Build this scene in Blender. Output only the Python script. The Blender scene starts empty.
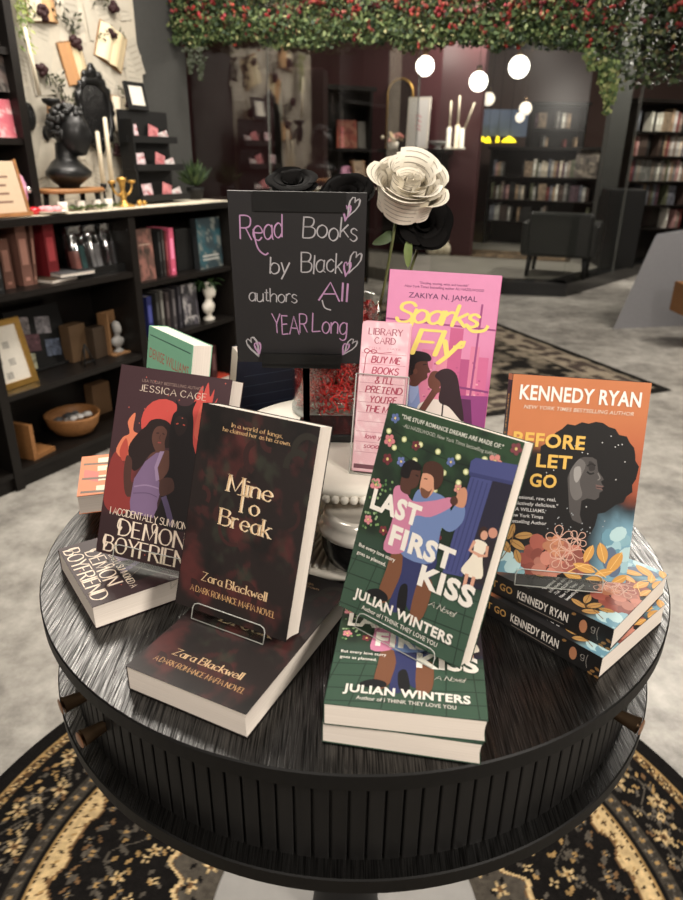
import bpy, bmesh, math, random
import numpy as np
from mathutils import Vector, Matrix
from mathutils.geometry import tessellate_polygon
PI = math.pi
rnd = random.Random(7)
scene = bpy.context.scene
COL = scene.collection

# ------------------------------------------------------------------ colour + materials
def lin(c):
    c = c / 255.0
    return c / 12.92 if c <= 0.04045 else ((c + 0.055) / 1.055) ** 2.4
def C(r, g, b):
    return (lin(r), lin(g), lin(b))

def new_mat(name):
    m = bpy.data.materials.new(name); m.use_nodes = True
    nt = m.node_tree
    return m, nt, nt.nodes['Principled BSDF']

def link(nt, a, b): nt.links.new(a, b)

def mat_print(name, rough=0.42, coat=0.0, grain=0.0, spec=0.4, bump=0.0, bscale=300):
    """printed / painted surface, colour from the mesh attribute"""
    m, nt, b = new_mat(name)
    at = nt.nodes.new('ShaderNodeAttribute'); at.attribute_name = 'Col'
    src = at.outputs['Color']
    if grain > 0:
        tc = nt.nodes.new('ShaderNodeTexCoord')
        no = nt.nodes.new('ShaderNodeTexNoise'); no.inputs['Scale'].default_value = 60; no.inputs['Detail'].default_value = 5
        link(nt, tc.outputs['Object'], no.inputs['Vector'])
        mr = nt.nodes.new('ShaderNodeMapRange'); mr.inputs[3].default_value = 1 - grain; mr.inputs[4].default_value = 1 + grain
        link(nt, no.outputs['Fac'], mr.inputs[0])
        mx = nt.nodes.new('ShaderNodeVectorMath'); mx.operation = 'SCALE'
        link(nt, src, mx.inputs[0]); link(nt, mr.outputs[0], mx.inputs['Scale'])
        src = mx.outputs[0]
        if bump > 0:
            bp = nt.nodes.new('ShaderNodeBump'); bp.inputs['Strength'].default_value = bump; bp.inputs['Distance'].default_value = 0.002
            n2 = nt.nodes.new('ShaderNodeTexNoise'); n2.inputs['Scale'].default_value = bscale
            link(nt, tc.outputs['Object'], n2.inputs['Vector']); link(nt, n2.outputs['Fac'], bp.inputs['Height'])
            link(nt, bp.outputs['Normal'], b.inputs['Normal'])
    link(nt, src, b.inputs['Base Color'])
    b.inputs['Roughness'].default_value = rough
    b.inputs['Specular IOR Level'].default_value = spec
    b.inputs['Coat Weight'].default_value = coat
    b.inputs['Coat Roughness'].default_value = 0.2
    return m

def mat_solid(name, col, rough=0.5, metal=0.0, spec=0.4, var=0.12, scale=40, bump=0.0, trans=0.0, coat=0.0, emit=None, emit_s=0.0, alpha=1.0, stretch=None):
    m, nt, b = new_mat(name)
    tc = nt.nodes.new('ShaderNodeTexCoord')
    no = nt.nodes.new('ShaderNodeTexNoise'); no.inputs['Scale'].default_value = scale; no.inputs['Detail'].default_value = 6
    vec = tc.outputs['Object']
    if stretch:
        mp = nt.nodes.new('ShaderNodeMapping'); mp.inputs['Scale'].default_value = stretch
        link(nt, vec, mp.inputs['Vector']); vec = mp.outputs['Vector']
    link(nt, vec, no.inputs['Vector'])
    cr = nt.nodes.new('ShaderNodeValToRGB')
    cr.color_ramp.elements[0].position = 0.25; cr.color_ramp.elements[1].position = 0.75
    cr.color_ramp.elements[0].color = (*[x * (1 - var) for x in col], 1)
    cr.color_ramp.elements[1].color = (*[min(1, x * (1 + var)) for x in col], 1)
    link(nt, no.outputs['Fac'], cr.inputs['Fac']); link(nt, cr.outputs['Color'], b.inputs['Base Color'])
    if bump > 0:
        bp = nt.nodes.new('ShaderNodeBump'); bp.inputs['Strength'].default_value = bump; bp.inputs['Distance'].default_value = 0.003
        link(nt, no.outputs['Fac'], bp.inputs['Height']); link(nt, bp.outputs['Normal'], b.inputs['Normal'])
    b.inputs['Roughness'].default_value = rough; b.inputs['Metallic'].default_value = metal
    b.inputs['Specular IOR Level'].default_value = spec; b.inputs['Transmission Weight'].default_value = trans
    b.inputs['Coat Weight'].default_value = coat; b.inputs['Alpha'].default_value = alpha
    if emit:
        b.inputs['Emission Color'].default_value = (*emit, 1); b.inputs['Emission Strength'].default_value = emit_s
    return m

def mat_glass(name, tint=(0.95, 0.97, 0.96), refl=0.08, rough=0.02, graze=0.75):
    """thin clear sheet: mostly transparent with a fresnel mirror"""
    m = bpy.data.materials.new(name); m.use_nodes = True
    nt = m.node_tree; nt.nodes.clear()
    out = nt.nodes.new('ShaderNodeOutputMaterial'); mix = nt.nodes.new('ShaderNodeMixShader')
    tr = nt.nodes.new('ShaderNodeBsdfTransparent'); tr.inputs['Color'].default_value = (*tint, 1)
    gl = nt.nodes.new('ShaderNodeBsdfGlossy'); gl.inputs['Roughness'].default_value = rough
    lw = nt.nodes.new('ShaderNodeLayerWeight'); lw.inputs['Blend'].default_value = 0.5
    pw = nt.nodes.new('ShaderNodeMath'); pw.operation = 'POWER'; pw.inputs[1].default_value = 4.0; link(nt, lw.outputs['Facing'], pw.inputs[0])
    mr = nt.nodes.new('ShaderNodeMapRange'); mr.inputs[3].default_value = refl; mr.inputs[4].default_value = graze
    link(nt, pw.outputs[0], mr.inputs[0]); link(nt, mr.outputs[0], mix.inputs[0])
    link(nt, tr.outputs[0], mix.inputs[1]); link(nt, gl.outputs[0], mix.inputs[2]); link(nt, mix.outputs[0], out.inputs[0])
    return m

M = {}
M['cover'] = mat_print('cover_print', 0.48, 0.0, 0.05, 0.32)
M['matte'] = mat_print('matte_print', 0.6, 0.0, 0.08)
M['fabric'] = mat_print('woven_wool', 0.95, 0.0, 0.35, 0.1, 0.9, 420)

# page block: cream paper with fine sheet lines
m, nt, b = new_mat('page_edges')
tc = nt.nodes.new('ShaderNodeTexCoord'); mp = nt.nodes.new('ShaderNodeMapping'); mp.inputs['Scale'].default_value = (6, 6, 2200)
no = nt.nodes.new('ShaderNodeTexNoise'); no.inputs['Scale'].default_value = 1.0; no.inputs['Detail'].default_value = 3
cr = nt.nodes.new('ShaderNodeValToRGB')
cr.color_ramp.elements[0].position = .3; cr.color_ramp.elements[1].position = .7
cr.color_ramp.elements[0].color = (*C(212, 202, 191), 1); cr.color_ramp.elements[1].color = (*C(229, 220, 210), 1)
link(nt, tc.outputs['Object'], mp.inputs['Vector']); link(nt, mp.outputs['Vector'], no.inputs['Vector'])
link(nt, no.outputs['Fac'], cr.inputs['Fac']); link(nt, cr.outputs['Color'], b.inputs['Base Color'])
b.inputs['Roughness'].default_value = 0.85; b.inputs['Specular IOR Level'].default_value = 0.15
M['pages'] = m

# black stained oak with a long grain
def mat_oak(name, strength=0.55, base=(0.0045, 0.0042, 0.004), hi=(0.030, 0.027, 0.024), axis=1, r0=0.34, r1=0.55):
    m, nt, b = new_mat(name)
    tc = nt.nodes.new('ShaderNodeTexCoord'); mp = nt.nodes.new('ShaderNodeMapping')
    s = [900, 900, 1]; s[axis] = 26.0
    mp.inputs['Scale'].default_value = s
    no = nt.nodes.new('ShaderNodeTexNoise'); no.inputs['Scale'].default_value = 1.0; no.inputs['Detail'].default_value = 1.5; no.inputs['Roughness'].default_value = 0.5
    link(nt, tc.outputs['Object'], mp.inputs['Vector']); link(nt, mp.outputs['Vector'], no.inputs['Vector'])
    mp2 = nt.nodes.new('ShaderNodeMapping'); s2 = [320, 320, 1]; s2[axis] = 9.0; mp2.inputs['Scale'].default_value = s2
    n2 = nt.nodes.new('ShaderNodeTexNoise'); n2.inputs['Scale'].default_value = 1.0; n2.inputs['Detail'].default_value = 1.0
    link(nt, tc.outputs['Object'], mp2.inputs['Vector']); link(nt, mp2.outputs['Vector'], n2.inputs['Vector'])
    mx = nt.nodes.new('ShaderNodeMix'); mx.data_type = 'FLOAT'; mx.inputs[0].default_value = .3
    link(nt, no.outputs['Fac'], mx.inputs[2]); link(nt, n2.outputs['Fac'], mx.inputs[3])
    cr = nt.nodes.new('ShaderNodeValToRGB')
    cr.color_ramp.elements[0].position = .40; cr.color_ramp.elements[1].position = .60
    cr.color_ramp.elements[0].color = (*base, 1); cr.color_ramp.elements[1].color = (*hi, 1)
    link(nt, mx.outputs[0], cr.inputs['Fac']); link(nt, cr.outputs['Color'], b.inputs['Base Color'])
    for sock, lo, hi_ in (('Roughness', r1, r0), ('Specular IOR Level', .12, .95)):
        mr = nt.nodes.new('ShaderNodeMapRange'); mr.inputs[1].default_value = .38; mr.inputs[2].default_value = .60
        mr.inputs[3].default_value = lo; mr.inputs[4].default_value = hi_
        link(nt, mx.outputs[0], mr.inputs[0]); link(nt, mr.outputs[0], b.inputs[sock])
    bp = nt.nodes.new('ShaderNodeBump'); bp.inputs['Strength'].default_value = strength; bp.inputs['Distance'].default_value = 0.0008
    link(nt, mx.outputs[0], bp.inputs['Height']); link(nt, bp.outputs['Normal'], b.inputs['Normal'])
    return m
M['oak'] = mat_oak('black_oak', 0.5, (.0015, .0014, .0013), (.0034, .0031, .0028), 1, .27, .42)
M['rim_black'] = mat_solid('satin_black_edge', (.0045, .0043, .0041), .5, spec=.16, var=.15)
M['black_wood'] = mat_solid('black_painted_wood', (0.0085, 0.0068, 0.0058), 0.42, spec=.28, var=0.3, scale=30, stretch=(1, 1, 8))
M['slat'] = mat_solid('black_slat_wood', (0.0075, 0.0071, 0.0068), 0.5, spec=.18, var=0.3, scale=60, stretch=(1, 1, .08))
M['black'] = mat_solid('matte_black', (0.007, 0.007, 0.007), 0.55, spec=.3)
M['black_gloss'] = mat_solid('glossy_black', (0.010, 0.010, 0.010), 0.22)
M['white'] = mat_solid('white_paint', C(222, 216, 204), 0.45, var=0.04)
M['cream'] = mat_solid('cream_paper', C(228, 216, 192), 0.8, var=0.06)
M['grey'] = mat_solid('grey_paint', C(150, 148, 145), 0.6, var=0.05)
M['gold'] = mat_solid('gold_metal', C(190, 150, 80), 0.35, metal=0.85)
M['copper'] = mat_solid('aged_copper', C(150, 108, 80), 0.4, metal=0.7)
M['bronze'] = mat_solid('dark_bronze', C(104, 84, 64), 0.3, metal=0.8)
M['wood'] = mat_solid('tan_wood', C(150, 104, 62), 0.55, var=0.3, scale=12, stretch=(2, 14, 14))
M['kraft'] = mat_solid('kraft_board', C(140, 104, 70), 0.7, var=0.12)
M['acrylic'] = mat_glass('clear_acrylic', (0.97, 0.98, 0.97), 0.015, 0.03, 0.35)
M['acrylic_edge'] = mat_solid('polished_acrylic_edge', C(205, 205, 200), 0.15, var=0.1, spec=0.8, alpha=0.6)
M['glass'] = mat_glass('window_glass', (0.93, 0.94, 0.93), 0.014, 0.2, 0.15)
M['leaf'] = mat_print('leaf_surface', 0.6, 0.0, 0.3, 0.3)
M['chrome'] = mat_solid('chrome', C(190, 190, 190), 0.15, metal=1.0, var=0.03)

# ------------------------------------------------------------------ mesh builder
class MB:
    def __init__(s):
        s.v = []; s.f = []; s.c = []; s.m = []; s.sm = []
    def add(s, verts, faces, col=(0.5, 0.5, 0.5), mi=0, smooth=False, vcols=None):
        o = len(s.v); s.v += [tuple(map(float, p)) for p in verts]
        for f in faces:
            s.f.append(tuple(i + o for i in f)); s.m.append(mi); s.sm.append(smooth)
            s.c.append([vcols[i] for i in f] if vcols is not None else [col] * len(f))
        return s
    def box(s, x0, x1, y0, y1, z0, z1, col=(.5, .5, .5), mi=0, mat=None, bevel=0.0):
        if bevel > 0:
            bm = bmesh.new()
            bmesh.ops.create_cube(bm, size=1)
            for v in bm.verts:
                v.co = Vector(((x0 + x1) / 2 + v.co.x * (x1 - x0), (y0 + y1) / 2 + v.co.y * (y1 - y0), (z0 + z1) / 2 + v.co.z * (z1 - z0)))
            bmesh.ops.bevel(bm, geom=bm.edges[:], offset=bevel, segments=2, profile=.5, affect='EDGES')
            bm.verts.index_update()
            P = [v.co.copy() for v in bm.verts]; F = [[v.index for v in f.verts] for f in bm.faces]; bm.free()
        else:
            P = [Vector(p) for p in [(x0, y0, z0), (x1, y0, z0), (x1, y1, z0), (x0, y1, z0), (x0, y0, z1), (x1, y0, z1), (x1, y1, z1), (x0, y1, z1)]]
            F = [(0, 3, 2, 1), (4, 5, 6, 7), (0, 1, 5, 4), (1, 2, 6, 5), (2, 3, 7, 6), (3, 0, 4, 7)]
        if mat is not None: P = [mat @ p for p in P]
        return s.add(P, F, col, mi)
    def lathe(s, prof, n=32, col=(.5, .5, .5), mi=0, mat=None, smooth=True, wob=None, cols=None):
        """profile [(r,z)] around z"""
        P = []; vc = [] if cols else None
        for k in range(n):
            a = 2 * PI * k / n
            for j, (r, z) in enumerate(prof):
                rr = r * (wob(a, j) if wob else 1)
                P.append(Vector((rr * math.cos(a), rr * math.sin(a), z)))
                if cols: vc.append(cols[j])
        L = len(prof); F = []
        for k in range(n):
            k2 = (k + 1) % n
            for j in range(L - 1):
                F.append((k * L + j, k2 * L + j, k2 * L + j + 1, k * L + j + 1))
        if mat is not None: P = [mat @ p for p in P]
        return s.add(P, F, col, mi, smooth, vc)
    def tube(s, pts, rad, n=8, col=(.5, .5, .5), mi=0, caps=True, smooth=True):
        pts = [Vector(p) for p in pts]; L = len(pts)
        rads = rad if isinstance(rad, (list, tuple)) else [rad] * L
        P = []; up = None
        for i, p in enumerate(pts):
            d = (pts[min(i + 1, L - 1)] - pts[max(i - 1, 0)]).normalized()
            if up is None:
                up = Vector((0, 0, 1)) if abs(d.z) < .9 else Vector((1, 0, 0))
            a = d.cross(up)
            if a.length < 1e-6: a = d.cross(Vector((0, 1, 0)))
            a.normalize(); bb = a.cross(d).normalized(); up = bb
            for k in range(n):
                t = 2 * PI * k / n
                P.append(p + (a * math.cos(t) + bb * math.sin(t)) * rads[i])
        F = []
        for i in range(L - 1):
            for k in range(n):
                k2 = (k + 1) % n
                F.append((i * n + k, i * n + k2, (i + 1) * n + k2, (i + 1) * n + k))
        if caps:
            F.append(tuple(range(n))[::-1]); F.append(tuple((L - 1) * n + k for k in range(n)))
        return s.add(P, F, col, mi, smooth)
    def prism(s, poly, z0, z1, col=(.5, .5, .5), mi=0, mat=None):
        """extruded 2-D outline (may be concave)"""
        n = len(poly)
        P = [Vector((x, y, z0)) for x, y in poly] + [Vector((x, y, z1)) for x, y in poly]
        T = tessellate_polygon([[Vector((x, y, 0)) for x, y in poly]])
        F = [tuple(t) for t in T] + [tuple(i + n for i in t) for t in T]
        F += [(i, (i + 1) % n, (i + 1) % n + n, i + n) for i in range(n)]
        if mat is not None: P = [mat @ p for p in P]
        return s.add(P, F, col, mi)
    def ball(s, c, r, col=(.5, .5, .5), mi=0, n=12, sc=(1, 1, 1), mat=None, fn=None):
        P = []; F = []; m2 = n // 2
        for i in range(m2 + 1):
            t = PI * i / m2
            for k in range(n):
                a = 2 * PI * k / n
                d = Vector((math.sin(t) * math.cos(a), math.sin(t) * math.sin(a), math.cos(t)))
                q = fn(d) if fn else 1
                p = Vector((d.x * sc[0], d.y * sc[1], d.z * sc[2])) * r * q
                if mat is not None: p = mat @ p
                P.append(p + Vector(c))
        for i in range(m2):
            for k in range(n):
                k2 = (k + 1) % n
                F.append((i * n + k, (i + 1) * n + k, (i + 1) * n + k2, i * n + k2))
        return s.add(P, F, col, mi, True)
    def build(s, name, mats, parent=None, fix=True):
        me = bpy.data.meshes.new(name)
        me.from_pydata(s.v, [], s.f)
        at = me.color_attributes.new('Col', 'FLOAT_COLOR', 'CORNER')
        flat = np.ones((sum(len(f) for f in s.f), 4), dtype=np.float32)
        if len(flat):
            flat[:, :3] = np.array([c[:3] for fc in s.c for c in fc], dtype=np.float32)
        at.data.foreach_set('color', flat.ravel())
        if not isinstance(mats, (list, tuple)): mats = [mats]
        for mt in mats: me.materials.append(mt)
        me.polygons.foreach_set('material_index', s.m)
        me.polygons.foreach_set('use_smooth', s.sm)
        me.update()
        if fix:
            bm = bmesh.new(); bm.from_mesh(me)
            bmesh.ops.recalc_face_normals(bm, faces=bm.faces[:]); bm.to_mesh(me); bm.free()
        o = bpy.data.objects.new(name, me); COL.objects.link(o)
        if parent is not None: o.parent = parent
        return o

def empty(name, loc=(0, 0, 0), rz=0.0, mat=None):
    o = bpy.data.objects.new(name, None); COL.objects.link(o); o.empty_display_size = .05
    if mat is not None: o.matrix_world = mat
    else:
        o.location = loc; o.rotation_euler = (0, 0, rz)
    return o
def tag(o, label, cat, group=None, kind=None):
    o['label'] = label; o['category'] = cat
    if group: o['group'] = group
    if kind: o['kind'] = kind
    return o
def struct(o, label=None):
    o['kind'] = 'structure'
    if label: o['label'] = label
    return o
def dup(root, label, mat=None, loc=None, rz=None, group=None):
    r = root.copy(); COL.objects.link(r)
    if mat is not None: r.matrix_world = mat
    if loc is not None: r.location = loc
    if rz is not None: r.rotation_euler = (0, 0, rz)
    r['label'] = label
    if group: r['group'] = group
    for ch in list(root.children):
        c = ch.copy(); COL.objects.link(c); c.parent = r
        for g in list(ch.children):
            d = g.copy(); COL.objects.link(d); d.parent = c
    return r

def catmull(pts, sub=5, closed=False):
    if len(pts) < 3: return list(pts)
    out = []; n = len(pts)
    g = (lambda i: pts[i % n]) if closed else (lambda i: pts[max(0, min(n - 1, i))])
    for i in range(n if closed else n - 1):
        p0, p1, p2, p3 = g(i - 1), g(i), g(i + 1), g(i + 2)
        for k in range(sub):
            t = k / sub; t2 = t * t; t3 = t2 * t
            out.append(tuple(.5 * (2 * p1[d] + (p2[d] - p0[d]) * t + (2 * p0[d] - 5 * p1[d] + 4 * p2[d] - p3[d]) * t2 + (3 * p1[d] - p0[d] - 3 * p2[d] + p3[d]) * t3) for d in range(len(p1))))
    if not closed: out.append(tuple(pts[-1]))
    return out

# value noise on numpy arrays
def vnoise(x, y, seed=0):
    xi = np.floor(x).astype(int); yi = np.floor(y).astype(int); fx = x - xi; fy = y - yi
    fx = fx * fx * (3 - 2 * fx); fy = fy * fy * (3 - 2 * fy)
    def h(i, j):
        n = (i * 374761393 + j * 668265263 + seed * 1442695041) & 0x7fffffff
        n = ((n ^ (n >> 13)) * 1274126177) & 0x7fffffff
        return ((n ^ (n >> 16)) & 0xffff) / 65535.0
    return (h(xi, yi) * (1 - fx) + h(xi + 1, yi) * fx) * (1 - fy) + (h(xi, yi + 1) * (1 - fx) + h(xi + 1, yi + 1) * fx) * fy
def fbm(x, y, seed=0, o=4):
    r = 0; a = .5; t = 0
    for k in range(o):
        r = r + a * vnoise(x * 2 ** k, y * 2 ** k, seed + k); t += a; a *= .5
    return r / t
def sstep(a, b, x):
    t = np.clip((x - a) / (b - a), 0, 1); return t * t * (3 - 2 * t)
def mixc(A, B, t):
    return A * (1 - t[..., None]) + np.array(B) * t[..., None]

# ------------------------------------------------------------------ stroke lettering
GL = {
'A': (.76, "0,0 .38,1 .76,0;.14,.35 .62,.35"), 'B': (.62, "0,0 0,1;~0,1 .3,1 .5,.93 .54,.77 .46,.6 .3,.54 0,.54;~0,.54 .36,.54 .58,.45 .62,.27 .54,.08 .34,0 0,0"),
'C': (.68, "~.68,.8 .56,.95 .38,1 .16,.9 .02,.65 0,.5 .02,.35 .16,.1 .38,0 .56,.05 .68,.2"), 'D': (.7, "0,0 0,1;~0,1 .3,1 .55,.88 .7,.62 .7,.38 .55,.12 .3,0 0,0"),
'E': (.54, "0,0 0,1;0,1 .52,1;0,.53 .44,.53;0,0 .54,0"), 'F': (.52, "0,0 0,1;0,1 .52,1;0,.52 .42,.52"),
'G': (.7, "~.68,.82 .56,.95 .38,1 .16,.9 .02,.65 0,.5 .02,.35 .16,.1 .38,0 .58,.06 .7,.2;.7,.2 .7,.45 .44,.45"), 'H': (.66, "0,0 0,1;.66,0 .66,1;0,.53 .66,.53"),
'I': (.08, ".04,0 .04,1"), 'J': (.34, "~.34,1 .34,.25 .28,.06 .14,0 0,.1"), 'K': (.64, "0,0 0,1;.6,1 0,.42;.2,.6 .64,0"), 'L': (.5, "0,1 0,0;0,0 .5,0"),
'M': (.84, "0,0 .05,1;.05,1 .42,.08 .79,1;.79,1 .84,0"), 'N': (.66, "0,0 0,1;0,1 .66,0;.66,0 .66,1"),
'O': (.76, "~.38,1 .14,.9 0,.5 .14,.1 .38,0 .62,.1 .76,.5 .62,.9 .38,1"), 'P': (.58, "0,0 0,1;~0,1 .32,1 .54,.92 .58,.74 .52,.56 .32,.48 0,.48"),
'Q': (.76, "~.38,1 .14,.9 0,.5 .14,.1 .38,0 .62,.1 .76,.5 .62,.9 .38,1;.45,.25 .75,-.08"), 'R': (.62, "0,0 0,1;~0,1 .32,1 .54,.92 .58,.74 .52,.56 .32,.48 0,.48;.3,.48 .62,0"),
'S': (.56, "~.54,.85 .42,.97 .26,1 .08,.92 .03,.76 .1,.62 .28,.53 .48,.43 .56,.26 .48,.08 .28,0 .1,.04 0,.18"), 'T': (.66, ".33,0 .33,1;0,1 .66,1"),
'U': (.64, "~0,1 0,.3 .08,.08 .32,0 .56,.08 .64,.3 .64,1"), 'V': (.72, "0,1 .36,0;.36,0 .72,1"), 'W': (1.0, "0,1 .26,0 .5,.85 .74,0 1,1"), 'X': (.64, "0,0 .64,1;0,1 .64,0"),
'Y': (.66, "0,1 .33,.48;.66,1 .33,.48;.33,.48 .33,0"), 'Z': (.62, "0,1 .6,1;.6,1 0,0;0,0 .62,0"),
'a': (.5, "~.46,.5 .36,.6 .22,.62 .06,.5 0,.3 .06,.1 .2,0 .36,.06 .46,.2;.46,.62 .46,.06 .52,0"), 'b': (.5, "0,0 0,1;~0,.4 .12,.58 .26,.62 .44,.52 .5,.3 .44,.1 .26,0 .12,.04 0,.2"),
'c': (.46, "~.44,.5 .34,.6 .24,.62 .06,.5 0,.31 .06,.1 .24,0 .36,.03 .46,.14"), 'd': (.5, "~.46,.45 .34,.6 .22,.62 .06,.5 0,.3 .06,.1 .22,0 .36,.06 .46,.2;.46,1 .46,0"),
'e': (.48, "~0,.33 .46,.33 .42,.52 .26,.62 .08,.52 0,.3 .06,.1 .24,0 .36,.03 .46,.14"), 'f': (.36, "~.36,.95 .26,1 .16,.92 .14,.75 .14,0;0,.6 .32,.6"),
'g': (.5, "~.46,.5 .36,.6 .22,.62 .06,.5 0,.3 .06,.1 .2,0 .36,.06 .46,.2;~.46,.62 .46,-.1 .38,-.28 .2,-.32 .04,-.22"), 'h': (.46, "0,0 0,1;~0,.4 .14,.58 .28,.62 .42,.52 .44,.35 .44,0"),
'i': (.06, ".02,0 .02,.62;.02,.82 .03,.88"), 'j': (.2, "~.14,.62 .14,-.15 .08,-.3 -.06,-.3;.14,.82 .15,.88"), 'k': (.44, "0,0 0,1;.4,.62 0,.24;.14,.36 .44,0"), 'l': (.06, ".02,0 .02,1"),
'm': (.74, "0,0 0,.62;~0,.4 .12,.58 .24,.62 .34,.52 .36,.35 .36,0;~.36,.4 .48,.58 .6,.62 .7,.52 .72,.35 .72,0"), 'n': (.46, "0,0 0,.62;~0,.4 .14,.58 .28,.62 .42,.52 .44,.35 .44,0"),
'o': (.5, "~.25,.62 .07,.52 0,.31 .07,.1 .25,0 .43,.1 .5,.31 .43,.52 .25,.62"), 'p': (.5, "0,.62 0,-.32;~0,.4 .12,.58 .26,.62 .44,.52 .5,.3 .44,.1 .26,0 .12,.04 0,.2"),
'r': (.34, "0,0 0,.62;~0,.4 .12,.56 .24,.62 .34,.58"), 's': (.4, "~.36,.52 .26,.6 .16,.62 .04,.54 .06,.4 .2,.32 .34,.24 .38,.12 .28,.02 .16,0 0,.1"),
't': (.34, "~.14,.85 .14,.15 .2,.02 .34,.06;0,.62 .3,.62"), 'u': (.46, "~0,.62 0,.2 .06,.04 .2,0 .34,.06 .44,.22;.44,.62 .44,0"), 'v': (.44, "0,.62 .22,0;.22,0 .44,.62"),
'w': (.66, "0,.62 .16,0;.16,0 .33,.5;.33,.5 .5,0;.5,0 .66,.62"), 'x': (.42, "0,0 .42,.62;0,.62 .42,0"), 'y': (.44, "0,.62 .22,0;.44,.62 .22,0 .06,-.32"), 'z': (.42, "0,.62 .4,.62;.4,.62 0,0;0,0 .42,0"),
',': (.1, ".05,.05 0,-.14"), '.': (.08, ".03,0 .04,.06"), "'": (.08, ".04,1 .02,.8"), '"': (.2, ".04,1 .02,.8;.16,1 .14,.8"), '-': (.34, "0,.4 .34,.4"),
'&': (.7, "~.7,.0 .3,.55 .14,.8 .28,1 .42,.85 .3,.62 .04,.3 .1,.06 .32,0 .54,.12 .64,.4"), '?': (.44, "~0,.8 .1,.97 .3,.98 .42,.8 .34,.6 .2,.48 .2,.28;.2,.02 .2,.06"),
}
def stroke_text(txt, thick=.1, thin=.1, gap=.16, space=.34, serif=0.0, slant=0.0, jit=0.0, caps_scale=None, seed=1, rnd_join=False):
    """-> (list of polygons in cap-height units, width)"""
    r = random.Random(seed); x = 0; out = []
    for ch in txt:
        if ch == ' ': x += space; continue
        sc = 1.0
        g = ch
        if caps_scale and ch.islower(): g = ch.upper(); sc = caps_scale
        if g not in GL: x += space; continue
        adv, spec = GL[g]
        jy = (r.random() - .5) * jit; js = 1 + (r.random() - .5) * jit
        for st in spec.split(';'):
            sm = st[0] == '~'
            pts = [tuple(float(q) for q in p.split(',')) for p in st.lstrip('~').split()]
            raw = pts
            if sm: pts = catmull(pts, 4)
            if jit and not sm: pts = [pts[0]] + [(p[0] + (r.random() - .5) * jit * .4, p[1] + (r.random() - .5) * jit * .4) for p in pts[1:]]
            q = [((px * sc * js + x) + slant * (py * sc + jy), py * sc + jy) for px, py in pts]
            n = len(q); L = []; R = []
            for i in range(n):
                a = q[max(0, i - 1)]; b = q[min(n - 1, i + 1)]
                dx, dy = b[0] - a[0], b[1] - a[1]; l = math.hypot(dx, dy) or 1e-6
                w = .5 * (thin + (thick - thin) * (abs(dy) / l) ** 1.5)
                nx, ny = -dy / l, dx / l
                # light diagonals (upstrokes) stay thin
                if thick > thin * 1.5 and dx * dy > 0 and abs(dx) > .25 * abs(dy): w = .5 * (thin + .25 * (thick - thin))
                L.append((q[i][0] + nx * w, q[i][1] + ny * w)); R.append((q[i][0] - nx * w, q[i][1] - ny * w))
            for i in range(n - 1): out.append([L[i], L[i + 1], R[i + 1], R[i]])
            if rnd_join:
                for i in range(n):
                    wr = .5 * math.hypot(L[i][0] - R[i][0], L[i][1] - R[i][1])
                    out.append([(q[i][0] + wr * math.cos(k * PI / 4), q[i][1] + wr * math.sin(k * PI / 4)) for k in range(8)])
            if serif > 0:
                for k, nb in ((0, 1), (-1, -2)):
                    p = q[k]; o = q[nb]; dx, dy = p[0] - o[0], p[1] - o[1]
                    if abs(dy) > .5 * abs(dx) and (abs(raw[k][1]) < .03 or raw[k][1] > .97 or abs(raw[k][1] - .62) < .03 or raw[k][1] < -.3) and not (sm and k == 0 and abs(dy) < abs(dx)):
                        sw = serif; h = thin * .55
                        if sm: continue
                        out.append([(p[0] - sw, p[1] - h), (p[0] + sw, p[1] - h), (p[0] + sw, p[1] + h), (p[0] - sw, p[1] + h)])
        x += adv * sc * js + gap
    return out, x - gap

_font_cache = {}
def sans_text(txt, bold=0.0):
    key = (txt, bold)
    if key in _font_cache: return _font_cache[key]
    cu = bpy.data.curves.new('t', 'FONT'); cu.body = txt; cu.size = 1.0; cu.offset = bold * .8; cu.space_character = 1 + bold * 1.6; cu.resolution_u = 3
    ob = bpy.data.objects.new('t', cu); COL.objects.link(ob)
    dg = bpy.context.evaluated_depsgraph_get(); dg.update()
    me = bpy.data.meshes.new_from_object(ob.evaluated_get(dg))
    V = [(v.co.x, v.co.y) for v in me.vertices]; F = [tuple(p.vertices) for p in me.polygons]
    bpy.data.objects.remove(ob); bpy.data.curves.remove(cu); bpy.data.meshes.remove(me)
    xs = [v[0] for v in V]; x0, x1 = min(xs), max(xs)
    cap = .729
    polys = [[((V[i][0] - x0) / cap, V[i][1] / cap) for i in f] for f in F]
    _font_cache[key] = (polys, (x1 - x0) / cap)
    return _font_cache[key]

def clip_poly(p, x0, x1, y0, y1):
    for ax, lim, sg in ((0, x0, 1), (0, x1, -1), (1, y0, 1), (1, y1, -1)):
        if not p: return p
        out = []; n = len(p)
        for i in range(n):
            a = p[i]; b = p[(i + 1) % n]
            ia = (a[ax] - lim) * sg >= 0; ib = (b[ax] - lim) * sg >= 0
            if ia: out.append(a)
            if ia != ib:
                t = (lim - a[ax]) / (b[ax] - a[ax])
                out.append((a[0] + (b[0] - a[0]) * t, a[1] + (b[1] - a[1]) * t))
        p = out
    return p

def ink(c):
    g = (c[0] + c[1] + c[2]) / 3
    return tuple((x * .86 + g * .14) * .97 + .006 for x in c)

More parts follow.
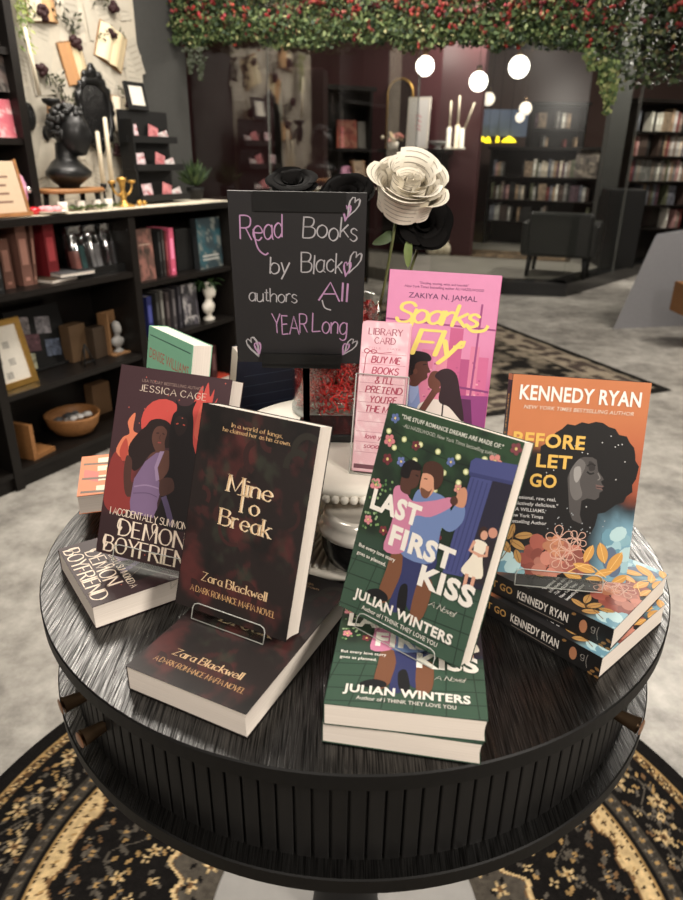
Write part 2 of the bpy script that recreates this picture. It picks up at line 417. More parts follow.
class Art:
    """flat printed artwork; x 0..1 left to right, y 0..1 top to bottom"""
    def __init__(s, w, h): s.w, s.h = w, h; s.items = []; s.grid = None; s.L = 1
    def bg(s, fn, nx=40, ny=60): s.grid = (fn, nx, ny)
    def flat(s, col):
        s.grid = (lambda X, Y: np.broadcast_to(np.array(col), X.shape + (3,)), 2, 2)
    def _add(s, polys, col, step=0.0):
        for k, p in enumerate(polys):
            q = clip_poly(p, 0, 1, 0, 1)
            if len(q) >= 3: s.items.append((q, col, s.L + step * k))
        s.L += step * len(polys)
        s.L += 1
    def poly(s, pts, col, smooth=False):
        if smooth: pts = catmull(pts, 4, True)
        T = tessellate_polygon([[Vector((p[0], p[1], 0)) for p in pts]])
        s._add([[pts[i] for i in t] for t in T], col)
    def ell(s, cx, cy, rx, ry, col, rot=0.0, n=20):
        a = s.h / s.w; P = []
        for k in range(n):
            t = 2 * PI * k / n; x = rx * math.cos(t); y = ry * math.sin(t) * a   # in width units
            P.append((cx + x * math.cos(rot) - y * math.sin(rot), cy + (x * math.sin(rot) + y * math.cos(rot)) / a))
        s._add([P], col)
    def line(s, pts, width, col, smooth=False, closed=False):
        if smooth: pts = catmull(pts, 5, closed)
        if closed: pts = list(pts) + [pts[0]]
        a = s.h / s.w; q = [(p[0], p[1] * a) for p in pts]; n = len(q); L = []; R = []
        for i in range(n):
            A = q[max(0, i - 1)]; B = q[min(n - 1, i + 1)]
            dx, dy = B[0] - A[0], B[1] - A[1]; l = math.hypot(dx, dy) or 1e-6
            L.append((q[i][0] - dy / l * width / 2, (q[i][1] + dx / l * width / 2) / a)); R.append((q[i][0] + dy / l * width / 2, (q[i][1] - dx / l * width / 2) / a))
        s._add([[L[i], L[i + 1], R[i + 1], R[i]] for i in range(n - 1)], col)
    def text(s, txt, x, y, cap, col, width=None, align='c', font='sans', rot=0.0, shear=0.0, **kw):
        """cap = cap height as a fraction of the art height, y = baseline"""
        if font == 'sans': polys, W = sans_text(txt, kw.get('bold', 0.0))
        else: polys, W = stroke_text(txt, **kw)
        a = s.h / s.w
        sy = cap * a                       # in width units
        sx = (width / W) if width else sy
        off = {'c': -W * sx / 2, 'l': 0, 'r': -W * sx}[align]
        cr, sr = math.cos(rot), math.sin(rot)
        out = []
        for p in polys:
            q = []
            for px, py in p:
                X = px * sx + off + shear * py * sy; Yv = -py * sy
                q.append((x + X * cr - Yv * sr, y + (X * sr + Yv * cr) / a))
            out.append(q)
        s._add(out, col, .15 if kw.get('rnd_join') else 0.0)
    def emit(s, mb, f3, mi=0, dz=0.0000035):
        """f3(X, Y, n) maps metres (from left, from top) and a lift to a point"""
        if s.grid:
            fn, nx, ny = s.grid
            X, Y = np.meshgrid(np.linspace(0, 1, nx + 1), np.linspace(0, 1, ny + 1))
            col = np.clip(fn(X, Y), 0, 1).reshape(-1, 3); g_ = col.mean(1, keepdims=True); col = (col * .86 + g_ * .14) * .97 + .006
            P = [f3(x * s.w, y * s.h, dz) for x, y in zip(X.ravel(), Y.ravel())]
            F = [(j * (nx + 1) + i, (j + 1) * (nx + 1) + i, (j + 1) * (nx + 1) + i + 1, j * (nx + 1) + i + 1) for j in range(ny) for i in range(nx)]
            mb.add(P, F, mi=mi, vcols=[tuple(c) for c in col])
        for q, col, L in s.items:
            P = [f3(x * s.w, y * s.h, dz * (1 + L)) for x, y in q]
            mb.add(P, [tuple(range(len(q)))], ink(col), mi)

# ------------------------------------------------------------------ the camera (24.0 deg down, portrait phone)
CAM = np.array([0.0, 0.0, 1.30]); PITCH, ROLL, FPX = 0.41112836, 0.01299899, 676.0
def cam_rows():
    fwd = np.array([0, math.cos(PITCH), -math.sin(PITCH)]); right = np.array([1.0, 0, 0]); up = np.array([0, math.sin(PITCH), math.cos(PITCH)])
    c, s = math.cos(ROLL), math.sin(ROLL)
    return np.array([c * right + s * up, -s * right + c * up, fwd])
CR = cam_rows()
def ray(u, v): return (u - 341.5) / FPX * CR[0] - (v - 450) / FPX * CR[1] + CR[2]
def at_z(u, v, z):
    d = ray(u, v); return Vector(CAM + d * ((z - CAM[2]) / d[2]))
def at_y(u, v, y):
    d = ray(u, v); return Vector(CAM + d * (y / d[1]))
ALPHA = math.radians(29)
AX = np.array([math.sin(ALPHA), math.cos(ALPHA), 0]); BX = np.array([math.cos(ALPHA), -math.sin(ALPHA), 0])   # along the left wall / out from it
P0 = np.array([-1.33483239, 2.51950107, 0.0])
def LB(s, d, z): return Vector(P0 + s * AX - d * BX + np.array([0, 0, z]))      # s along the low bookcase front, d into it
def on_lb(u, v, d=0.0):
    """(s, z) where the sight line meets the plane d behind the bookcase front"""
    r = ray(u, v); o = P0 - d * BX; n = BX
    p = CAM + r * (((o - CAM) @ n) / (r @ n))
    return float((p - P0) @ AX), float(p[2])
MLB = Matrix(((AX[0], -BX[0], 0, P0[0]), (AX[1], -BX[1], 0, P0[1]), (0, 0, 1, 0), (0, 0, 0, 1)))            # local (s, d, z) -> world
ZT = 0.825; TC = (0.018, 0.809)

cd = bpy.data.cameras.new('camera'); cam = bpy.data.objects.new('camera', cd); COL.objects.link(cam)
cd.sensor_fit = 'VERTICAL'; cd.sensor_height = 24.0; cd.sensor_width = 24.0 * 683 / 900; cd.lens = FPX / 900 * 24.0
cd.clip_start = .02; cd.clip_end = 60
cam.matrix_world = Matrix((( CR[0][0], CR[1][0], -CR[2][0], CAM[0]), (CR[0][1], CR[1][1], -CR[2][1], CAM[1]), (CR[0][2], CR[1][2], -CR[2][2], CAM[2]), (0, 0, 0, 1)))
cd.dof.use_dof = True; cd.dof.focus_distance = 0.80; cd.dof.aperture_fstop = 4.5
scene.camera = cam
# ------------------------------------------------------------------ cover artwork
def art_mafia(w, h):
    a = Art(w, h)
    def fn(X, Y):
        n = fbm(X * 5 + 1.7, Y * 7, 3); n2 = fbm(X * 7 + 9, Y * 9 + 4, 11); n3 = fbm(X * 4 + 30, Y * 5, 21)
        sw = np.abs(np.sin(6 * (X + .6 * Y) + 5 * n))
        base = np.broadcast_to(np.array(C(33, 24, 23)), X.shape + (3,)).copy()
        base = mixc(base, C(92, 36, 34), sstep(.52, .78, n) * .75)
        base = mixc(base, C(72, 30, 30), (sw > .93) * sstep(.4, .6, n2) * .6)
        base = mixc(base, C(52, 56, 44), sstep(.6, .8, n2) * .6)
        base = mixc(base, C(12, 10, 10), sstep(.5, .75, n3) * .8)
        return base
    a.bg(fn, 66, 100)
    for k in range(16):      # smoky roses: curved petals
        r = random.Random(k + 40); x, y = r.uniform(.05, .95), r.uniform(.08, .95); R = r.uniform(.05, .13); t = r.uniform(0, 6)
        a.line([(x + R * math.cos(t + q), y + .7 * R * math.sin(t + q)) for q in (0, .6, 1.2, 1.8, 2.4)], r.uniform(.02, .05), r.choice([C(58, 28, 27), C(50, 26, 25), C(46, 25, 24), C(40, 36, 30)]), True)
    gold, pale = C(214, 170, 112), C(236, 212, 176)
    a.text('In a world of kings,', .5, .085, .020, gold, .44, font='stroke', thick=.13, thin=.06, serif=.06)
    a.text('he claimed her as his crown.', .5, .112, .020, gold, .58, font='stroke', thick=.13, thin=.06, serif=.06)
    for t, y, wd in (('Mine', .385, .38), ('To', .468, .20), ('Break', .552, .44)):
        a.text(t, .515, y, .078, pale, wd, font='stroke', thick=.17, thin=.045, serif=.13, gap=.17)
        a.text(t, .509, y, .078, gold, wd, font='stroke', thick=.06, thin=.02, serif=.06, gap=.17)
    a.text('Zara Blackwell', .5, .845, .042, C(222, 186, 136), .58, font='stroke', thick=.16, thin=.05, serif=.11, gap=.17)
    a.text('A DARK ROMANCE MAFIA NOVEL', .5, .91, .029, C(206, 158, 98), .76, font='stroke', thick=.15, thin=.06, serif=.06)
    return a

def art_demon(w, h):
    a = Art(w, h)
    def fn(X, Y):
        n = fbm(X * 5, Y * 7, 5); b = np.broadcast_to(np.array(C(66, 40, 46)), X.shape + (3,)).copy()
        b = mixc(b, C(50, 30, 34), sstep(.4, .9, Y))
        b = mixc(b, C(150, 48, 42), sstep(.42, .6, n) * sstep(.34, .12, X) * sstep(.35, .5, Y) * sstep(.8, .66, Y))
        return b
    a.bg(fn, 40, 60)
    red, red2, org = C(205, 62, 52), C(170, 44, 40), C(226, 118, 76)
    a.poly([(.0, .72), (.02, .5), (.10, .44), (.13, .5), (.22, .58), (.26, .74), (.12, .78)], C(140, 44, 40), True)
    a.ell(.45, .27, .20, .125, red)
    a.poly([(.70, .36), (.68, .2), (.73, .08), (.76, .05), (.77, .09), (.80, .03), (.83, .1), (.86, .06), (.86, .14), (.90, .1), (.86, .2), (.88, .3), (.80, .42)], red, True)
    a.poly([(.74, .3), (.75, .18), (.79, .12), (.82, .2), (.81, .32)], C(216, 84, 62), True)
    hair = C(38, 24, 24)
    a.poly([(.06, .46), (.10, .38), (.16, .35), (.13, .29), (.19, .24), (.19, .33), (.25, .35), (.19, .42), (.2, .5)], org, True)
    a.poly([(.09, .45), (.13, .38), (.16, .41), (.17, .47), (.13, .5)], C(186, 66, 48), True)
    a.poly([(.2, .5), (.17, .42), (.24, .34), (.30, .30), (.34, .265), (.42, .25), (.50, .26), (.55, .3), (.56, .38), (.46, .4), (.36, .45), (.32, .5), (.25, .54)], hair, True)
    sk = C(94, 58, 48)
    a.poly([(.16, .47), (.22, .49), (.24, .6), (.36, .56), (.37, .62), (.22, .68), (.16, .58)], C(78, 46, 40), True)
    a.poly([(.40, .40), (.37, .35), (.39, .30), (.45, .285), (.50, .31), (.49, .36), (.50, .41), (.45, .43)], sk, True)
    a.line([(.405, .325), (.43, .323)], .008, C(36, 22, 22)); a.line([(.46, .322), (.48, .325)], .008, C(36, 22, 22))
    a.line([(.43, .372), (.46, .370)], .010, C(150, 62, 58)); a.line([(.445, .33), (.437, .352), (.45, .354)], .006, C(70, 40, 36))
    a.poly([(.36, .46), (.46, .41), (.58, .42), (.6, .56), (.52, .62), (.4, .6)], sk, True)
    dress = C(120, 94, 132)
    a.poly([(.25, .70), (.26, .58), (.34, .48), (.43, .425), (.47, .42), (.44, .50), (.47, .55), (.52, .60), (.50, .68), (.52, .76), (.27, .76)], dress)
    a.poly([(.46, .415), (.50, .41), (.46, .50), (.49, .56), (.46, .57), (.43, .5)], C(150, 124, 160))
    a.line([(.27, .62), (.38, .60), (.5, .605)], .012, C(146, 120, 156), True); a.line([(.27, .655), (.4, .64), (.49, .65)], .008, C(96, 74, 108), True)
    dark = C(26, 18, 20)
    a.poly([(.52, .30), (.53, .22), (.56, .19), (.54, .14), (.58, .165), (.66, .16), (.72, .13), (.70, .18), (.72, .24), (.74, .34), (.79, .42), (.82, .56), (.82, .78), (.50, .78), (.53, .66), (.5, .58), (.56, .5), (.54, .4)], dark, True)
    a.poly([(.55, .26), (.58, .22), (.66, .23), (.66, .29), (.60, .32)], C(42, 28, 28), True)
    a.line([(.57, .262), (.59, .258)], .01, C(200, 70, 50)); a.line([(.63, .26), (.65, .262)], .01, C(200, 70, 50))
    a.poly([(.5, .56), (.6, .54), (.63, .6), (.52, .64)], C(72, 44, 38), True)
    a.line([(.55, .64), (.6, .7), (.66, .78)], .05, C(84, 70, 104), True)
    for k in range(16):
        r = random.Random(k); a.ell(r.uniform(.02, .98), r.choice([r.uniform(.02, .3), r.uniform(.7, .98)]), .006, .004, C(190, 84, 70), n=6)
    cr = C(232, 212, 190)
    a.text('USA TODAY BESTSELLING AUTHOR', .49, .075, .016, C(150, 122, 112), .56, bold=.0)
    a.text('JESSICA CAGE', .50, .122, .033, C(218, 196, 176), .60, font='stroke', thick=.12, thin=.07, serif=.06, gap=.26)
    a.text('I ACCIDENTALLY SUMMONED A', .50, .785, .036, cr, .84, font='stroke', thick=.14, thin=.09, serif=.05, gap=.14, space=.4)
    a.text('DEMON', .49, .885, .082, cr, .60, font='stroke', thick=.14, thin=.06, serif=.08, gap=.18)
    a.text('BOYFRIEND', .50, .982, .082, cr, .86, font='stroke', thick=.15, thin=.06, serif=.08, gap=.16)
    for sgn, x in ((1, .215), (1, .10)):
        y = .86 if x > .2 else .96
        a.line([(x, y - .06), (x - .035, y - .055), (x - .045, y - .02), (x - .02, y), (x - .005, y - .02)], .012, cr, True)
    a.line([(.50, .84), (.485, .80), (.52, .79), (.535, .82), (.515, .835)], .009, cr, True)
    return a

def art_kiss(w, h):
    a = Art(w, h)
    def fn(X, Y):
        n = fbm(X * 9, Y * 12, 8)
        b = np.broadcast_to(np.array(C(44, 74, 48)), X.shape + (3,)).copy()
        b = mixc(b, C(30, 48, 36), sstep(.48, .7, n))
        b = mixc(b, C(30, 42, 34), sstep(.2, .3, Y) * sstep(.52, .42, np.abs(X - .45)) * .55)
        low = sstep(.60, .66, Y + .06 * X)
        b = mixc(b, C(58, 88, 70), low)
        b = mixc(b, C(38, 58, 48), low * sstep(.75, .62, Y) * .7)
        return b
    a.bg(fn, 40, 60)
    ln = C(36, 56, 46)
    for k in range(7): a.line([(0, .68 + k * .075), (1, .62 + k * .075)], .008, ln)
    for k in range(8): a.line([(-.1 + k * .17, .66), (-.25 + k * .2, 1.0)], .007, ln)
    # party lights on two wires
    for y0, y1, sag in ((.10, .13, .05), (.16, .22, .06)):
        a.line([(t / 10, y0 + (y1 - y0) * t / 10 + sag * math.sin(PI * t / 10)) for t in range(11)], .005, C(22, 30, 26), True)
    for x, y in ((.045, .125), (.18, .14), (.31, .14), (.45, .145), (.6, .14), (.78, .115), (.12, .19), (.3, .215), (.53, .225), (.68, .19), (.65, .245), (.50, .31)):
        a.ell(x, y, .021, .0135, C(188, 196, 130)); a.ell(x, y, .013, .0085, C(240, 240, 190))
    def flower(x, y, r, col, mid):
        for q in range(5): a.ell(x + r * math.cos(q * 1.257), y + .66 * r * math.sin(q * 1.257), r * .62, r * .42, col, n=8)
        a.ell(x, y, r * .4, r * .28, mid, n=8)
    for x, y, r, c in ((.07, .06, .022, C(90, 110, 170)), (.07, .165, .028, C(214, 120, 128)), (.09, .25, .026, C(110, 40, 50)), (.2, .24, .022, C(100, 116, 180)), (.05, .38, .03, C(220, 130, 140)),
                       (.06, .55, .022, C(220, 130, 140)), (.2, .57, .022, C(120, 44, 54)), (.56, .17, .02, C(90, 110, 170)), (.85, .11, .03, C(222, 136, 128)), (.96, .035, .025, C(130, 60, 70)), (.66, .27, .02, C(214, 140, 128)),
                       (.6, .50, .025, C(120, 40, 54)), (.28, .15, .022, C(110, 44, 54))):
        flower(x, y, r, c, C(230, 200, 120))
    for k in range(60):
        r = random.Random(k + 3); x, y = r.choice([(r.uniform(.02, .18), r.uniform(.34, .6)), (r.uniform(.5, .62), r.uniform(.4, .62))])
        a.ell(x, y, .010, .007, r.choice([C(120, 160, 96), C(150, 180, 130), C(86, 128, 76)]), n=6)
    # dark right-hand door and blue column
    a.poly([(.84, .17), (1, .15), (1, .64), (.86, .66)], C(38, 36, 56))
    blue, blue2 = C(66, 74, 134), C(52, 58, 112)
    a.poly([(.70, .185), (.695, .14), (.72, .12), (1, .095), (1, .165)], blue); a.poly([(.70, .185), (1, .165), (1, .18), (.71, .2)], blue2)
    a.poly([(.72, .20), (.87, .19), (.85, .62), (.71, .64)], blue)
    for k in range(4): a.line([(.745 + k * .032, .205), (.735 + k * .031, .62)], .008, blue2)
    # couple in the doorway
    a.ell(.965, .395, .03, .022, C(206, 140, 116)); a.poly([(.925, .43), (1, .42), (1, .62), (.94, .62)], C(44, 36, 44))
    a.ell(.905, .41, .032, .028, C(60, 38, 34)); a.ell(.915, .418, .024, .02, C(216, 156, 128))
    a.poly([(.865, .45), (.95, .45), (.945, .51), (.975, .595), (.83, .6), (.875, .51)], C(236, 226, 206), True)
    a.line([(.865, .455), (.85, .5), (.92, .505)], .022, C(216, 156, 128)); a.line([(.955, .455), (.965, .495), (.91, .51)], .02, C(216, 156, 128))
    a.line([(.875, .6), (.88, .665)], .024, C(216, 156, 128)); a.line([(.925, .6), (.925, .66)], .024, C(216, 156, 128))
    # two dancers
    brn, dkb = C(126, 78, 50), C(48, 54, 104)
    a.poly([(.33, .62), (.5, .6), (.48, .72), (.36, .88), (.29, .86), (.30, .74)], brn, True)
    a.poly([(.40, .58), (.64, .58), (.62, .74), (.56, .86), (.50, .84), (.46, .9), (.39, .88), (.42, .72)], dkb, True)
    a.poly([(.56, .72), (.66, .7), (.66, .86), (.57, .9)], brn, True)
    shoe = C(24, 24, 28)
    a.poly([(.20, .865), (.28, .835), (.36, .845), (.36, .875), (.24, .885)], shoe, True); a.poly([(.44, .78), (.49, .76), (.52, .86), (.49, .9), (.45, .87)], shoe, True)
    shirt, pink = C(104, 130, 184), C(206, 122, 158)
    a.poly([(.38, .335), (.5, .32), (.60, .33), (.66, .39), (.62, .46), (.62, .62), (.36, .63), (.36, .45)], shirt, True)
    a.poly([(.56, .345), (.64, .38), (.68, .33), (.74, .335), (.75, .40), (.68, .46), (.58, .43)], shirt, True)
    a.poly([(.665, .34), (.665, .29), (.695, .255), (.73, .275), (.735, .335)], C(206, 140, 106), True)
    a.poly([(.20, .37), (.27, .345), (.36, .39), (.5, .36), (.63, .315), (.645, .355), (.52, .43), (.40, .46), (.40, .62), (.24, .65), (.25, .5)], pink, True)
    a.ell(.655, .325, .028, .02, C(84, 50, 40))
    a.poly([(.25, .36), (.24, .28), (.30, .235), (.36, .245), (.375, .29), (.365, .325), (.33, .345), (.33, .37)], C(86, 52, 42), True)
    a.poly([(.225, .30), (.225, .245), (.28, .215), (.35, .225), (.36, .25), (.30, .26), (.29, .3)], C(24, 20, 22), True)
    a.poly([(.385, .26), (.40, .245), (.48, .24), (.50, .3), (.47, .35), (.42, .35), (.39, .32)], C(216, 150, 116), True)
    a.poly([(.385, .255), (.38, .215), (.44, .19), (.52, .205), (.54, .27), (.50, .31), (.47, .26), (.42, .25)], C(74, 44, 34), True)
    a.poly([(.40, .32), (.46, .325), (.48, .31), (.465, .355), (.42, .355)], C(120, 76, 56), True)
    a.line([(.335, .275), (.36, .277)], .007, C(30, 20, 20)); a.line([(.405, .277), (.43, .275)], .007, C(40, 24, 20))
    for k in range(9): r = random.Random(k + 90); a.ell(r.uniform(.7, .95), r.uniform(.66, .8), .007, .005, C(90, 110, 100), n=6)
    a.text('"THE STUFF ROMANCE DREAMS ARE MADE OF."', .5, .052, .019, C(222, 222, 210), .76, bold=.02)
    a.text('-ALI HAZELWOOD, New York Times bestselling author', .5, .088, .017, C(190, 192, 180), .70)
    wh = C(238, 232, 222)
    for t, x0, x1, y in (('LAST', .05, .45, .490), ('FIRST', .265, .765, .615), ('KISS', .555, .965, .732)):
        a.text(t, x0, y, .092, wh, x1 - x0, align='l', bold=.055)
    a.text('But every love story', .04, .685, .018, wh, .31, align='l', bold=.02); a.text('goes as planned.', .04, .722, .018, wh, .25, align='l', bold=.02)
    a.text('A Novel', .77, .80, .026, C(214, 208, 196), .19, font='stroke', thick=.08, thin=.06, slant=.3, gap=.05, jit=.1)
    a.text('JULIAN WINTERS', .5, .922, .046, wh, .80, bold=.045)
    a.text('Author of I THINK THEY LOVE YOU', .5, .96, .021, C(220, 214, 204), .62, bold=.02)
    return a

def leafy(a, x, y, rx, ry, rot, col, vein=None):
    P = []
    for k in range(16):
        t = k / 15 * 2 - 1
    asp = a.h / a.w
    L = [(t, .5 * (1 - t * t) ** .8) for t in np.linspace(-1, 1, 9)] + [(t, -.5 * (1 - t * t) ** .8) for t in np.linspace(1, -1, 9)[1:-1]]
    pts = []
    for u, v in L:
        X, Y = u * rx, v * ry * 2
        pts.append((x + X * math.cos(rot) - Y * math.sin(rot), y + (X * math.sin(rot) + Y * math.cos(rot)) / asp))
    a.poly(pts, col)
    if vein: a.line([(x - rx * math.cos(rot), y - rx * math.sin(rot) / asp), (x + rx * math.cos(rot), y + rx * math.sin(rot) / asp)], .005, vein)

def floral(a, sc=1):
    gold, gold2, blu = C(206, 148, 58), C(178, 132, 62), C(88, 106, 132)
    for cx, cy, R, c in ((.36, .88, .16, C(160, 80, 64)), (.52, .9, .15, C(184, 106, 84)), (.28, .93, .12, C(142, 68, 56)), (.62, .93, .12, C(150, 80, 68)), (.44, .84, .09, C(190, 122, 84)), (.40, .95, .12, C(190, 118, 98))):
        for q in range(7):
            t = q * .9 + cx * 9
            k = .8 + .2 * math.sin(q * 2.3)
            a.ell(cx + R * .55 * math.cos(t), cy + R * .36 * math.sin(t), R * .5 * k, R * .26 * k, tuple(v * (.75 + .4 * ((q * 37) % 10) / 10) for v in c), t, 12)
    for cx, cy in ((.06, .95), (.12, .99), (.88, .78), (.96, .88)):
        for q in range(4): a.ell(cx + .05 * math.cos(q * 1.7), cy + .03 * math.sin(q * 1.7), .07, .035, [C(126, 172, 186), C(150, 190, 200), C(96, 146, 166), C(170, 204, 208)][q], q * .8, 10)
    a.ell(.86, .88, .05, .06, blu); a.ell(.90, .93, .05, .045, blu)
    for cx, cy, R in ((.47, .80, .08), (.56, .86, .09), (.50, .90, .07), (.60, .80, .06)):
        for q in range(5):
            t = q * 1.257 + cx * 7
            a.line([(cx, cy), (cx + R * math.cos(t - .4), cy + .66 * R * math.sin(t - .4)), (cx + 1.3 * R * math.cos(t), cy + .86 * R * math.sin(t)), (cx + R * math.cos(t + .4), cy + .66 * R * math.sin(t + .4)), (cx, cy)], .006, C(206, 160, 140), True)
    for x, y, rx, ry, r in ((.10, .785, .07, .028, -1.3), (.20, .80, .07, .028, -.2), (.16, .85, .07, .03, .5), (.07, .86, .07, .03, .9), (.17, .91, .06, .026, 1.2)):
        leafy(a, x, y, rx, ry, r, gold2, C(120, 84, 40))
    a.line([(.05, .93), (.11, .85), (.12, .78)], .007, C(120, 84, 40), True)
    for x, y, rx, ry, r in ((.70, .865, .075, .034, -1.25), (.80, .855, .085, .04, -1.9), (.90, .90, .10, .045, -1.1), (.68, .94, .09, .034, .3), (.83, .955, .07, .03, -.3), (.78, 1.0, .08, .035, .1), (.95, .985, .07, .032, -.6), (.6, .985, .07, .03, .2)):
        leafy(a, x, y, rx, ry, r, gold, C(232, 184, 96))
    a.line([(.56, .97), (.7, .92), (.85, .98)], .007, C(232, 184, 96), True)

def art_letgo(w, h):
    a = Art(w, h)
    def fn(X, Y):
        n = fbm(X * 4, Y * 5, 2); n2 = fbm(X * 8, Y * 8, 6)
        b = np.broadcast_to(np.array(C(196, 112, 56)), X.shape + (3,)).copy()
        b = mixc(b, C(178, 82, 42), sstep(.1, .45, Y) * sstep(.4, .9, X))
        b = mixc(b, C(20, 19, 20), sstep(.26, .42, Y + .22 * (n - .5) + .1 * (.3 - X)) * sstep(1.05, .72, X))
        b = mixc(b, C(22, 20, 22), sstep(.5, .62, Y + .2 * (n - .5)))
        b = mixc(b, C(112, 160, 182), sstep(.56, .76, Y + .16 * (n2 - .5)) * sstep(.66, .9, X + .16 * (n - .5)))
        b = mixc(b, C(136, 178, 188), sstep(.86, .95, Y + .1 * (n2 - .5)) * sstep(.28, .1, X))
        return b
    a.bg(fn, 40, 60)
    hair = C(19, 17, 18)
    P = []
    for k in range(46):
        t = 2 * PI * k / 46; r = 1 + .03 * math.sin(k * 2.7) + .02 * math.sin(k * 5.1)
        P.append((.61 + .372 * r * math.cos(t), .44 + .232 * r * math.sin(t)))
    a.poly(P, hair)
    a.poly([(.44, .50), (.70, .52), (.72, .72), (.60, .82), (.45, .76)], hair, True)
    # profile turned right, cut out in greys
    f = [(.50, .395), (.55, .375), (.63, .375), (.675, .39), (.685, .415), (.695, .445), (.735, .475), (.745, .485), (.725, .495), (.735, .508), (.752, .518), (.735, .527), (.748, .54), (.725, .552), (.725, .575), (.70, .59), (.64, .585), (.60, .60), (.60, .67), (.63, .72), (.55, .70), (.52, .66), (.50, .58), (.475, .48)]
    a.poly(f, C(74, 70, 69))
    a.poly([(.50, .42), (.55, .39), (.60, .42), (.57, .50), (.60, .57), (.555, .60), (.51, .56), (.49, .47)], C(104, 100, 98), True)
    a.poly([(.52, .44), (.56, .43), (.575, .47), (.55, .51), (.525, .49)], C(150, 146, 143), True)
    a.poly([(.62, .40), (.66, .41), (.67, .44), (.63, .445)], C(48, 44, 44), True)
    a.line([(.615, .452), (.64, .462), (.668, .456)], .012, C(20, 18, 18), True); a.line([(.61, .425), (.64, .412), (.672, .42)], .010, C(26, 24, 24), True)
    a.poly([(.69, .512), (.752, .518), (.735, .527), (.748, .538), (.695, .532)], C(110, 84, 80))
    a.line([(.695, .525), (.745, .527)], .006, C(40, 30, 30)); a.line([(.695, .455), (.715, .478), (.7, .49)], .008, C(120, 116, 113), True)
    a.poly([(.50, .36), (.60, .33), (.66, .375), (.56, .385), (.5, .44), (.47, .5), (.46, .42)], hair, True)
    r = random.Random(5)
    for k in range(60):
        x, y = r.uniform(.3, .95), r.uniform(.24, .74)
        if (x - .62) ** 2 / .11 + (y - .435) ** 2 / .04 < 1 and not (.47 < x < .76 and .37 < y < .62): a.ell(x, y, .005, .0035, C(196, 196, 196), n=6)
    for k in range(26): a.ell(r.uniform(.3, .8), r.uniform(.62, .78), .005, .0035, C(150, 156, 160), n=6)
    floral(a)
    a.text('KENNEDY RYAN', .5, .118, .072, C(238, 230, 222), .88, bold=.03)
    a.text('NEW YORK TIMES BESTSELLING AUTHOR', .5, .163, .019, C(226, 200, 178), .80, shear=.2, bold=.01)
    y_ = C(226, 178, 62)
    a.text('BEFORE', .045, .345, .068, y_, .53, align='l', bold=.035); a.text('LET', .235, .445, .066, y_, .26, align='l', bold=.035); a.text('GO', .20, .545, .066, y_, .20, align='l', bold=.035)
    for k, t in enumerate(('"Emotional, raw, real,', 'addictively delicious."', '-TIA WILLIAMS,', 'New York Times', 'bestselling Author')):
        a.text(t, .07, .613 + k * .031, .018, C(206, 204, 202), [.34, .36, .27, .26, .29][k], align='l', bold=.015)
    return a

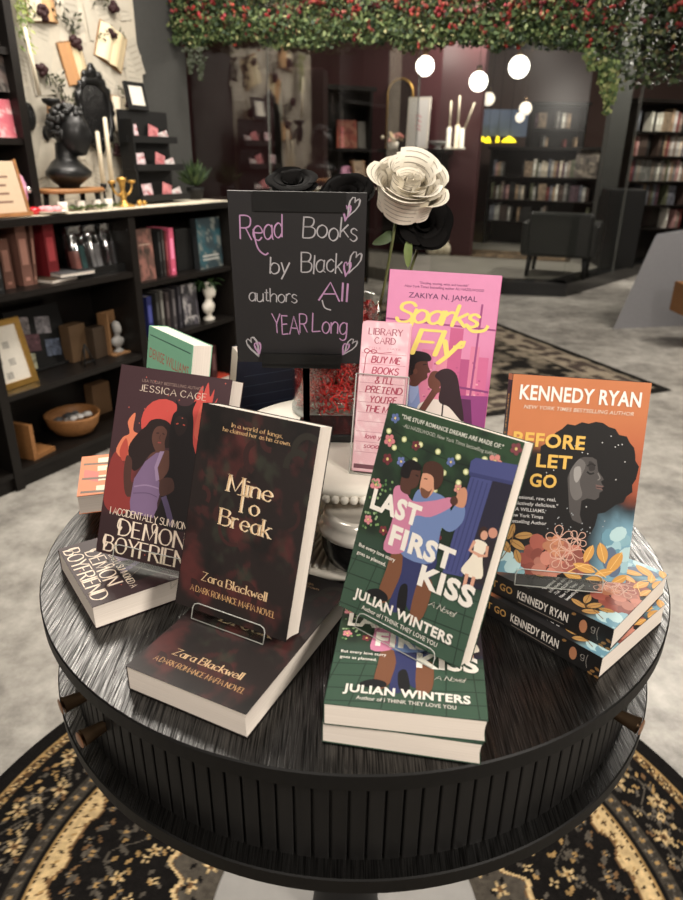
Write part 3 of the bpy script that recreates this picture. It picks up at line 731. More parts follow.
def art_sparks(w, h):
    a = Art(w, h)
    def fn(X, Y):
        b = np.broadcast_to(np.array(C(226, 134, 182)), X.shape + (3,)).copy()
        b = mixc(b, C(226, 138, 166), sstep(.35, .8, Y) * .8)
        b = mixc(b, C(200, 80, 150), sstep(.62, 1.0, X) * sstep(.35, .75, Y))
        return b
    a.bg(fn, 20, 30)
    for x0, x1, y0, c in ((.60, .72, .32, C(204, 84, 140)), (.72, .80, .50, C(186, 70, 132)), (.50, .60, .44, C(226, 130, 160)), (.88, .97, .48, C(214, 96, 150)), (.36, .47, .46, C(222, 120, 158)), (.80, .88, .42, C(224, 120, 160)), (.16, .3, .55, C(226, 130, 160))):
        a.poly([(x0, y0), (x1, y0), (x1, .98), (x0, .98)], c)
    for k in range(40):
        r = random.Random(k + 70); x, y = r.uniform(.36, .95), r.uniform(.5, .9); a.poly([(x, y), (x + .02, y), (x + .02, y + .01), (x, y + .01)], r.choice([C(236, 160, 180), C(190, 76, 134)]))
    fr = C(160, 64, 128)
    a.line([(0, .292), (1, .315)], .016, fr); a.line([(.86, .17), (.83, 1)], .018, fr); a.line([(.5, .66), (1, .685)], .02, C(140, 50, 120)); a.poly([(.74, .72), (1, .71), (1, 1), (.78, 1)], C(150, 50, 128)); a.poly([(.76, .74), (.85, .74), (.9, .95), (.8, .96)], C(96, 30, 86))
    # kissing couple
    a.poly([(.10, 1), (.13, .74), (.20, .655), (.30, .64), (.36, .70), (.40, 1)], C(128, 150, 204), True); a.poly([(.28, .7), (.33, .66), (.36, .72), (.30, .8)], C(150, 170, 218), True)
    sk = C(92, 52, 42)
    a.poly([(.24, .66), (.25, .56), (.30, .50), (.40, .50), (.43, .56), (.455, .595), (.43, .605), (.43, .635), (.38, .66), (.34, .69), (.28, .69)], sk, True)
    a.poly([(.225, .62), (.205, .56), (.22, .50), (.29, .475), (.40, .48), (.45, .505), (.44, .53), (.36, .535), (.31, .555), (.30, .61), (.26, .63)], C(26, 20, 24), True)
    a.line([(.38, .555), (.415, .55)], .008, C(26, 20, 24)); a.ell(.315, .60, .02, .018, C(110, 64, 50))
    a.poly([(.46, .60), (.50, .585), (.56, .6), (.57, .66), (.52, .70), (.46, .69), (.44, .645)], C(112, 62, 48), True)
    a.poly([(.34, 1), (.36, .83), (.42, .78), (.56, .76), (.74, .82), (.82, .9), (.84, 1)], C(226, 214, 204), True)
    a.poly([(.50, .62), (.54, .58), (.62, .565), (.70, .60), (.745, .70), (.80, .84), (.79, .88), (.66, .80), (.56, .77), (.56, .66)], C(48, 26, 34), True)
    a.line([(.60, .76), (.6, .9), (.58, 1)], .014, C(40, 26, 34), True); a.line([(.36, .9), (.44, .80), (.52, .70)], .06, C(104, 58, 46), True); a.ell(.53, .70, .035, .02, C(112, 64, 50))
    pur, yel = C(92, 40, 92), C(250, 222, 96)
    a.text('"Dazzling, winning, witty, and heartfelt"', .5, .075, .014, C(110, 50, 100), .44); a.text('-New York Times bestselling author ALI HAZELWOOD', .5, .098, .015, C(110, 50, 100), .72)
    a.text('ZAKIYA N. JAMAL', .5, .158, .032, pur, .62, bold=.0)
    a.text('Sparks', .46, .305, .120, yel, .74, font='stroke', thick=.15, thin=.12, slant=.2, gap=.06, jit=.05, rnd_join=True)
    a.line([(.74, .30), (.80, .33), (.90, .32), (.93, .29)], .028, yel, True)
    a.text('Fly', .47, .49, .145, yel, .40, font='stroke', thick=.14, thin=.11, slant=.2, gap=.07, rnd_join=True)
    a.line([(.64, .43), (.72, .43), (.74, .39)], .022, yel, True)
    return a

def art_redo(w, h):
    a = Art(w, h); a.flat(C(128, 196, 160))
    for y in (.06, .30, .34): a.line([(.04, y), (.96, y)], .012, C(60, 100, 90))
    a.text('DENISE WILLIAMS', .5, .22, .075, C(188, 92, 78), .9, bold=.0)
    a.poly([(0, .40), (1, .40), (1, .75), (0, .75)], C(150, 204, 190)); a.poly([(.5, .40), (1, .40), (1, .75), (.6, .75)], C(110, 160, 190))
    a.text('The Re-Do', .5, .56, .15, C(28, 40, 60), .9, font='stroke', thick=.16, thin=.12, slant=.2, gap=.08, jit=.08, rnd_join=True)
    a.poly([(.1, 1), (.2, .8), (.4, .78), (.5, 1)], C(206, 120, 90)); a.poly([(.55, 1), (.6, .8), (.8, .8), (.9, 1)], C(60, 90, 120))
    return a

def art_orange(w, h):
    a = Art(w, h); a.flat(C(226, 126, 66))
    for x in (.08, .30, .55, .8):
        for k, x0 in enumerate((.06, .36, .68)):
            a.poly([(x, x0), (x + .13, x0), (x + .13, x0 + .2), (x, x0 + .2)], C(244, 224, 190))
    for k in range(6):
        y = .12 + k * .15
        a.poly([(.36 + .1 * (k % 2), y), (.62 + .1 * (k % 2), y), (.6, y + .1), (.36, y + .1)], [C(206, 84, 62), C(238, 160, 90), C(214, 104, 90)][k % 3])
    for x in (.22, .60, .92):
        a.line([(x, .02), (x + .03, .3), (x - .02, .5), (x + .03, .7), (x, .98)], .05, C(112, 92, 74), True)
    return a

def art_plain(col, n=0, line=None):
    def f(w, h):
        a = Art(w, h); a.flat(col)
        if line:
            for k in range(n): a.line([(.1, .22 + k * .5 / n), (.9, .22 + k * .5 / n)], .006, line)
        return a
    return f

# ------------------------------------------------------------------ books
def pose(x, y, z, yaw, tilt, roll=0.0):
    u = Vector((math.cos(yaw), math.sin(yaw), 0)); b = Vector((-math.sin(yaw), math.cos(yaw), 0))
    v = math.cos(tilt) * Vector((0, 0, 1)) + math.sin(tilt) * b
    n = u.cross(v); c, s = math.cos(roll), math.sin(roll)
    U = c * u + s * v; V = -s * u + c * v
    return Matrix(((U.x, V.x, n.x, x), (U.y, V.y, n.y, y), (U.z, V.z, n.z, z), (0, 0, 0, 1)))
LIE = PI / 2

def make_book(name, label, group, mat, w, h, t, art, spine_col, back_col, spine_art=None, back_art=None, sheet_gap=0.0):
    """local x = width, y = height, z = out of the front cover; origin at the middle of the front cover's foot"""
    root = empty(name, mat=mat); tag(root, label, 'book', group)
    ct = .0006
    cv = MB()
    cv.box(-w / 2, w / 2, 0, h, -ct, 0, back_col); cv.box(-w / 2, w / 2, 0, h, -t, -t + ct, back_col)
    cv.box(-w / 2 - ct, -w / 2, 0, h, -t, 0, spine_col)
    A = art(w, h); A.emit(cv, lambda X, Y, n: (X - w / 2, h - Y, n))
    if spine_art:
        S = spine_art(h, t); S.emit(cv, lambda X, Y, n: (-w / 2 - ct - n, h - X, -Y))
    if back_art:
        B = back_art(w, h); B.emit(cv, lambda X, Y, n: (w / 2 - X, h - Y, -t - n))
    cv.build('cover', M['cover'], root, fix=False)
    pg = MB()
    bow = .0012
    # page block: a slightly bowed fore edge, trimmed just inside the covers
    y0, y1 = .0008, h - .0008; x0, x1 = -w / 2 + .0002, w / 2 - .0008
    for a_, b_ in ((-t + ct, -ct),):
        n = 6; P = []
        for i in range(n + 1):
            zz = a_ + (b_ - a_) * i / n; dx = -bow * math.sin(PI * i / n)
            P += [(x0, y0, zz), (x1 + dx, y0, zz), (x1 + dx, y1, zz), (x0, y1, zz)]
        F = []
        for i in range(n):
            for k in range(4):
                k2 = (k + 1) % 4; F.append((i * 4 + k, i * 4 + k2, (i + 1) * 4 + k2, (i + 1) * 4 + k))
        F += [(3, 2, 1, 0), (n * 4, n * 4 + 1, n * 4 + 2, n * 4 + 3)]
        pg.add(P, F)
    pg.build('page_block', M['pages'], root)
    return root

def spine_letgo(L, t):
    a = Art(L, t); a.flat(C(20, 19, 20))
    for x, c in ((.03, C(196, 112, 56)),): a.poly([(0, 0), (.03, 0), (.03, 1), (0, 1)], c)
    a.text('BEFORE LET GO', .10, .66, .34, C(206, 156, 70), .36, align='l', bold=.03)
    a.text('KENNEDY RYAN', .49, .68, .40, C(232, 226, 218), .285, align='l', bold=.03)
    a.line([(.50, .84), (.76, .84)], .004, C(140, 130, 120))
    a.ell(.855, .5, .020, .30, C(196, 128, 84)); a.text('g', .905, .5, .3, C(150, 146, 140), .02, font='stroke', thick=.1, thin=.08)
    a.line([(.93, .2), (.925, .5), (.935, .8)], .003, C(150, 146, 140), True)
    for x, y, r in ((.80, .15, -.5), (.965, .8, -.4), (.985, .6, .4), (.955, .95, .2), (.99, .95, -.2)):
        leafy(a, x, y, .014, .008, r, C(150, 108, 50))
    return a
def spine_plain(txt, col, tcol):
    def f(L, t):
        a = Art(L, t); a.flat(col); a.text(txt, .5, .66, .4, tcol, .7, bold=.02); return a
    return f

bk = {}
bk['mafia'] = make_book('paperback_novel', 'dark red novel with gold serif title standing upright on a clear easel', 'copies of the dark mafia romance', pose(-.1127, .5602, .8637, -.4499, .3235, -.0122), .135, .214, .028, art_mafia, C(26, 18, 18), C(24, 18, 18), spine_plain('MINE TO BREAK', C(26, 18, 18), C(206, 160, 100)))
dup(bk['mafia'], 'dark red novel with gold lettering lying flat on the round black table', mat=pose(-.1408, .4755, ZT + .0285, -.4484, LIE))
bk['demon'] = make_book('paperback_novel', 'maroon novel with woman in lavender dress standing on a clear easel', 'copies of the maroon demon romance', pose(-.2136, .6395, .8794, -.3296, .3876, -.0171), .140, .216, .0285, art_demon, C(50, 30, 34), C(44, 28, 32), spine_plain('DEMON BOYFRIEND', C(50, 30, 34), C(226, 206, 186)))
dup(bk['demon'], 'maroon novel with tall cream title lying flat near the table rim', mat=pose(-.3047, .6505, ZT + .0290, -.9522, LIE))
bk['kiss'] = make_book('paperback_novel', 'green illustrated novel with dancing couple tilted on a clear easel', 'copies of the green dancing couple romance', pose(.0533, .513, .8872, -.6628, .3335, -.0253), .137, .208, .0235, art_kiss, C(40, 62, 50), C(44, 66, 54), spine_plain('LAST FIRST KISS', C(40, 62, 50), C(238, 232, 222)))
dup(bk['kiss'], 'green illustrated novel lying flat, upper one of the two stacked flat', mat=pose(.056, .4306, ZT + .0490, -.1269, LIE))
dup(bk['kiss'], 'green illustrated novel at the bottom of the flat pair, cover hidden', mat=pose(.0542, .432, ZT + .0245, -.1666, LIE))
bk['letgo'] = make_book('paperback_novel', 'orange and black novel with afro profile portrait standing on a clear easel', 'copies of the orange portrait novel', pose(.2304, .5995, .896, -.094, .2642, -.0268), .136, .2085, .026, art_letgo, C(20, 19, 20), C(24, 22, 22), spine_letgo)
dup(bk['letgo'], 'black spined novel with gold leaf cover lying flat, upper of its stack', mat=pose(.317, .5862, ZT + .0530, .7946, LIE))
dup(bk['letgo'], 'black spined novel with orange dot at the bottom of the flat stack', mat=pose(.3095, .5723, ZT + .0264, .7272, LIE))
make_book('paperback_novel', 'bright pink novel with yellow script title and kissing couple on the white tray', None, pose(.1176, .8436, .953, -.2547, .1927, -.0069), .1424, .2155, .024, art_sparks, C(200, 100, 156), C(206, 110, 160), spine_plain('SPARKS FLY', C(200, 100, 156), C(92, 40, 92)))
make_book('paperback_novel', 'mint green novel standing behind the upright maroon novel', None, pose(-.2551, .8601, ZT + .062, -.888, .170, -.005), .130, .195, .0275, art_redo, C(120, 186, 152), C(128, 190, 160))
make_book('paperback_novel', 'navy blue book with its back turned, beside vase of red shreds', None, pose(-.150, 1.135, ZT + .004, .55 + PI, .30, 0), .135, .200, .026, art_plain(C(30, 40, 70)), C(28, 38, 66), C(24, 34, 62), None, art_plain(C(26, 36, 66), 5, C(70, 84, 118)))
bk['orange'] = make_book('paperback_novel', 'orange and white patterned book on top of a small stack', 'orange patterned books at table edge', pose(-.371, .862, ZT + .0545, -1.277, LIE), .133, .20, .027, art_orange, C(226, 126, 66), C(226, 126, 66))
dup(bk['orange'], 'lower book under the orange and white patterned one, pages showing', mat=pose(-.345, .865, ZT + .0271, -1.22, LIE))

# clear book easels: a foot plate, a bent back and a low front lip
def make_easel(label, x, y, z_floor, P, w_lip, t_book, h_lip=.020, low=.0095):
    """P = the pose matrix of the book that it carries"""
    root = empty('book_easel', mat=P); tag(root, label, 'easel', 'clear easels under the standing books')
    g = .0016; e = .0012
    zf = .0010                                    # the lip stands this far in front of the cover
    b = MB()
    b.box(-w_lip * .35, w_lip * .35, -.003, .125, -t_book - .0035, -t_book - .0015)
    b.build('back_plate', M['acrylic'], root)
    b = MB(); b.box(-w_lip / 2, w_lip / 2, -.0026, -.0008, -t_book - .0035, zf + .002)
    b.build('ledge', M['acrylic'], root)
    b = MB(); b.box(-w_lip / 2, w_lip / 2, -low, h_lip, zf, zf + .0016)
    fl = b.build('front_lip', M['acrylic'], root)
    # polished rim of the lip
    r = .0006; c = .006; zz = zf + .0008; X = w_lip / 2; Y0 = -low; Y1 = h_lip
    pts = [(-X, Y0, zz), (-X, Y1 - c, zz), (-X + c * .3, Y1 - c * .3, zz), (-X + c, Y1, zz), (X - c, Y1, zz), (X - c * .3, Y1 - c * .3, zz), (X, Y1 - c, zz), (X, Y0, zz), (-X, Y0, zz)]
    b = MB(); b.tube(pts, r, 6); b.build('polished_rim', M['acrylic_edge'], fl)
    # feet down to the surface below (world-vertical offset expressed in the pose frame)
    up = P.to_3x3().inverted() @ Vector((0, 0, 1))
    for sx in (-1, 1):
        p = Vector((sx * w_lip * .30, -.002, zf))
        wz = (P @ p).z - z_floor
        q = p - up * (wz - .0008)
        back = Vector((sx * w_lip * .30, -.002, -t_book * .9)); wb = (P @ back).z - z_floor
        b = MB(); b.tube([p, q, back - up * (wb - .0008)], .0012, 6); b.build('foot', M['acrylic'], root)
    return root
make_easel('clear easel lip in front of the upright dark red novel', 0, 0, ZT + .0285, pose(-.1127, .5602, .8637, -.4499, .3235, -.0122), .088, .028, .0085)
make_easel('clear easel lip across the title of the maroon novel', 0, 0, ZT + .0290, pose(-.2136, .6395, .8794, -.3296, .3876, -.0171), .092, .0285, .014, .006)
make_easel('clear easel lip at the foot of the tilted green novel', 0, 0, ZT + .0490, pose(.0533, .513, .8872, -.6628, .3335, -.0253), .088, .0235, .005, .0115)
make_easel('clear easel lip at the foot of the orange portrait novel', 0, 0, ZT + .0530, pose(.2304, .5995, .896, -.094, .2642, -.0268), .090, .026, .006, .012)
make_easel('clear easel holding the mint green novel on the orange stack', 0, 0, ZT + .0545, pose(-.2551, .8601, ZT + .062, -.888, .170, -.005), .080, .0275, .012, .004)
# ------------------------------------------------------------------ the round table
tab = empty('round_display_table', (TC[0], TC[1], 0)); tag(tab, 'round black two-tier display table with fluted drum holding romance novels', 'table')
R = .40
def disc(r, z0, z1, bev=.002): return [(0, z0), (r - bev, z0), (r, z0 + bev), (r, z1 - bev), (r - bev, z1), (0, z1)]
for nm, r_, zt_ in (('tabletop', R, ZT), ('lower_shelf', R - .001, ZT - .134)):
    b = MB(); b.lathe([(r_ - .0015, zt_), (0, zt_)], 160, smooth=False, mi=0)
    b.lathe([(0, zt_ - .020), (r_ - .002, zt_ - .020), (r_, zt_ - .018), (r_, zt_ - .0015), (r_ - .0015, zt_)], 160, mi=1, smooth=False); b.build(nm, [M['oak'], M['rim_black']], tab)
NS = 142; prof = []
r0, r1 = .379, .3735
for k in range(NS):
    a0 = 2 * PI * k / NS; da = 2 * PI / NS
    for f_, rr in ((0.0, r1), (.10, r1), (.15, r0 - .0006), (.22, r0), (.93, r0), (1.0 - .001, r0 - .0006)):
        prof.append((rr * math.cos(a0 + f_ * da), rr * math.sin(a0 + f_ * da)))
b = MB()
n = len(prof); P = [(x, y, ZT - .1345) for x, y in prof] + [(x, y, ZT - .0195) for x, y in prof]
b.add(P, [(i, (i + 1) % n, (i + 1) % n + n, i + n) for i in range(n)])
b.build('fluted_drum', M['slat'], tab)
b = MB(); b.lathe([(0, ZT - .160), (.30, ZT - .160), (.30, ZT - .1535), (0, ZT - .1535)], 64, smooth=False); b.lathe([(.062, .02), (.055, .10), (.055, ZT - .19), (.075, ZT - .158)], 40); b.build('pedestal', M['black'], tab)
b = MB(); b.lathe([(0, 0), (.247, 0), (.25, .003), (.25, .008), (.245, .012), (.08, .016), (.06, .022), (0, .022)], 90); b.build('base_plate', M['grey'], tab)
# tapered pulls on the drum
for u, v, z in ((60, 707, .752), (80, 740, .742), (641, 727, .752)):
    tip = at_z(u, v, z) - Vector((TC[0], TC[1], 0)); d = Vector((tip.x, tip.y, 0)).normalized()
    p0 = d * .376 + Vector((0, 0, tip.z)); L = .030
    prf = [(0, 0), (.0058, 0), (.0062, .004), (.0085, L * .8), (.0095, L - .003), (.0088, L), (0, L)]
    q = Vector((0, 0, 1)).rotation_difference(d).to_matrix().to_4x4()
    b = MB(); b.lathe(prf[:-2], 24, mi=0, mat=Matrix.Translation(p0) @ q); b.lathe([(.0088, L), (.008, L + .0006), (0, L + .0006)], 24, mi=1, mat=Matrix.Translation(p0) @ q)
    kb = b.build('drum_pull', [M['bronze'], M['copper']], tab); kb['label'] = 'tapered bronze pull with a copper end'

# ------------------------------------------------------------------ two-tier white tray
tr = empty('tiered_tray', (.015, .868, ZT)); tag(tr, 'white two-tier tray with beaded rim in the middle of the round table', 'tray')
b = MB()
nb = 100
def ribs(a, j): return 1 + (.006 * math.cos(a * 60) if j in (2, 3) else 0)
b.lathe([(0, 0), (.176, 0), (.184, .004), (.186, .010), (.180, .014), (.10, .0142), (0, .0142)], 120)
for k in range(110):   # radiating ribs on the lower plate
    a = 2 * PI * k / 110; c, s_ = math.cos(a), math.sin(a)
    b.tube([(c * .10, s_ * .10, .0145), (c * .178, s_ * .178, .0145)], [.0024, .0040], 6)
b.build('lower_plate', M['white'], tr)
b = MB(); b.lathe([(.05, .014), (.034, .024), (.026, .06), (.034, .094), (.06, .106)], 40); b.build('post', M['white'], tr)
b = MB(); b.lathe([(0, .106), (.166, .106), (.172, .110), (.174, .116), (.168, .1205), (.150, .1195), (0, .1195)], 120); up_ = b.build('upper_plate', M['white'], tr)
b = MB()
for k in range(nb):
    a = 2 * PI * k / nb
    b.ball((math.cos(a) * .173, math.sin(a) * .173, .1085), .0058, n=8)
b.build('beaded_rim', M['white'], up_)
ZU = ZT + .1195

# candle jar on the lower plate
cx = empty('candle_jar', (.028, .714, ZT + .0175)); tag(cx, 'black candle jar with shiny white lid tucked under the beaded tray', 'candle')
b = MB(); b.lathe([(0, 0), (.034, 0), (.044, .006), (.050, .022), (.0515, .044)], 48); b.build('jar_body', M['black_gloss'], cx)
M['lid'] = mat_solid('pearl_lid', C(214, 208, 198), 0.16, var=.03, coat=.5, metal=.2)
b = MB(); b.lathe([(.0515, .044), (.0545, .046), (.0545, .053), (.050, .056), (.050, .062), (.048, .069), (.043, .073), (.042, .0715), (0, .0715)], 48); b.build('lid', M['lid'], cx)

# ------------------------------------------------------------------ chalkboard sign on its stand
S0 = pose(-.0574, .8768, 1.0445, -.0009, -.1177, -.0048)
sg = empty('chalkboard_sign', (-.0474, .884, ZU)); tag(sg, 'black chalkboard sign with handwritten message on a post', 'sign')
SI = sg.matrix_basis.inverted() if False else Matrix.Translation((.0474, -.884, -ZU))
w, h, t = .1655, .2167, .005
b = MB()
b.box(-w / 2, w / 2, 0, h, -t, 0, (0.0135, .0125, .0135), mat=SI @ S0)
A = Art(w, h)
pk, gr_ = C(170, 126, 166), C(160, 156, 160)
def chalk(t_, x0, x1, y, cap, col, seed, slant=.05):
    for q in range(2):
        A.text(t_, x0 + .004 * q, y + .002 * q, cap, col, x1 - x0, align='l', font='stroke', thick=.05, thin=.045, jit=.2, seed=seed, slant=slant, gap=.10, space=.3)
chalk('Read', .075, .385, .248, .128, pk, 3); chalk('Books', .535, .935, .245, .112, gr_, 5)
chalk('by', .285, .43, .445, .100, gr_, 7); chalk('Black', .52, .83, .435, .112, gr_, 9)
chalk('authors', .115, .485, .612, .082, gr_, 12); chalk('All', .65, .875, .612, .112, pk, 15)
chalk('YEAR', .29, .565, .805, .118, pk, 17, -.05); chalk('Long', .60, .875, .80, .118, pk, 19)
A.line([(.175, .20), (.20, .30), (.25, .34), (.28, .33)], .012, pk, True)
A.line([(.68, .60), (.70, .645), (.75, .66)], .010, gr_, True)
def heart(cx, cy, s, rot, col):
    P = []
    for k in range(17):
        q = 2 * PI * k / 16; x = 16 * math.sin(q) ** 3 / 17; y = -(13 * math.cos(q) - 5 * math.cos(2 * q) - 2 * math.cos(3 * q) - math.cos(4 * q)) / 17
        x *= .5; y *= 1.2
        P.append((cx + s * (x * math.cos(rot) - y * math.sin(rot)), cy + s * (x * math.sin(rot) + y * math.cos(rot)) * w / h))
    A.line(P, .009, col, False, True); A.line([(p[0] + .006, p[1] - .004) for p in P[2:13]], .006, col)
for x, y, s, r_, c in ((.90, .07, .075, .45, gr_), (.855, .10, .055, .15, pk), (.92, .37, .085, .4, gr_), (.865, .41, .055, .15, pk), (.13, .895, .085, -.4, gr_), (.165, .905, .05, -.15, pk), (.905, .885, .075, .6, gr_), (.865, .90, .05, .35, pk)): heart(x, y, s, r_, c)
A.emit(b, lambda X, Y, n_: (SI @ S0) @ Vector((X - w / 2, h - Y, n_)), mi=1)
M['chalk'] = mat_print('chalk', .95, 0, .3, .05)
board = b.build('chalkboard', [M['matte'], M['chalk']], sg, fix=False)
b = MB()
b.box(-.052, .058, h - .022, h + .0006, .0002, .0022, mat=SI @ S0); b.build('top_clip', M['black'], board)
b = MB(); b.box(-.05, .055, -.004, .014, .0002, .005, mat=SI @ S0); b.box(-.05, .055, -.006, 0, -t, .005, mat=SI @ S0)
b.build('ledge', M['black'], board)
b = MB(); b.box(-.0065, .0025, .0, .006, .010, .098 + .02); b.box(-.0065, .0025, .0, .006, .012, .11); b.build('post', M['black'], sg)
b = MB(); b.box(-.002, .064, -.045, .030, 0, .012, bevel=.002); b.box(-.012, .012, -.01, .016, 0, .014, bevel=.002); b.build('base', M['black_gloss'], sg)

# ------------------------------------------------------------------ library-card magnets in an acrylic holder
CPm = pose(.041, .7395, ZU + .0035, -.2107, .2594, -.0038)
cw, chh, ct_ = .0567, .180, .014
ch_ = empty('bookmark_holder', mat=CPm); tag(ch_, 'clear acrylic holder wrapped around the pink library card bookmarks', 'holder')
b = MB(); b.box(-cw / 2 - .003, cw / 2 + .003, -.003, .118, .0012, .0028); b.box(-cw / 2 - .003, -cw / 2 - .001, -.003, .118, -ct_ - .003, .0028); b.box(cw / 2 + .001, cw / 2 + .003, -.003, .118, -ct_ - .003, .0028); b.box(-cw / 2 - .003, cw / 2 + .003, -.003, -.001, -ct_ - .003, .0028); b.box(-cw / 2 - .003, cw / 2 + .003, -.003, .13, -ct_ - .003, -ct_ - .0015)
hb = b.build('acrylic_box', M['acrylic'], ch_)
b = MB()
for x in (-cw / 2 - .003, cw / 2 + .003):
    b.tube([(x, -.003, .0028), (x, .118, .0028)], .0007, 6)
b.tube([(-cw / 2 - .003, .118, .0028), (cw / 2 + .003, .118, .0028)], .0007, 6); b.tube([(-cw / 2 - .003, -.003, .0028), (cw / 2 + .003, -.003, .0028)], .0007, 6); b.tube([(-cw / 2 - .003, .118, -ct_ - .003), (-cw / 2 - .003, -.003, -ct_ - .003)], .0007, 6)
b.build('polished_rim', M['acrylic_edge'], hb)
def art_card(w, h):
    a = Art(w, h)
    def fn(X, Y):
        n = fbm(X * 10, Y * 24, 4); bb = np.broadcast_to(np.array(C(236, 180, 194)), X.shape + (3,)).copy()
        return mixc(bb, C(246, 212, 220), sstep(.5, .7, n))
    a.bg(fn, 16, 40)
    d = C(178, 56, 88); l2 = C(196, 124, 140)
    for y in (.205, .275, .345, .40, .465, .53, .60, .66, .73, .80, .87): a.line([(0.02, y), (.98, y)], .010, l2)
    a.text('LIBRARY', .5, .08, .040, C(168, 84, 104), .72, font='stroke', thick=.18, thin=.10, serif=.07, gap=.22); a.text('CARD', .5, .138, .040, C(168, 84, 104), .44, font='stroke', thick=.18, thin=.10, serif=.07, gap=.22)
    a.text('TITLE    DATE', .5, .175, .014, C(206, 140, 156), .7)
    for t, y, wd in (('BUY ME', .270, .62), ('BOOKS', .342, .56), ("& I'LL", .405, .40), ('PRETEND', .47, .78), ("YOU'RE", .535, .58), ('THE MAN', .60, .76)):
        a.text(t, .55, y - .006, .043, d, wd, font='stroke', thick=.20, thin=.15, slant=.18, jit=.06, gap=.20)
    a.text('love your', .5, .775, .034, d, .55, font='stroke', thick=.16, thin=.12, slant=.2, jit=.1); a.text('socials', .42, .84, .034, d, .42, font='stroke', thick=.16, thin=.12, slant=.2, jit=.1)
    a.line([(.06, .19), (.12, .175), (.2, .19), (.27, .205), (.34, .19), (.27, .18), (.2, .19), (.12, .205), (.06, .19)], .02, d, True); a.line([(.2, .19), (.12, .22), (.10, .3), (.08, .36)], .018, d, True); a.line([(.2, .19), (.4, .2), (.55, .195), (.66, .19)], .014, d, True)
    a.poly([(.02, .955), (.6, .955), (.6, .985), (.02, .985)], C(120, 70, 84))
    return a
for k in range(7):
    zz = -.0018 * k - .0002
    mt = CPm @ Matrix.Translation((.0004 * ((k * 3) % 4 - 1.5), .0005 * (k % 2), zz))
    if k == 0:
        card = empty('library_card_bookmark', mat=mt)
        tag(card, 'pink library card bookmark with red lettering in clear holder', 'bookmark')
        b = MB()
        q = .004; out = [(-cw / 2, 0), (cw / 2, 0), (cw / 2, chh - q), (cw / 2 - q * .3, chh - q * .3), (cw / 2 - q, chh), (-cw / 2 + q, chh), (-cw / 2 + q * .3, chh - q * .3), (-cw / 2, chh - q)]
        b.prism(out, -.0015, 0, C(226, 170, 184))
        art_card(cw - .0016, chh - .002).emit(b, lambda X, Y, n_: (X - cw / 2 + .0008, chh - .001 - Y, n_))
        first_card = b.build('printed_card', M['cover'], card, fix=False)
    else:
        c2 = dup(card, 'pink bookmark card stacked behind the front library card', mat=mt, group='pink bookmark cards stacked behind the front one')

# ------------------------------------------------------------------ vase of red paper shreds with roses
VX, VY = -.010, .976
vs = empty('glass_vase', (VX, VY, ZU)); tag(vs, 'clear glass vase behind the chalkboard sign', 'vase')
b = MB(); vr = .066
b.lathe([(0, .0), (vr, .0), (vr, .168), (vr - .003, .168), (vr - .003, .006), (0, .006)], 48); b.build('vase_wall', M['acrylic'], vs)
b = MB(); b.lathe([(vr - .003, .166), (vr - .0015, .1695), (vr, .1685), (vr + .0005, .166)], 48); b.build('glass_rim', M['acrylic'], vs)
b = MB(); b.lathe([(vr - .02, .0005), (vr + .0006, .0005), (vr + .0006, .007), (vr - .02, .007)], 48); b.build('glass_foot', M['acrylic_edge'], vs)
b = MB(); r = random.Random(4)
for k in range(2600):
    rr = math.sqrt(r.random()) * .06 if r.random() < .25 else .061 - r.random() * .004; a = r.uniform(0, 2 * PI); z = .010 + .148 * r.random() ** (.9)
    p = Vector((rr * math.cos(a), rr * math.sin(a), z)); d = Vector((r.gauss(0, 1), r.gauss(0, 1), r.gauss(0, .5))).normalized() * r.uniform(.008, .016); e = d.cross(Vector((r.gauss(0, 1), r.gauss(0, 1), 1))).normalized() * .0011
    P = []
    for q in (-1, -.33, .33, 1):
        z2 = Vector((0, 0, .003 * math.sin(q * 3 + k)))
        c_ = p + d * q + z2
        for sg_ in (-1, 1):
            v = c_ + e * sg_; l = math.hypot(v.x, v.y)
            if l > .0615: v.x *= .0615 / l; v.y *= .0615 / l
            v.z = max(.008, min(.163, v.z)); P.append(v)
    b.add(P, [(0, 1, 3, 2), (2, 3, 5, 4), (4, 5, 7, 6)], r.choice([C(196, 40, 36), C(170, 28, 30), C(206, 50, 44), C(130, 22, 24)]))
sh = b.build('crinkle_paper_filler', mat_print('crinkle_paper', .45), None)
sh.location = (VX, VY, ZU); tag(sh, 'red crinkle paper shreds filling the glass vase', 'paper shreds', None, 'stuff')

def petal_sheet(w, h, curl, cup, n=7, roll=0.0, square=False):
    """grid of a petal: starts at the foot, rises by h, cupped across, top edge rolled outwards"""
    P = []
    for j in range(n + 1):
        v = j / n
        ww = w * ((.62 + .38 * v) if square else (.35 + .65 * math.sin(PI * min(1, v * .62 + .12)))) * .5
        rz = max(0, v - .62) / .38; th = rz * roll * 3.2; R_ = h * .20
        for i in range(n + 1):
            u = i / n * 2 - 1
            out = curl * v * v + (R_ * (1 - math.cos(th)) if roll else 0); up = h * min(v, .62) + (R_ * math.sin(th) if roll else h * max(0, v - .62))
            if roll and th < .01: up = h * v if v <= .62 else h * .62
            P.append(Vector((u * ww, -out + cup * (u * u) * ww, up)))
    F = [(j * (n + 1) + i, j * (n + 1) + i + 1, (j + 1) * (n + 1) + i + 1, (j + 1) * (n + 1) + i) for j in range(n) for i in range(n)]
    return P, F

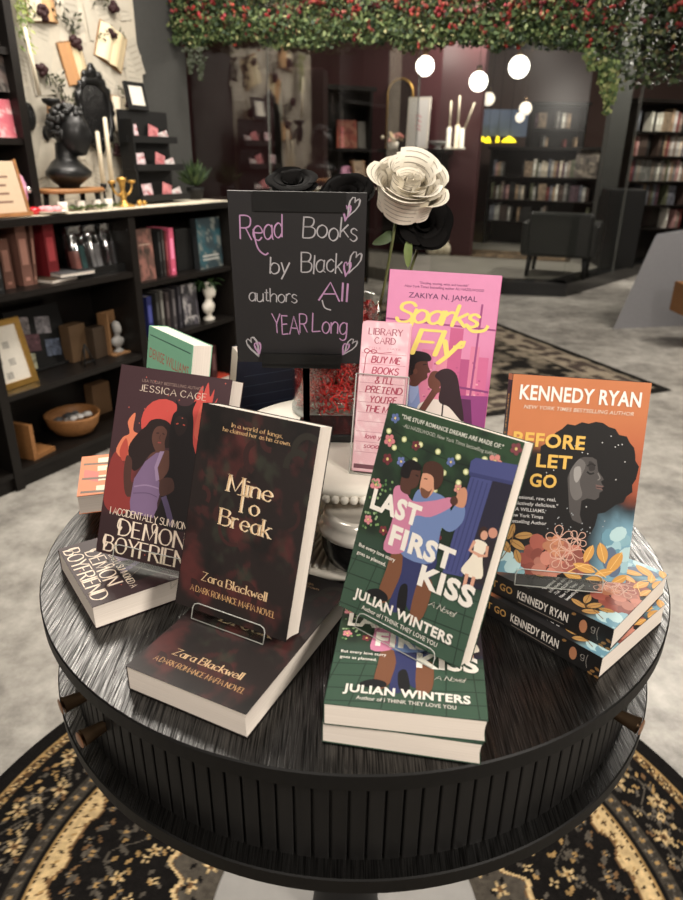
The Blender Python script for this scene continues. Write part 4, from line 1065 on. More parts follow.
# book-page rose
RC = at_y(406, 197, .972)
def rose(name, label, center, size, tilt_m, colf, mat, seed, printed=False):
    root = empty(name, tuple(center)); tag(root, label, 'flower')
    r = random.Random(seed); b = MB()
    rings = (((4, .30, .98, -.04, .12), (5, .72, 1.02, -.02, .25), (6, 1.10, 1.0, .02, .38), (6, 1.46, .90, .10, .42), (5, 1.72, .80, .18, .45)) if printed else ((3, .24, .72, .02, .2), (4, .5, .76, .06, .4), (5, .85, .78, .12, .6), (6, 1.2, .74, .22, .7), (5, 1.45, .66, .40, .4)))
    for ri, (n_, rad, hh, cu, ro) in enumerate(rings):
        for k in range(n_):
            a = 2 * PI * k / n_ + ri * .55 + r.uniform(-.35, .35) * (1 if printed else .4)
            wv = size * ((.38 + .10 * ri + (.18 if ri == 4 else 0)) if printed else (.55 + .13 * ri)); P, F = petal_sheet(wv * (r.uniform(.75, 1.1) if printed else 1), size * hh * (r.uniform(.74, 1.12) if printed else r.uniform(.92, 1.08)), size * cu * .9, (.45 if ri > 1 else .6), 7, ro * (r.uniform(.5, 1.2) if printed else 1), printed and ri < 4)
            off = size * rad * .28
            m = tilt_m @ Matrix.Rotation(a, 4, 'Z') @ Matrix.Translation((0, -off, -size * .30 + size * .02 * ri))
            P = [m @ p for p in P]
            col = colf(r, ri)
            b.add(P, F, col, 0, True)
            if printed:
                # lines of print running across the petal
                for ln in range(1, 9):
                    v0 = ln / 9.0 * 7
                    j = int(v0); f = v0 - j
                    if j >= 7: continue
                    for q in (0, 1):
                        off2 = (.0006 if q else -.0006)
                        row = []
                        for i in range(1, 7):
                            p = P[j * 8 + i].lerp(P[(j + 1) * 8 + i], f); p2 = P[j * 8 + i].lerp(P[(j + 1) * 8 + i], min(1, f + .10))
                            nrm = (P[(j + 1) * 8 + i] - P[j * 8 + i]).cross(P[j * 8 + i + 1] - P[j * 8 + i]).normalized() * off2
                            row.append((p + nrm, p2 + nrm))
                        V = [x for pr in row for x in pr]
                        b.add(V, [(2 * i, 2 * i + 2, 2 * i + 3, 2 * i + 1) for i in range(5)], C(150, 140, 128), 0, True)
    b.build('petals', mat, root, fix=False)
    return root
tm = Matrix.Rotation(math.radians(-14), 4, 'Y') @ Matrix.Rotation(math.radians(38), 4, 'X')
tm_white = Matrix.Rotation(math.radians(8), 4, 'Y') @ Matrix.Rotation(math.radians(34), 4, 'X')
wr = rose('paper_rose', 'cream rose folded from printed book pages beside the chalkboard', RC, .077, tm_white, lambda r, i: (lambda f: tuple(x * f for x in C(240, 233, 217)))(r.uniform(.86, 1.02)), M['matte'], 3, True)
def stem(root, top, foot, bend):
    o = Vector(root.location); pts = []
    for k in range(9):
        t = k / 8; p = Vector(top).lerp(Vector(foot), t) + Vector(bend) * math.sin(PI * t); pts.append(p - o)
    b = MB(); b.tube(pts, [.0022 - .0004 * (k / 8) for k in range(9)], 7, C(86, 92, 56)); b.build('stem', M['leaf'], root)
def leaf_blade(root, pts, width, col, name='leaf'):
    o = Vector(root.location); q = catmull([tuple(p) for p in pts], 4); n = len(q); P = []
    for i, p in enumerate(q):
        t = i / (n - 1); ww = width * math.sin(PI * (.08 + .92 * t)) ** .8 * .5 if i < n - 1 else 0
        d = Vector(q[min(n - 1, i + 1)]) - Vector(q[max(0, i - 1)]); s_ = d.cross(Vector((0, 1, .3))).normalized()
        for k, l in ((-1, -.2), (0, .15), (1, -.2)):
            P.append(Vector(p) - o + s_ * ww * k + Vector((0, l * ww, 0)))
    b = MB(); b.add(P, [(i * 3 + k, i * 3 + k + 1, (i + 1) * 3 + k + 1, (i + 1) * 3 + k) for i in range(n - 1) for k in range(2)], col, 0, True); b.build(name, M['leaf'], root, fix=False)
stem(wr, RC + Vector((-.012, .0, -.028)), (VX + .030, VY + .01, ZU + .02), (.006, 0, 0))
calyx = at_y(392, 232, .975)
leaf_blade(wr, [calyx, at_y(386, 238, .97), at_y(372, 244, .965)], .016, C(64, 78, 52)); leaf_blade(wr, [at_y(409, 240, .975), at_y(408, 252, .968), at_y(408, 268, .965)], .012, C(96, 112, 60))
bl = lambda r, i: (lambda f: (.006 * f, .0056 * f, .0055 * f))(r.uniform(.6, 1.3))
M['petal_black'] = mat_print('black_silk_petal', .75, 0, .2, .03)
for cxy, sz, lab, ti, sd, dy in (((421, 226), .052, 'black fabric rose drooping under the paper rose', (15, 60), 8, .02), ((293, 190), .044, 'black fabric rose peeking above the sign top centre', (0, 25), 11, .0), ((348, 200), .046, 'black fabric rose between the sign corner and paper rose', (-8, 35), 14, .01)):
    c = at_y(cxy[0], cxy[1], .985 + dy); m_ = Matrix.Rotation(math.radians(ti[0]), 4, 'Y') @ Matrix.Rotation(math.radians(ti[1]), 4, 'X')
    br = rose('fabric_rose', lab, c, sz, m_, bl, M['petal_black'], sd); br['group'] = 'black fabric roses in the vase'
    stem(br, c + Vector((0, 0, -.02)), (VX + (cxy[0] - 350) * .0003, VY + .015, ZU + .02), ((cxy[0] - 340) * .00015, .004, 0))
    if cxy[0] == 420:
        leaf_blade(br, [at_y(405, 236, .985), at_y(418, 246, .98), at_y(436, 254, .975)], .024, (.008, .008, .008)); leaf_blade(br, [at_y(440, 205, 1.0), at_y(444, 225, .99), at_y(434, 238, .985)], .03, (.008, .008, .008))
# ------------------------------------------------------------------ room shell
def mat_concrete():
    m, nt, b = new_mat('polished_concrete')
    tc = nt.nodes.new('ShaderNodeTexCoord')
    n1 = nt.nodes.new('ShaderNodeTexNoise'); n1.inputs['Scale'].default_value = 1.6; n1.inputs['Detail'].default_value = 9; n1.inputs['Roughness'].default_value = .62
    n2 = nt.nodes.new('ShaderNodeTexNoise'); n2.inputs['Scale'].default_value = 9; n2.inputs['Detail'].default_value = 8; n2.inputs['Roughness'].default_value = .7
    for n_ in (n1, n2): link(nt, tc.outputs['Object'], n_.inputs['Vector'])
    mx = nt.nodes.new('ShaderNodeMix'); mx.data_type = 'FLOAT'; mx.inputs[0].default_value = .5
    link(nt, n1.outputs['Fac'], mx.inputs[2]); link(nt, n2.outputs['Fac'], mx.inputs[3])
    cr = nt.nodes.new('ShaderNodeValToRGB'); e = cr.color_ramp.elements
    e[0].position = .36; e[0].color = (*C(100, 97, 92), 1); e[1].position = .62; e[1].color = (*C(190, 186, 178), 1)
    k = cr.color_ramp.elements.new(.48); k.color = (*C(150, 146, 139), 1)
    link(nt, mx.outputs[0], cr.inputs[0]); link(nt, cr.outputs[0], b.inputs['Base Color'])
    b.inputs['Roughness'].default_value = .42; b.inputs['Specular IOR Level'].default_value = .35
    return m
b = MB(); b.box(-5, 7, -3, 15, -.06, 0); fl_ = struct(b.build('floor', mat_concrete()))
M['ceil'] = mat_solid('dark_ceiling', (.03, .028, .026), .9); M['maroon'] = mat_solid('maroon_paint', C(72, 38, 41), .6, var=.06, scale=2)
M['dark_grey'] = mat_solid('dark_grey_paint', C(62, 62, 60), .7, var=.06); M['brown_wall'] = mat_solid('taupe_paint', C(120, 96, 90), .7, var=.05)
b = MB(); b.box(-5, 7, -3, 15, 3.1, 3.2); struct(b.build('ceiling', M['ceil']))
DW = .33                                    # the left wall stands this far behind the bookcase front
b = MB(); b.box(-5.0, 1.60, DW, DW + .1, 0, 3.1, mat=MLB); struct(b.build('wall_left', M['dark_grey']))
# the maroon lounge beyond the glass
QB = Matrix.Translation(at_z(400, 251, .12)) @ Matrix.Rotation(-ALPHA, 4, 'Z')       # x along BX, y away
b = MB(); b.box(-5.5, .98, 0, .1, 0, 3.1, mat=QB); struct(b.build('wall_back', M['maroon']))
b = MB(); b.box(-5, 7, 14.2, 14.3, 0, 3.1); struct(b.build('wall_far', M['brown_wall']))
b = MB(); b.box(6.4, 6.5, -3, 15, 0, 3.1); struct(b.build('wall_right', M['brown_wall']))
b = MB(); b.box(-5, 7, -2.6, -2.5, 0, 3.1); struct(b.build('wall_front', M['brown_wall']))
b = MB(); b.box(-4.6, -4.5, -3, 15, 0, 3.1); struct(b.build('wall_lounge', M['maroon']))

# near glass screen, at right angles to the left wall
def on_screen(u, v):
    r_ = ray(u, v); o_ = P0 + 1.62 * AX; p_ = CAM + r_ * (((o_ - CAM) @ AX) / (r_ @ AX)); return float(-(p_ - P0) @ BX)
d_end, d_mid = on_screen(419.5, 75), on_screen(268, 90)
b = MB(); b.box(1.615, 1.625, d_end, DW, .02, 2.32, mat=MLB); M['screen'] = mat_glass('screen_glass', (.90, .90, .88), .16, .01); struct(b.build('window_1', M['screen']))
M['glass_edge'] = mat_solid('polished_glass_edge', C(120, 122, 118), .15, spec=.8, alpha=.35)
for d_, nm in ((d_end, 'trim_1'), (d_mid, 'trim_2')):
    b = MB(); b.box(1.612, 1.628, d_ - .004, d_ + .001, .02, 2.32, mat=MLB); struct(b.build(nm, M['glass_edge']))

# far glass front on a black plinth with a corner
GC = at_z(565, 297, 0); GL_ = at_z(430, 291, 0); GR = at_z(640, 274, 0)
def slab(name, p, q, z0, z1, th, mat, kind='structure', ext=0):
    p = Vector((p.x, p.y, 0)); q = Vector((q.x, q.y, 0)); d = (q - p).normalized(); n = Vector((-d.y, d.x, 0)); q = q + d * ext
    b = MB(); P = [p, q, q + n * th, p + n * th]
    V = [Vector((v.x, v.y, z)) for z in (z0, z1) for v in P]
    b.add(V, [(0, 3, 2, 1), (4, 5, 6, 7), (0, 1, 5, 4), (1, 2, 6, 5), (2, 3, 7, 6), (3, 0, 4, 7)])
    o = b.build(name, mat); o['kind'] = kind; return o
slab('trim_3', GL_, GC, 0, .13, .25, M['black_gloss']); slab('trim_4', GC, GR, 0, .13, .25, M['black_gloss'], ext=2.5)
off = Vector((.0, .12, 0))
slab('window_2', GL_ + off, GC + off, .13, 2.7, .012, M['glass']); slab('window_3', GC + off, GR + off, .13, 2.7, .012, M['glass'], ext=2.5)
for u, v, nm in ((612, 275, 'trim_5'),):
    p = at_z(u, v, .13); b = MB(); b.box(p.x - .012, p.x + .012, p.y, p.y + .02, .13, 2.7); struct(b.build(nm, M['glass_edge']))
b = MB(); P = [GL_ + off, GC + off, GR + off * 1.2, GR + Vector((4, 3, 0)), Vector((6.3, 14, 0)), Vector((-1, 14, 0)), Vector((-1, 9.5, 0))]
b.prism([(p.x, p.y) for p in P], .001, .125); M['lounge_floor'] = mat_solid('lounge_floor', C(128, 124, 116), .5, var=.12, scale=3); struct(b.build('floor_lounge', M['lounge_floor']))
# solid grey strip built in place of a reflection at the glass corner
p = at_z(597, 262, .13); b = MB(); b.box(p.x - .10, p.x + .10, p.y, p.y + .16, .125, 3.1); struct(b.build('reflection_strip', M['dark_grey']))

# ------------------------------------------------------------------ rugs
def rug_round(cx, cy, R, seed):
    NA, NR = 1150, 120
    blk, cream, tan, gry, brn = [np.array(c) for c in (C(20, 18, 17), C(198, 172, 128), C(160, 130, 86), C(84, 78, 70), C(110, 84, 58))]
    rr = np.concatenate([[0], np.linspace(.24, R, NR)])[None, :] * np.ones((NA, 1)); th = (np.arange(NA) / NA * 2 * PI)[:, None] * np.ones((1, NR + 1))
    col = np.broadcast_to(blk, rr.shape + (3,)).copy()
    def put(mask, c):
        col[mask] = c
    def rosettes(r0, count, size, pet, c1, c2, c3, ph=0.0, dr=0.0):
        a = 2 * PI / count; k = np.round((th - ph) / a); t = (th - ph) - k * a
        odd = (np.mod(k, 2) == 1)
        x = t * r0; y = rr - r0 - np.where(odd, dr, -dr)
        d = np.hypot(x, y); f = np.arctan2(y, x); e = size * (.62 + .38 * np.cos(pet * f + k))
        put(d < e * 1.25, c1 * .55); put(d < e, c1); put(d < size * .42, c2); put(d < size * .18, c3)
    def vine(r0, amp, count, wd, c, ph=0.0):
        y = r0 + amp * np.sin(count * th + ph); put(np.abs(rr - y) < wd, c)
    def leaves(r0, amp, count, size, c, ph=0.0):
        a = 2 * PI / count; k = np.round((th - ph) / a); t = (th - ph) - k * a; sg = np.where(np.mod(k, 2) == 1, 1, -1)
        x = t * r0; y = rr - r0 - sg * amp; u = x * .8 + y * .6 * sg; v = -x * .6 * sg + y * .8
        put((np.abs(u) / size) ** 1.4 + (np.abs(v) / (size * .42)) ** 1.4 < 1, c)
    S = R / .83
    # plain edge, narrow stripe, wide vine border, guard stripes, scalloped cream ring, flowering field
    put((rr > .790 * S) & (rr < .793 * S), tan); put((rr > .766 * S) & (rr < .790 * S), brn * .55); rosettes(.778 * S, 200, .0085, 4, cream, blk, cream); leaves(.778 * S, .006, 200, .008, tan, .014); put((rr > .761 * S) & (rr < .7645 * S), cream * .9)
    vine(.705 * S, .026, 34, .0024, gry); vine(.705 * S, .030, 17, .002, gry * .8, 1.2); leaves(.705 * S, .034, 150, .011, gry, .01); leaves(.705 * S, .014, 130, .010, cream * .75, .02); leaves(.705 * S, .044, 110, .009, brn, .03)
    leaves(.725 * S, .014, 190, .009, tan, .013); leaves(.685 * S, .016, 180, .009, gry * 1.2, .005); rosettes(.735 * S, 84, .008, 4, tan, blk, blk, .02, .012); rosettes(.676 * S, 76, .008, 4, cream * .8, blk, blk, .0, .01)
    rosettes(.705 * S, 60, .018, 5, cream, brn, blk, .03, .024); rosettes(.705 * S, 30, .021, 6, gry * 1.2, cream, blk, .09, .004)
    put((rr > .652 * S) & (rr < .655 * S), cream); put((rr > .620 * S) & (rr < .649 * S), gry * .5); rosettes(.634 * S, 160, .0105, 4, gry * 1.3, tan, blk, .01); put((rr > .612 * S) & (rr < .616 * S), cream); put((rr > .603 * S) & (rr < .609 * S), tan); 
    zig = .6 * S + .004 * np.sin(240 * th); put((np.abs(rr - zig) < .002), cream)
    sc = .556 * S + .014 * np.abs(np.sin(18 * th)) + .005 * np.sin(54 * th)
    put((rr > sc) & (rr < .597 * S), cream); put((np.abs(rr - sc) < .003), brn); rosettes(.582 * S, 130, .0055, 4, brn, blk, blk); leaves(.574 * S, .006, 120, .006, tan)
    leaves(.530 * S, .008, 150, .009, brn, .02); leaves(.45 * S, .02, 140, .010, tan * .8, .01); rosettes(.535 * S, 90, .008, 4, gry * 1.2, tan, blk, .02, .008); leaves(.375 * S, .012, 110, .009, gry, .04); vine(.46 * S, .03, 22, .0022, gry * .9)
    rosettes(.500 * S, 54, .015, 5, gry, tan, blk, .02, .020); leaves(.500 * S, .032, 120, .013, gry, .05); leaves(.468 * S, .014, 100, .009, gry * .8)
    rosettes(.425 * S, 40, .0135, 5, cream, tan, blk, .02, .022); rosettes(.392 * S, 64, .009, 4, cream, blk, blk, .05, .018); leaves(.41 * S, .03, 76, .009, tan, .03)
    sc2 = .335 * S + .020 * np.sin(14 * th) + .008 * np.sin(42 * th)
    put((rr < sc2 + .012) & (rr > sc2), cream); put((rr < sc2 + .003) & (rr > sc2), brn); put(rr < sc2, gry * .8); rosettes(.29 * S, 40, .014, 5, cream, brn, blk, 0, .012); leaves(.30 * S, .012, 90, .010, blk)
    n = vnoise(rr * np.cos(th) * 160, rr * np.sin(th) * 160, 3); col *= (.72 + .5 * n)[..., None]
    P = np.stack([rr * np.cos(th), rr * np.sin(th), np.full_like(rr, .008)], -1).reshape(-1, 3)
    F = [(i * (NR + 1) + j, i * (NR + 1) + j + 1, ((i + 1) % NA) * (NR + 1) + j + 1, ((i + 1) % NA) * (NR + 1) + j) for i in range(NA) for j in range(NR)]
    b = MB(); vc = col.reshape(-1, 3)
    b.add(P, F, vcols=[tuple(c) for c in vc])
    b.lathe([(R, .008), (R + .004, .004), (R + .002, .0002)], 120, C(18, 16, 15))
    o = b.build('round_rug', M['fabric'], None, fix=False); o.location = (cx, cy, 0)
    return o
tag(rug_round(TC[0], TC[1], .83, 1), 'round black and cream oriental rug under the display table', 'rug')
def rug_rect(name, label, corner, d1, L1, d2, L2, z, cols):
    n1, n2 = int(L1 / .02), int(L2 / .02)
    u, v = np.meshgrid(np.linspace(0, L1, n1 + 1), np.linspace(0, L2, n2 + 1), indexing='ij')
    e = np.minimum(np.minimum(u, L1 - u), np.minimum(v, L2 - v))
    n = fbm(u * 9, v * 9, 4); n3 = fbm(u * 16, v * 16, 9)
    c = np.broadcast_to(np.array(cols[0]), u.shape + (3,)).copy()
    c = mixc(c, cols[1], sstep(.52, .60, n)); c = mixc(c, cols[2], sstep(.55, .62, n3) * .8)
    bd = (e > .07) & (e < .30); c[bd] = np.array(cols[3]); rs = bd & (n3 > .55); c[rs] = np.array(cols[2])
    c[(e > .06) & (e < .085)] = np.array(cols[2]); c[(e > .29) & (e < .32)] = np.array(cols[2]); c[e < .055] = np.array(cols[0])
    P = [tuple(np.array(corner) + d1 * a + d2 * b_ + np.array([0, 0, z])) for a, b_ in zip(u.ravel(), v.ravel())]
    F = [(i * (n2 + 1) + j, i * (n2 + 1) + j + 1, (i + 1) * (n2 + 1) + j + 1, (i + 1) * (n2 + 1) + j) for i in range(n1) for j in range(n2)]
    b = MB(); b.add(P, F, vcols=[tuple(x) for x in c.reshape(-1, 3)])
    o = b.build(name, M['fabric'], None, fix=False); tag(o, label, 'rug'); return o
cr_ = at_z(672, 391, 0); d1 = np.array(at_z(500, 325, 0) - cr_); d1 = d1 / np.linalg.norm(d1); d2 = np.array([-d1[1], d1[0], 0])
if d2[0] > 0: d2 = -d2
rug_rect('patterned_rug', 'dark patterned rug lying behind the round table', np.array([cr_.x, cr_.y, 0]), d1, 3.0, d2, 1.9, .007, (C(30, 28, 26), C(104, 96, 84), C(150, 138, 120), C(76, 66, 60)))
q1 = at_z(570, 262, .13); q2 = at_z(455, 268, .13)
rug_rect('lounge_rug', 'brown patterned rug on the floor of glass room', np.array([q1.x, q1.y, 0]), np.array([-.95, .31, 0]), 1.5, np.array([.31, .95, 0]), .8, .128, (C(60, 52, 44), C(96, 80, 64), C(120, 102, 82), C(74, 62, 50)))

# ------------------------------------------------------------------ the long low bookcase on the left
lb = empty('low_bookcase', mat=MLB); tag(lb, 'long low black bookcase with open shelves along the left wall', 'bookcase')
def part(name, parent, mat, *boxes, bev=0.0, col=(.5, .5, .5)):
    b = MB()
    for x in boxes: b.box(*x, col=col, bevel=bev)
    return b.build(name, mat, parent)
part('top_panel', lb, M['black_wood'], (-.80, 1.52, -.012, .32, 1.037, 1.067), bev=.003)
for s_ in (-.78, 0, .775, 1.50): part('side_panel', lb, M['black_wood'], (s_ - .02, s_ + .02, 0, .32, 0, 1.037))
part('back_panel', lb, M['black_wood'], (-.76, 1.48, .305, .32, .06, 1.037)); part('plinth', lb, M['black_wood'], (-.76, 1.48, .02, .035, 0, .062))
SH = {}
for s0, s1, zs in ((-.76, -.02, (.085, .40, .79)), (.02, .755, (.085, .405, .795)), (.795, 1.48, (.085, .455, .735))):
    for z in zs: part('shelf_board', lb, M['black_wood'], (s0, s1, .004, .305, z - .024, z))
ZB = 1.067

def sp(u0, u1, vt, vb, d):
    """photo rectangle -> (s0, s1, z0, z1) on the plane d behind the bookcase front"""
    um = (u0 + u1) / 2; vm = (vt + vb) / 2
    return on_lb(u0, vm, d)[0], on_lb(u1, vm, d)[0], on_lb(um, vb, d)[1], on_lb(um, vt, d)[1]
def MS(s, d, z, rz=0.0, tilt=0.0, lean=0.0):
    """frame at bookcase coordinates: local x along the shelf, -y out to the aisle, z up; tilt leans the top back"""
    return MLB @ Matrix.Translation((s, d, z)) @ Matrix.Rotation(rz, 4, 'Z') @ Matrix.Rotation(lean, 4, 'Y') @ Matrix.Rotation(-tilt, 4, 'X')
def slab_thing(name, label, cat, m, w, h, t, col, mat=None, art=None, group=None, bev=0.0):
    """upright flat thing, front facing -y"""
    b = MB(); b.box(-w / 2, w / 2, 0, t, 0, h, col, bevel=bev)
    if art: art(w, h).emit(b, lambda X, Y, n: (X - w / 2, -n, h - Y))
    o = b.build(name, mat or M['matte'], None, fix=not art); o.matrix_world = m; tag(o, label, cat, group); return o
def plain_book(label, m, w, h, t, col, group=None, spine=True, art=None, mat=None):
    """closed book; spine (or face) towards -y: cover colour wraps front, back and spine"""
    root = empty('book', mat=m); tag(root, label, 'book', group)
    b = MB()
    if spine:     # thickness along x, spine at y=0, depth w along y
        b.box(0, t, 0, .002, 0, h, col); b.box(0, .002, 0, w, 0, h, col); b.box(t - .002, t, 0, w, 0, h, col)
        k = tuple(min(1, c * 2.2 + .03) for c in col); b.box(t * .2, t * .8, -.0004, 0, h * .35, h * .78, k); b.box(t * .3, t * .7, -.0004, 0, h * .08, h * .14, k)
        b.build('cover', M['matte'], root); p = MB(); p.box(.002, t - .002, .002, w - .003, .003, h - .003); p.build('page_block', M['pages'], root)
    else:         # face out: front cover at y=0
        b.box(-w / 2, w / 2, 0, .002, 0, h, col); b.box(-w / 2, w / 2, t - .002, t, 0, h, col); b.box(-w / 2, -w / 2 + .002, 0, t, 0, h, col)
        if art: art(w, h).emit(b, lambda X, Y, n: (X - w / 2, -n * 3, h - Y))
        b.build('cover', M['matte'], root, fix=not art); p = MB(); p.box(-w / 2 + .002, w / 2 - .003, .002, t - .002, .003, h - .003); p.build('page_block', M['pages'], root)
    return root

def art_blotch(base, c2, c3, seed, title=None, tcol=None):
    def f(w, h):
        a = Art(w, h)
        def fn(X, Y):
            n = fbm(X * 4, Y * 6, seed); m2 = fbm(X * 7 + 3, Y * 7, seed + 5)
            bb = np.broadcast_to(np.array(base), X.shape + (3,)).copy()
            return mixc(mixc(bb, c2, sstep(.48, .64, n)), c3, sstep(.58, .7, m2))
        a.bg(fn, 14, 20)
        if title:
            for k, t in enumerate(title): a.line([(.15, t), (.85, t)], .05, tcol)
        return a
    return f

# upper shelf, first bay
z1 = .795
s0 = on_lb(4, 255, .12)[0]
for k, (u, lab, c, hh, w_, t_, ln) in enumerate(((3, 'brown book, second from the upright bookcase panel on upper shelf', C(104, 70, 58), .19, .14, .045, .0), (22, 'tall tan pink book standing on the upper shelf', C(126, 88, 76), .235, .15, .05, .0), (33, 'thin leaning tan book beside the tall tan pink one', C(112, 78, 66), .235, .15, .016, .08))):
    s_ = on_lb(u, 255, .08)[0]; plain_book(lab, MS(s_, .10, z1, lean=ln), w_, hh, t_, c)
plain_book('black book at the front end of upper bookcase shelf', MS(on_lb(-6, 262, .02)[0], .03, z1), .14, .165, .03, C(18, 18, 18))
plain_book('deep red book standing beside the clear gift bags', MS(on_lb(48, 246, .1)[0], .12, z1), .14, .225, .055, C(128, 34, 40))
for k, (lab, c, dz, rz) in enumerate((('brown book lying flat, lower of the two on upper shelf', C(84, 70, 56), 0, .15), ('grey book lying flat on top of the brown one', C(92, 92, 94), .018, -.1))):
    m_ = MS(on_lb(60, 275, .08)[0] - .07 + .045 * k, .045, z1 + dz, rz)
    root = empty('book', mat=m_); tag(root, lab, 'book'); b = MB(); b.box(0, .17, 0, .125, 0, .002, c); b.box(0, .17, 0, .125, .014, .016, c); b.box(0, .17, .123, .125, 0, .016, c); b.build('cover', M['matte'], root); p = MB(); p.box(.002, .168, .002, .123, .002, .014); p.build('page_block', M['pages'], root)
# gift bags in a black tray
tr_m = MS((on_lb(68, 262, .08)[0] + on_lb(124, 258, .08)[0]) / 2 + .02, .13, z1)
root = empty('black_tray', mat=tr_m); tag(root, 'low black tray holding clear gift bags on the upper shelf', 'tray')
wT = on_lb(120, 258, .08)[0] - on_lb(66, 262, .08)[0]
part('tray_base', root, M['black_gloss'], (-wT / 2, wT / 2, -.08, .08, 0, .006)); part('tray_rim', root, M['black_gloss'], (-wT / 2, wT / 2, -.08, -.074, .006, .04), (-wT / 2, wT / 2, .074, .08, .006, .04), (-wT / 2, -wT / 2 + .006, -.08, .08, .006, .04), (wT / 2 - .006, wT / 2, -.08, .08, .006, .04))
M['cello'] = mat_glass('clear_cellophane', (.88, .88, .88), .22, .12)
for k, (x, lab, c) in enumerate(((-.085, 'clear gift bag with pink and teal contents in black tray', (C(186, 120, 110), C(70, 110, 110))), (.0, 'clear gift bag with silver contents in the middle of black tray', (C(150, 150, 152), C(176, 176, 178))), (.09, 'clear gift bag with dark contents at end of black tray', (C(50, 50, 52), C(80, 80, 82))))):
    g = empty('gift_bag', mat=tr_m @ Matrix.Translation((x, -.01, .007)) @ Matrix.Rotation(math.radians(-8), 4, 'X')); tag(g, lab, 'gift bag')
    b = MB(); r_ = random.Random(k); n = 18; P = []; zs = (0, .03, .08, .13, .155, .165, .19, .20)
    for j, z in enumerate(zs):
        for i in range(n):
            a = 2 * PI * i / n; f = (1.1, 1.16, 1.2, 1.15, 1.05, 1.0, 1.2, 1.35)[j]; q = 1 + .14 * math.sin(i * 3 + j + k)
            P.append((.050 * f * q * math.cos(a), .045 * f * q * math.sin(a), z))
    b.add(P, [(j * n + i, j * n + (i + 1) % n, (j + 1) * n + (i + 1) % n, (j + 1) * n + i) for j in range(len(zs) - 1) for i in range(n)], smooth=True); b.build('bag_film', M['cello'], g)
    b = MB(); b.box(-.03, -.002, -.022, .02, .002, .10, c[0], bevel=.006); b.box(.002, .03, -.024, .02, .002, .12, c[1], bevel=.006); b.build('contents', mat_print('foil_contents', .25, .3), g)
# middle shelf, first bay
z2 = .405
fs = sp(0, 34, 322, 388, .05)
fr = empty('picture_frame', mat=MS(on_lb(12, 370, .07)[0], .075, z2, .05, .22)); tag(fr, 'gold framed white card with small drawings on the middle shelf', 'frame')
fw, fh = .235, .275
part('frame', fr, M['gold'], (-fw / 2, fw / 2, -.008, .01, 0, .024), (-fw / 2, fw / 2, -.008, .01, fh - .024, fh), (-fw / 2, -fw / 2 + .024, -.008, .01, .024, fh - .024), (fw / 2 - .024, fw / 2, -.008, .01, .024, fh - .024))
b = MB(); b.box(-fw / 2 + .02, fw / 2 - .02, .0, .008, .02, fh - .02, C(214, 208, 196)); A = Art(fw - .04, fh - .04)
for x, y in ((.3, .25), (.62, .3), (.35, .55), (.65, .6), (.5, .82)):
    for k in range(4): A.line([(x - .08, y + k * .03), (x + .08, y + k * .03)], .016, C(90, 88, 86))
A.line([(.2, .28), (.3, .1), (.4, .28)], .03, C(60, 60, 60)); A.emit(b, lambda X, Y, n: (X - fw / 2 + .02, -n * 2, fh - .02 - Y)); b.build('card', M['matte'], fr, fix=False)
bd = empty('card_display', mat=MS(on_lb(52, 355, .16)[0], .20, z2, 0, .20)); tag(bd, 'black slanted board holding small photo cards beside the gold frame', 'display board'); part('board', bd, M['black'], (-.14, .14, 0, .012, 0, .27)); part('ledge', bd, M['black'], (-.14, .14, -.02, 0, 0, .01))
mb_ = MS(on_lb(52, 355, .16)[0], .20, z2, 0, .20)
for x, z, c, lab in ((-.075, .165, C(120, 112, 112), 'small grey photo card at top of the slanted board'), (.03, .15, C(112, 108, 112), 'small grey photo card on slanted board beside the first'), (-.045, .085, C(86, 50, 58), 'small maroon card on the slanted board'), (.05, .045, C(80, 90, 110), 'small blue card low on the slanted board'), (-.09, .012, C(150, 150, 122), 'small pale green card at foot of the slanted board')):
    slab_thing('photo_card', lab, 'card', mb_ @ Matrix.Translation((x, -.003, z)) @ Matrix.Rotation(.12, 4, 'Y'), .075, .075 if z > .02 else .07, .002, c, M['matte'], art_blotch(c, tuple(v * 1.7 for v in c), tuple(v * .5 for v in c), int(z * 900)))
for u, lab, w_, hh in ((86, 'brown kraft board box standing on the middle shelf', .10, .17), (103, 'darker brown kraft box in front on the middle shelf', .095, .145)):
    s_ = on_lb(u, 350, .12)[0]; slab_thing('kraft_box', lab, 'box', MS(s_, .16 if u < 100 else .12, z2, .1), w_, hh, .06, C(92, 70, 48) if u < 100 else C(62, 49, 37), M['matte'], bev=.003)
ob = empty('shadow_box', mat=MS(on_lb(121, 345, .1)[0], .11, z2)); tag(ob, 'open kraft box showing a small pale bust inside', 'box')
part('box_back', ob, M['kraft'], (-.065, .065, .05, .056, 0, .20)); part('box_side', ob, M['kraft'], (-.065, -.059, -.01, .05, 0, .20)); part('box_base', ob, M['kraft'], (-.065, .065, -.03, .05, 0, .006))
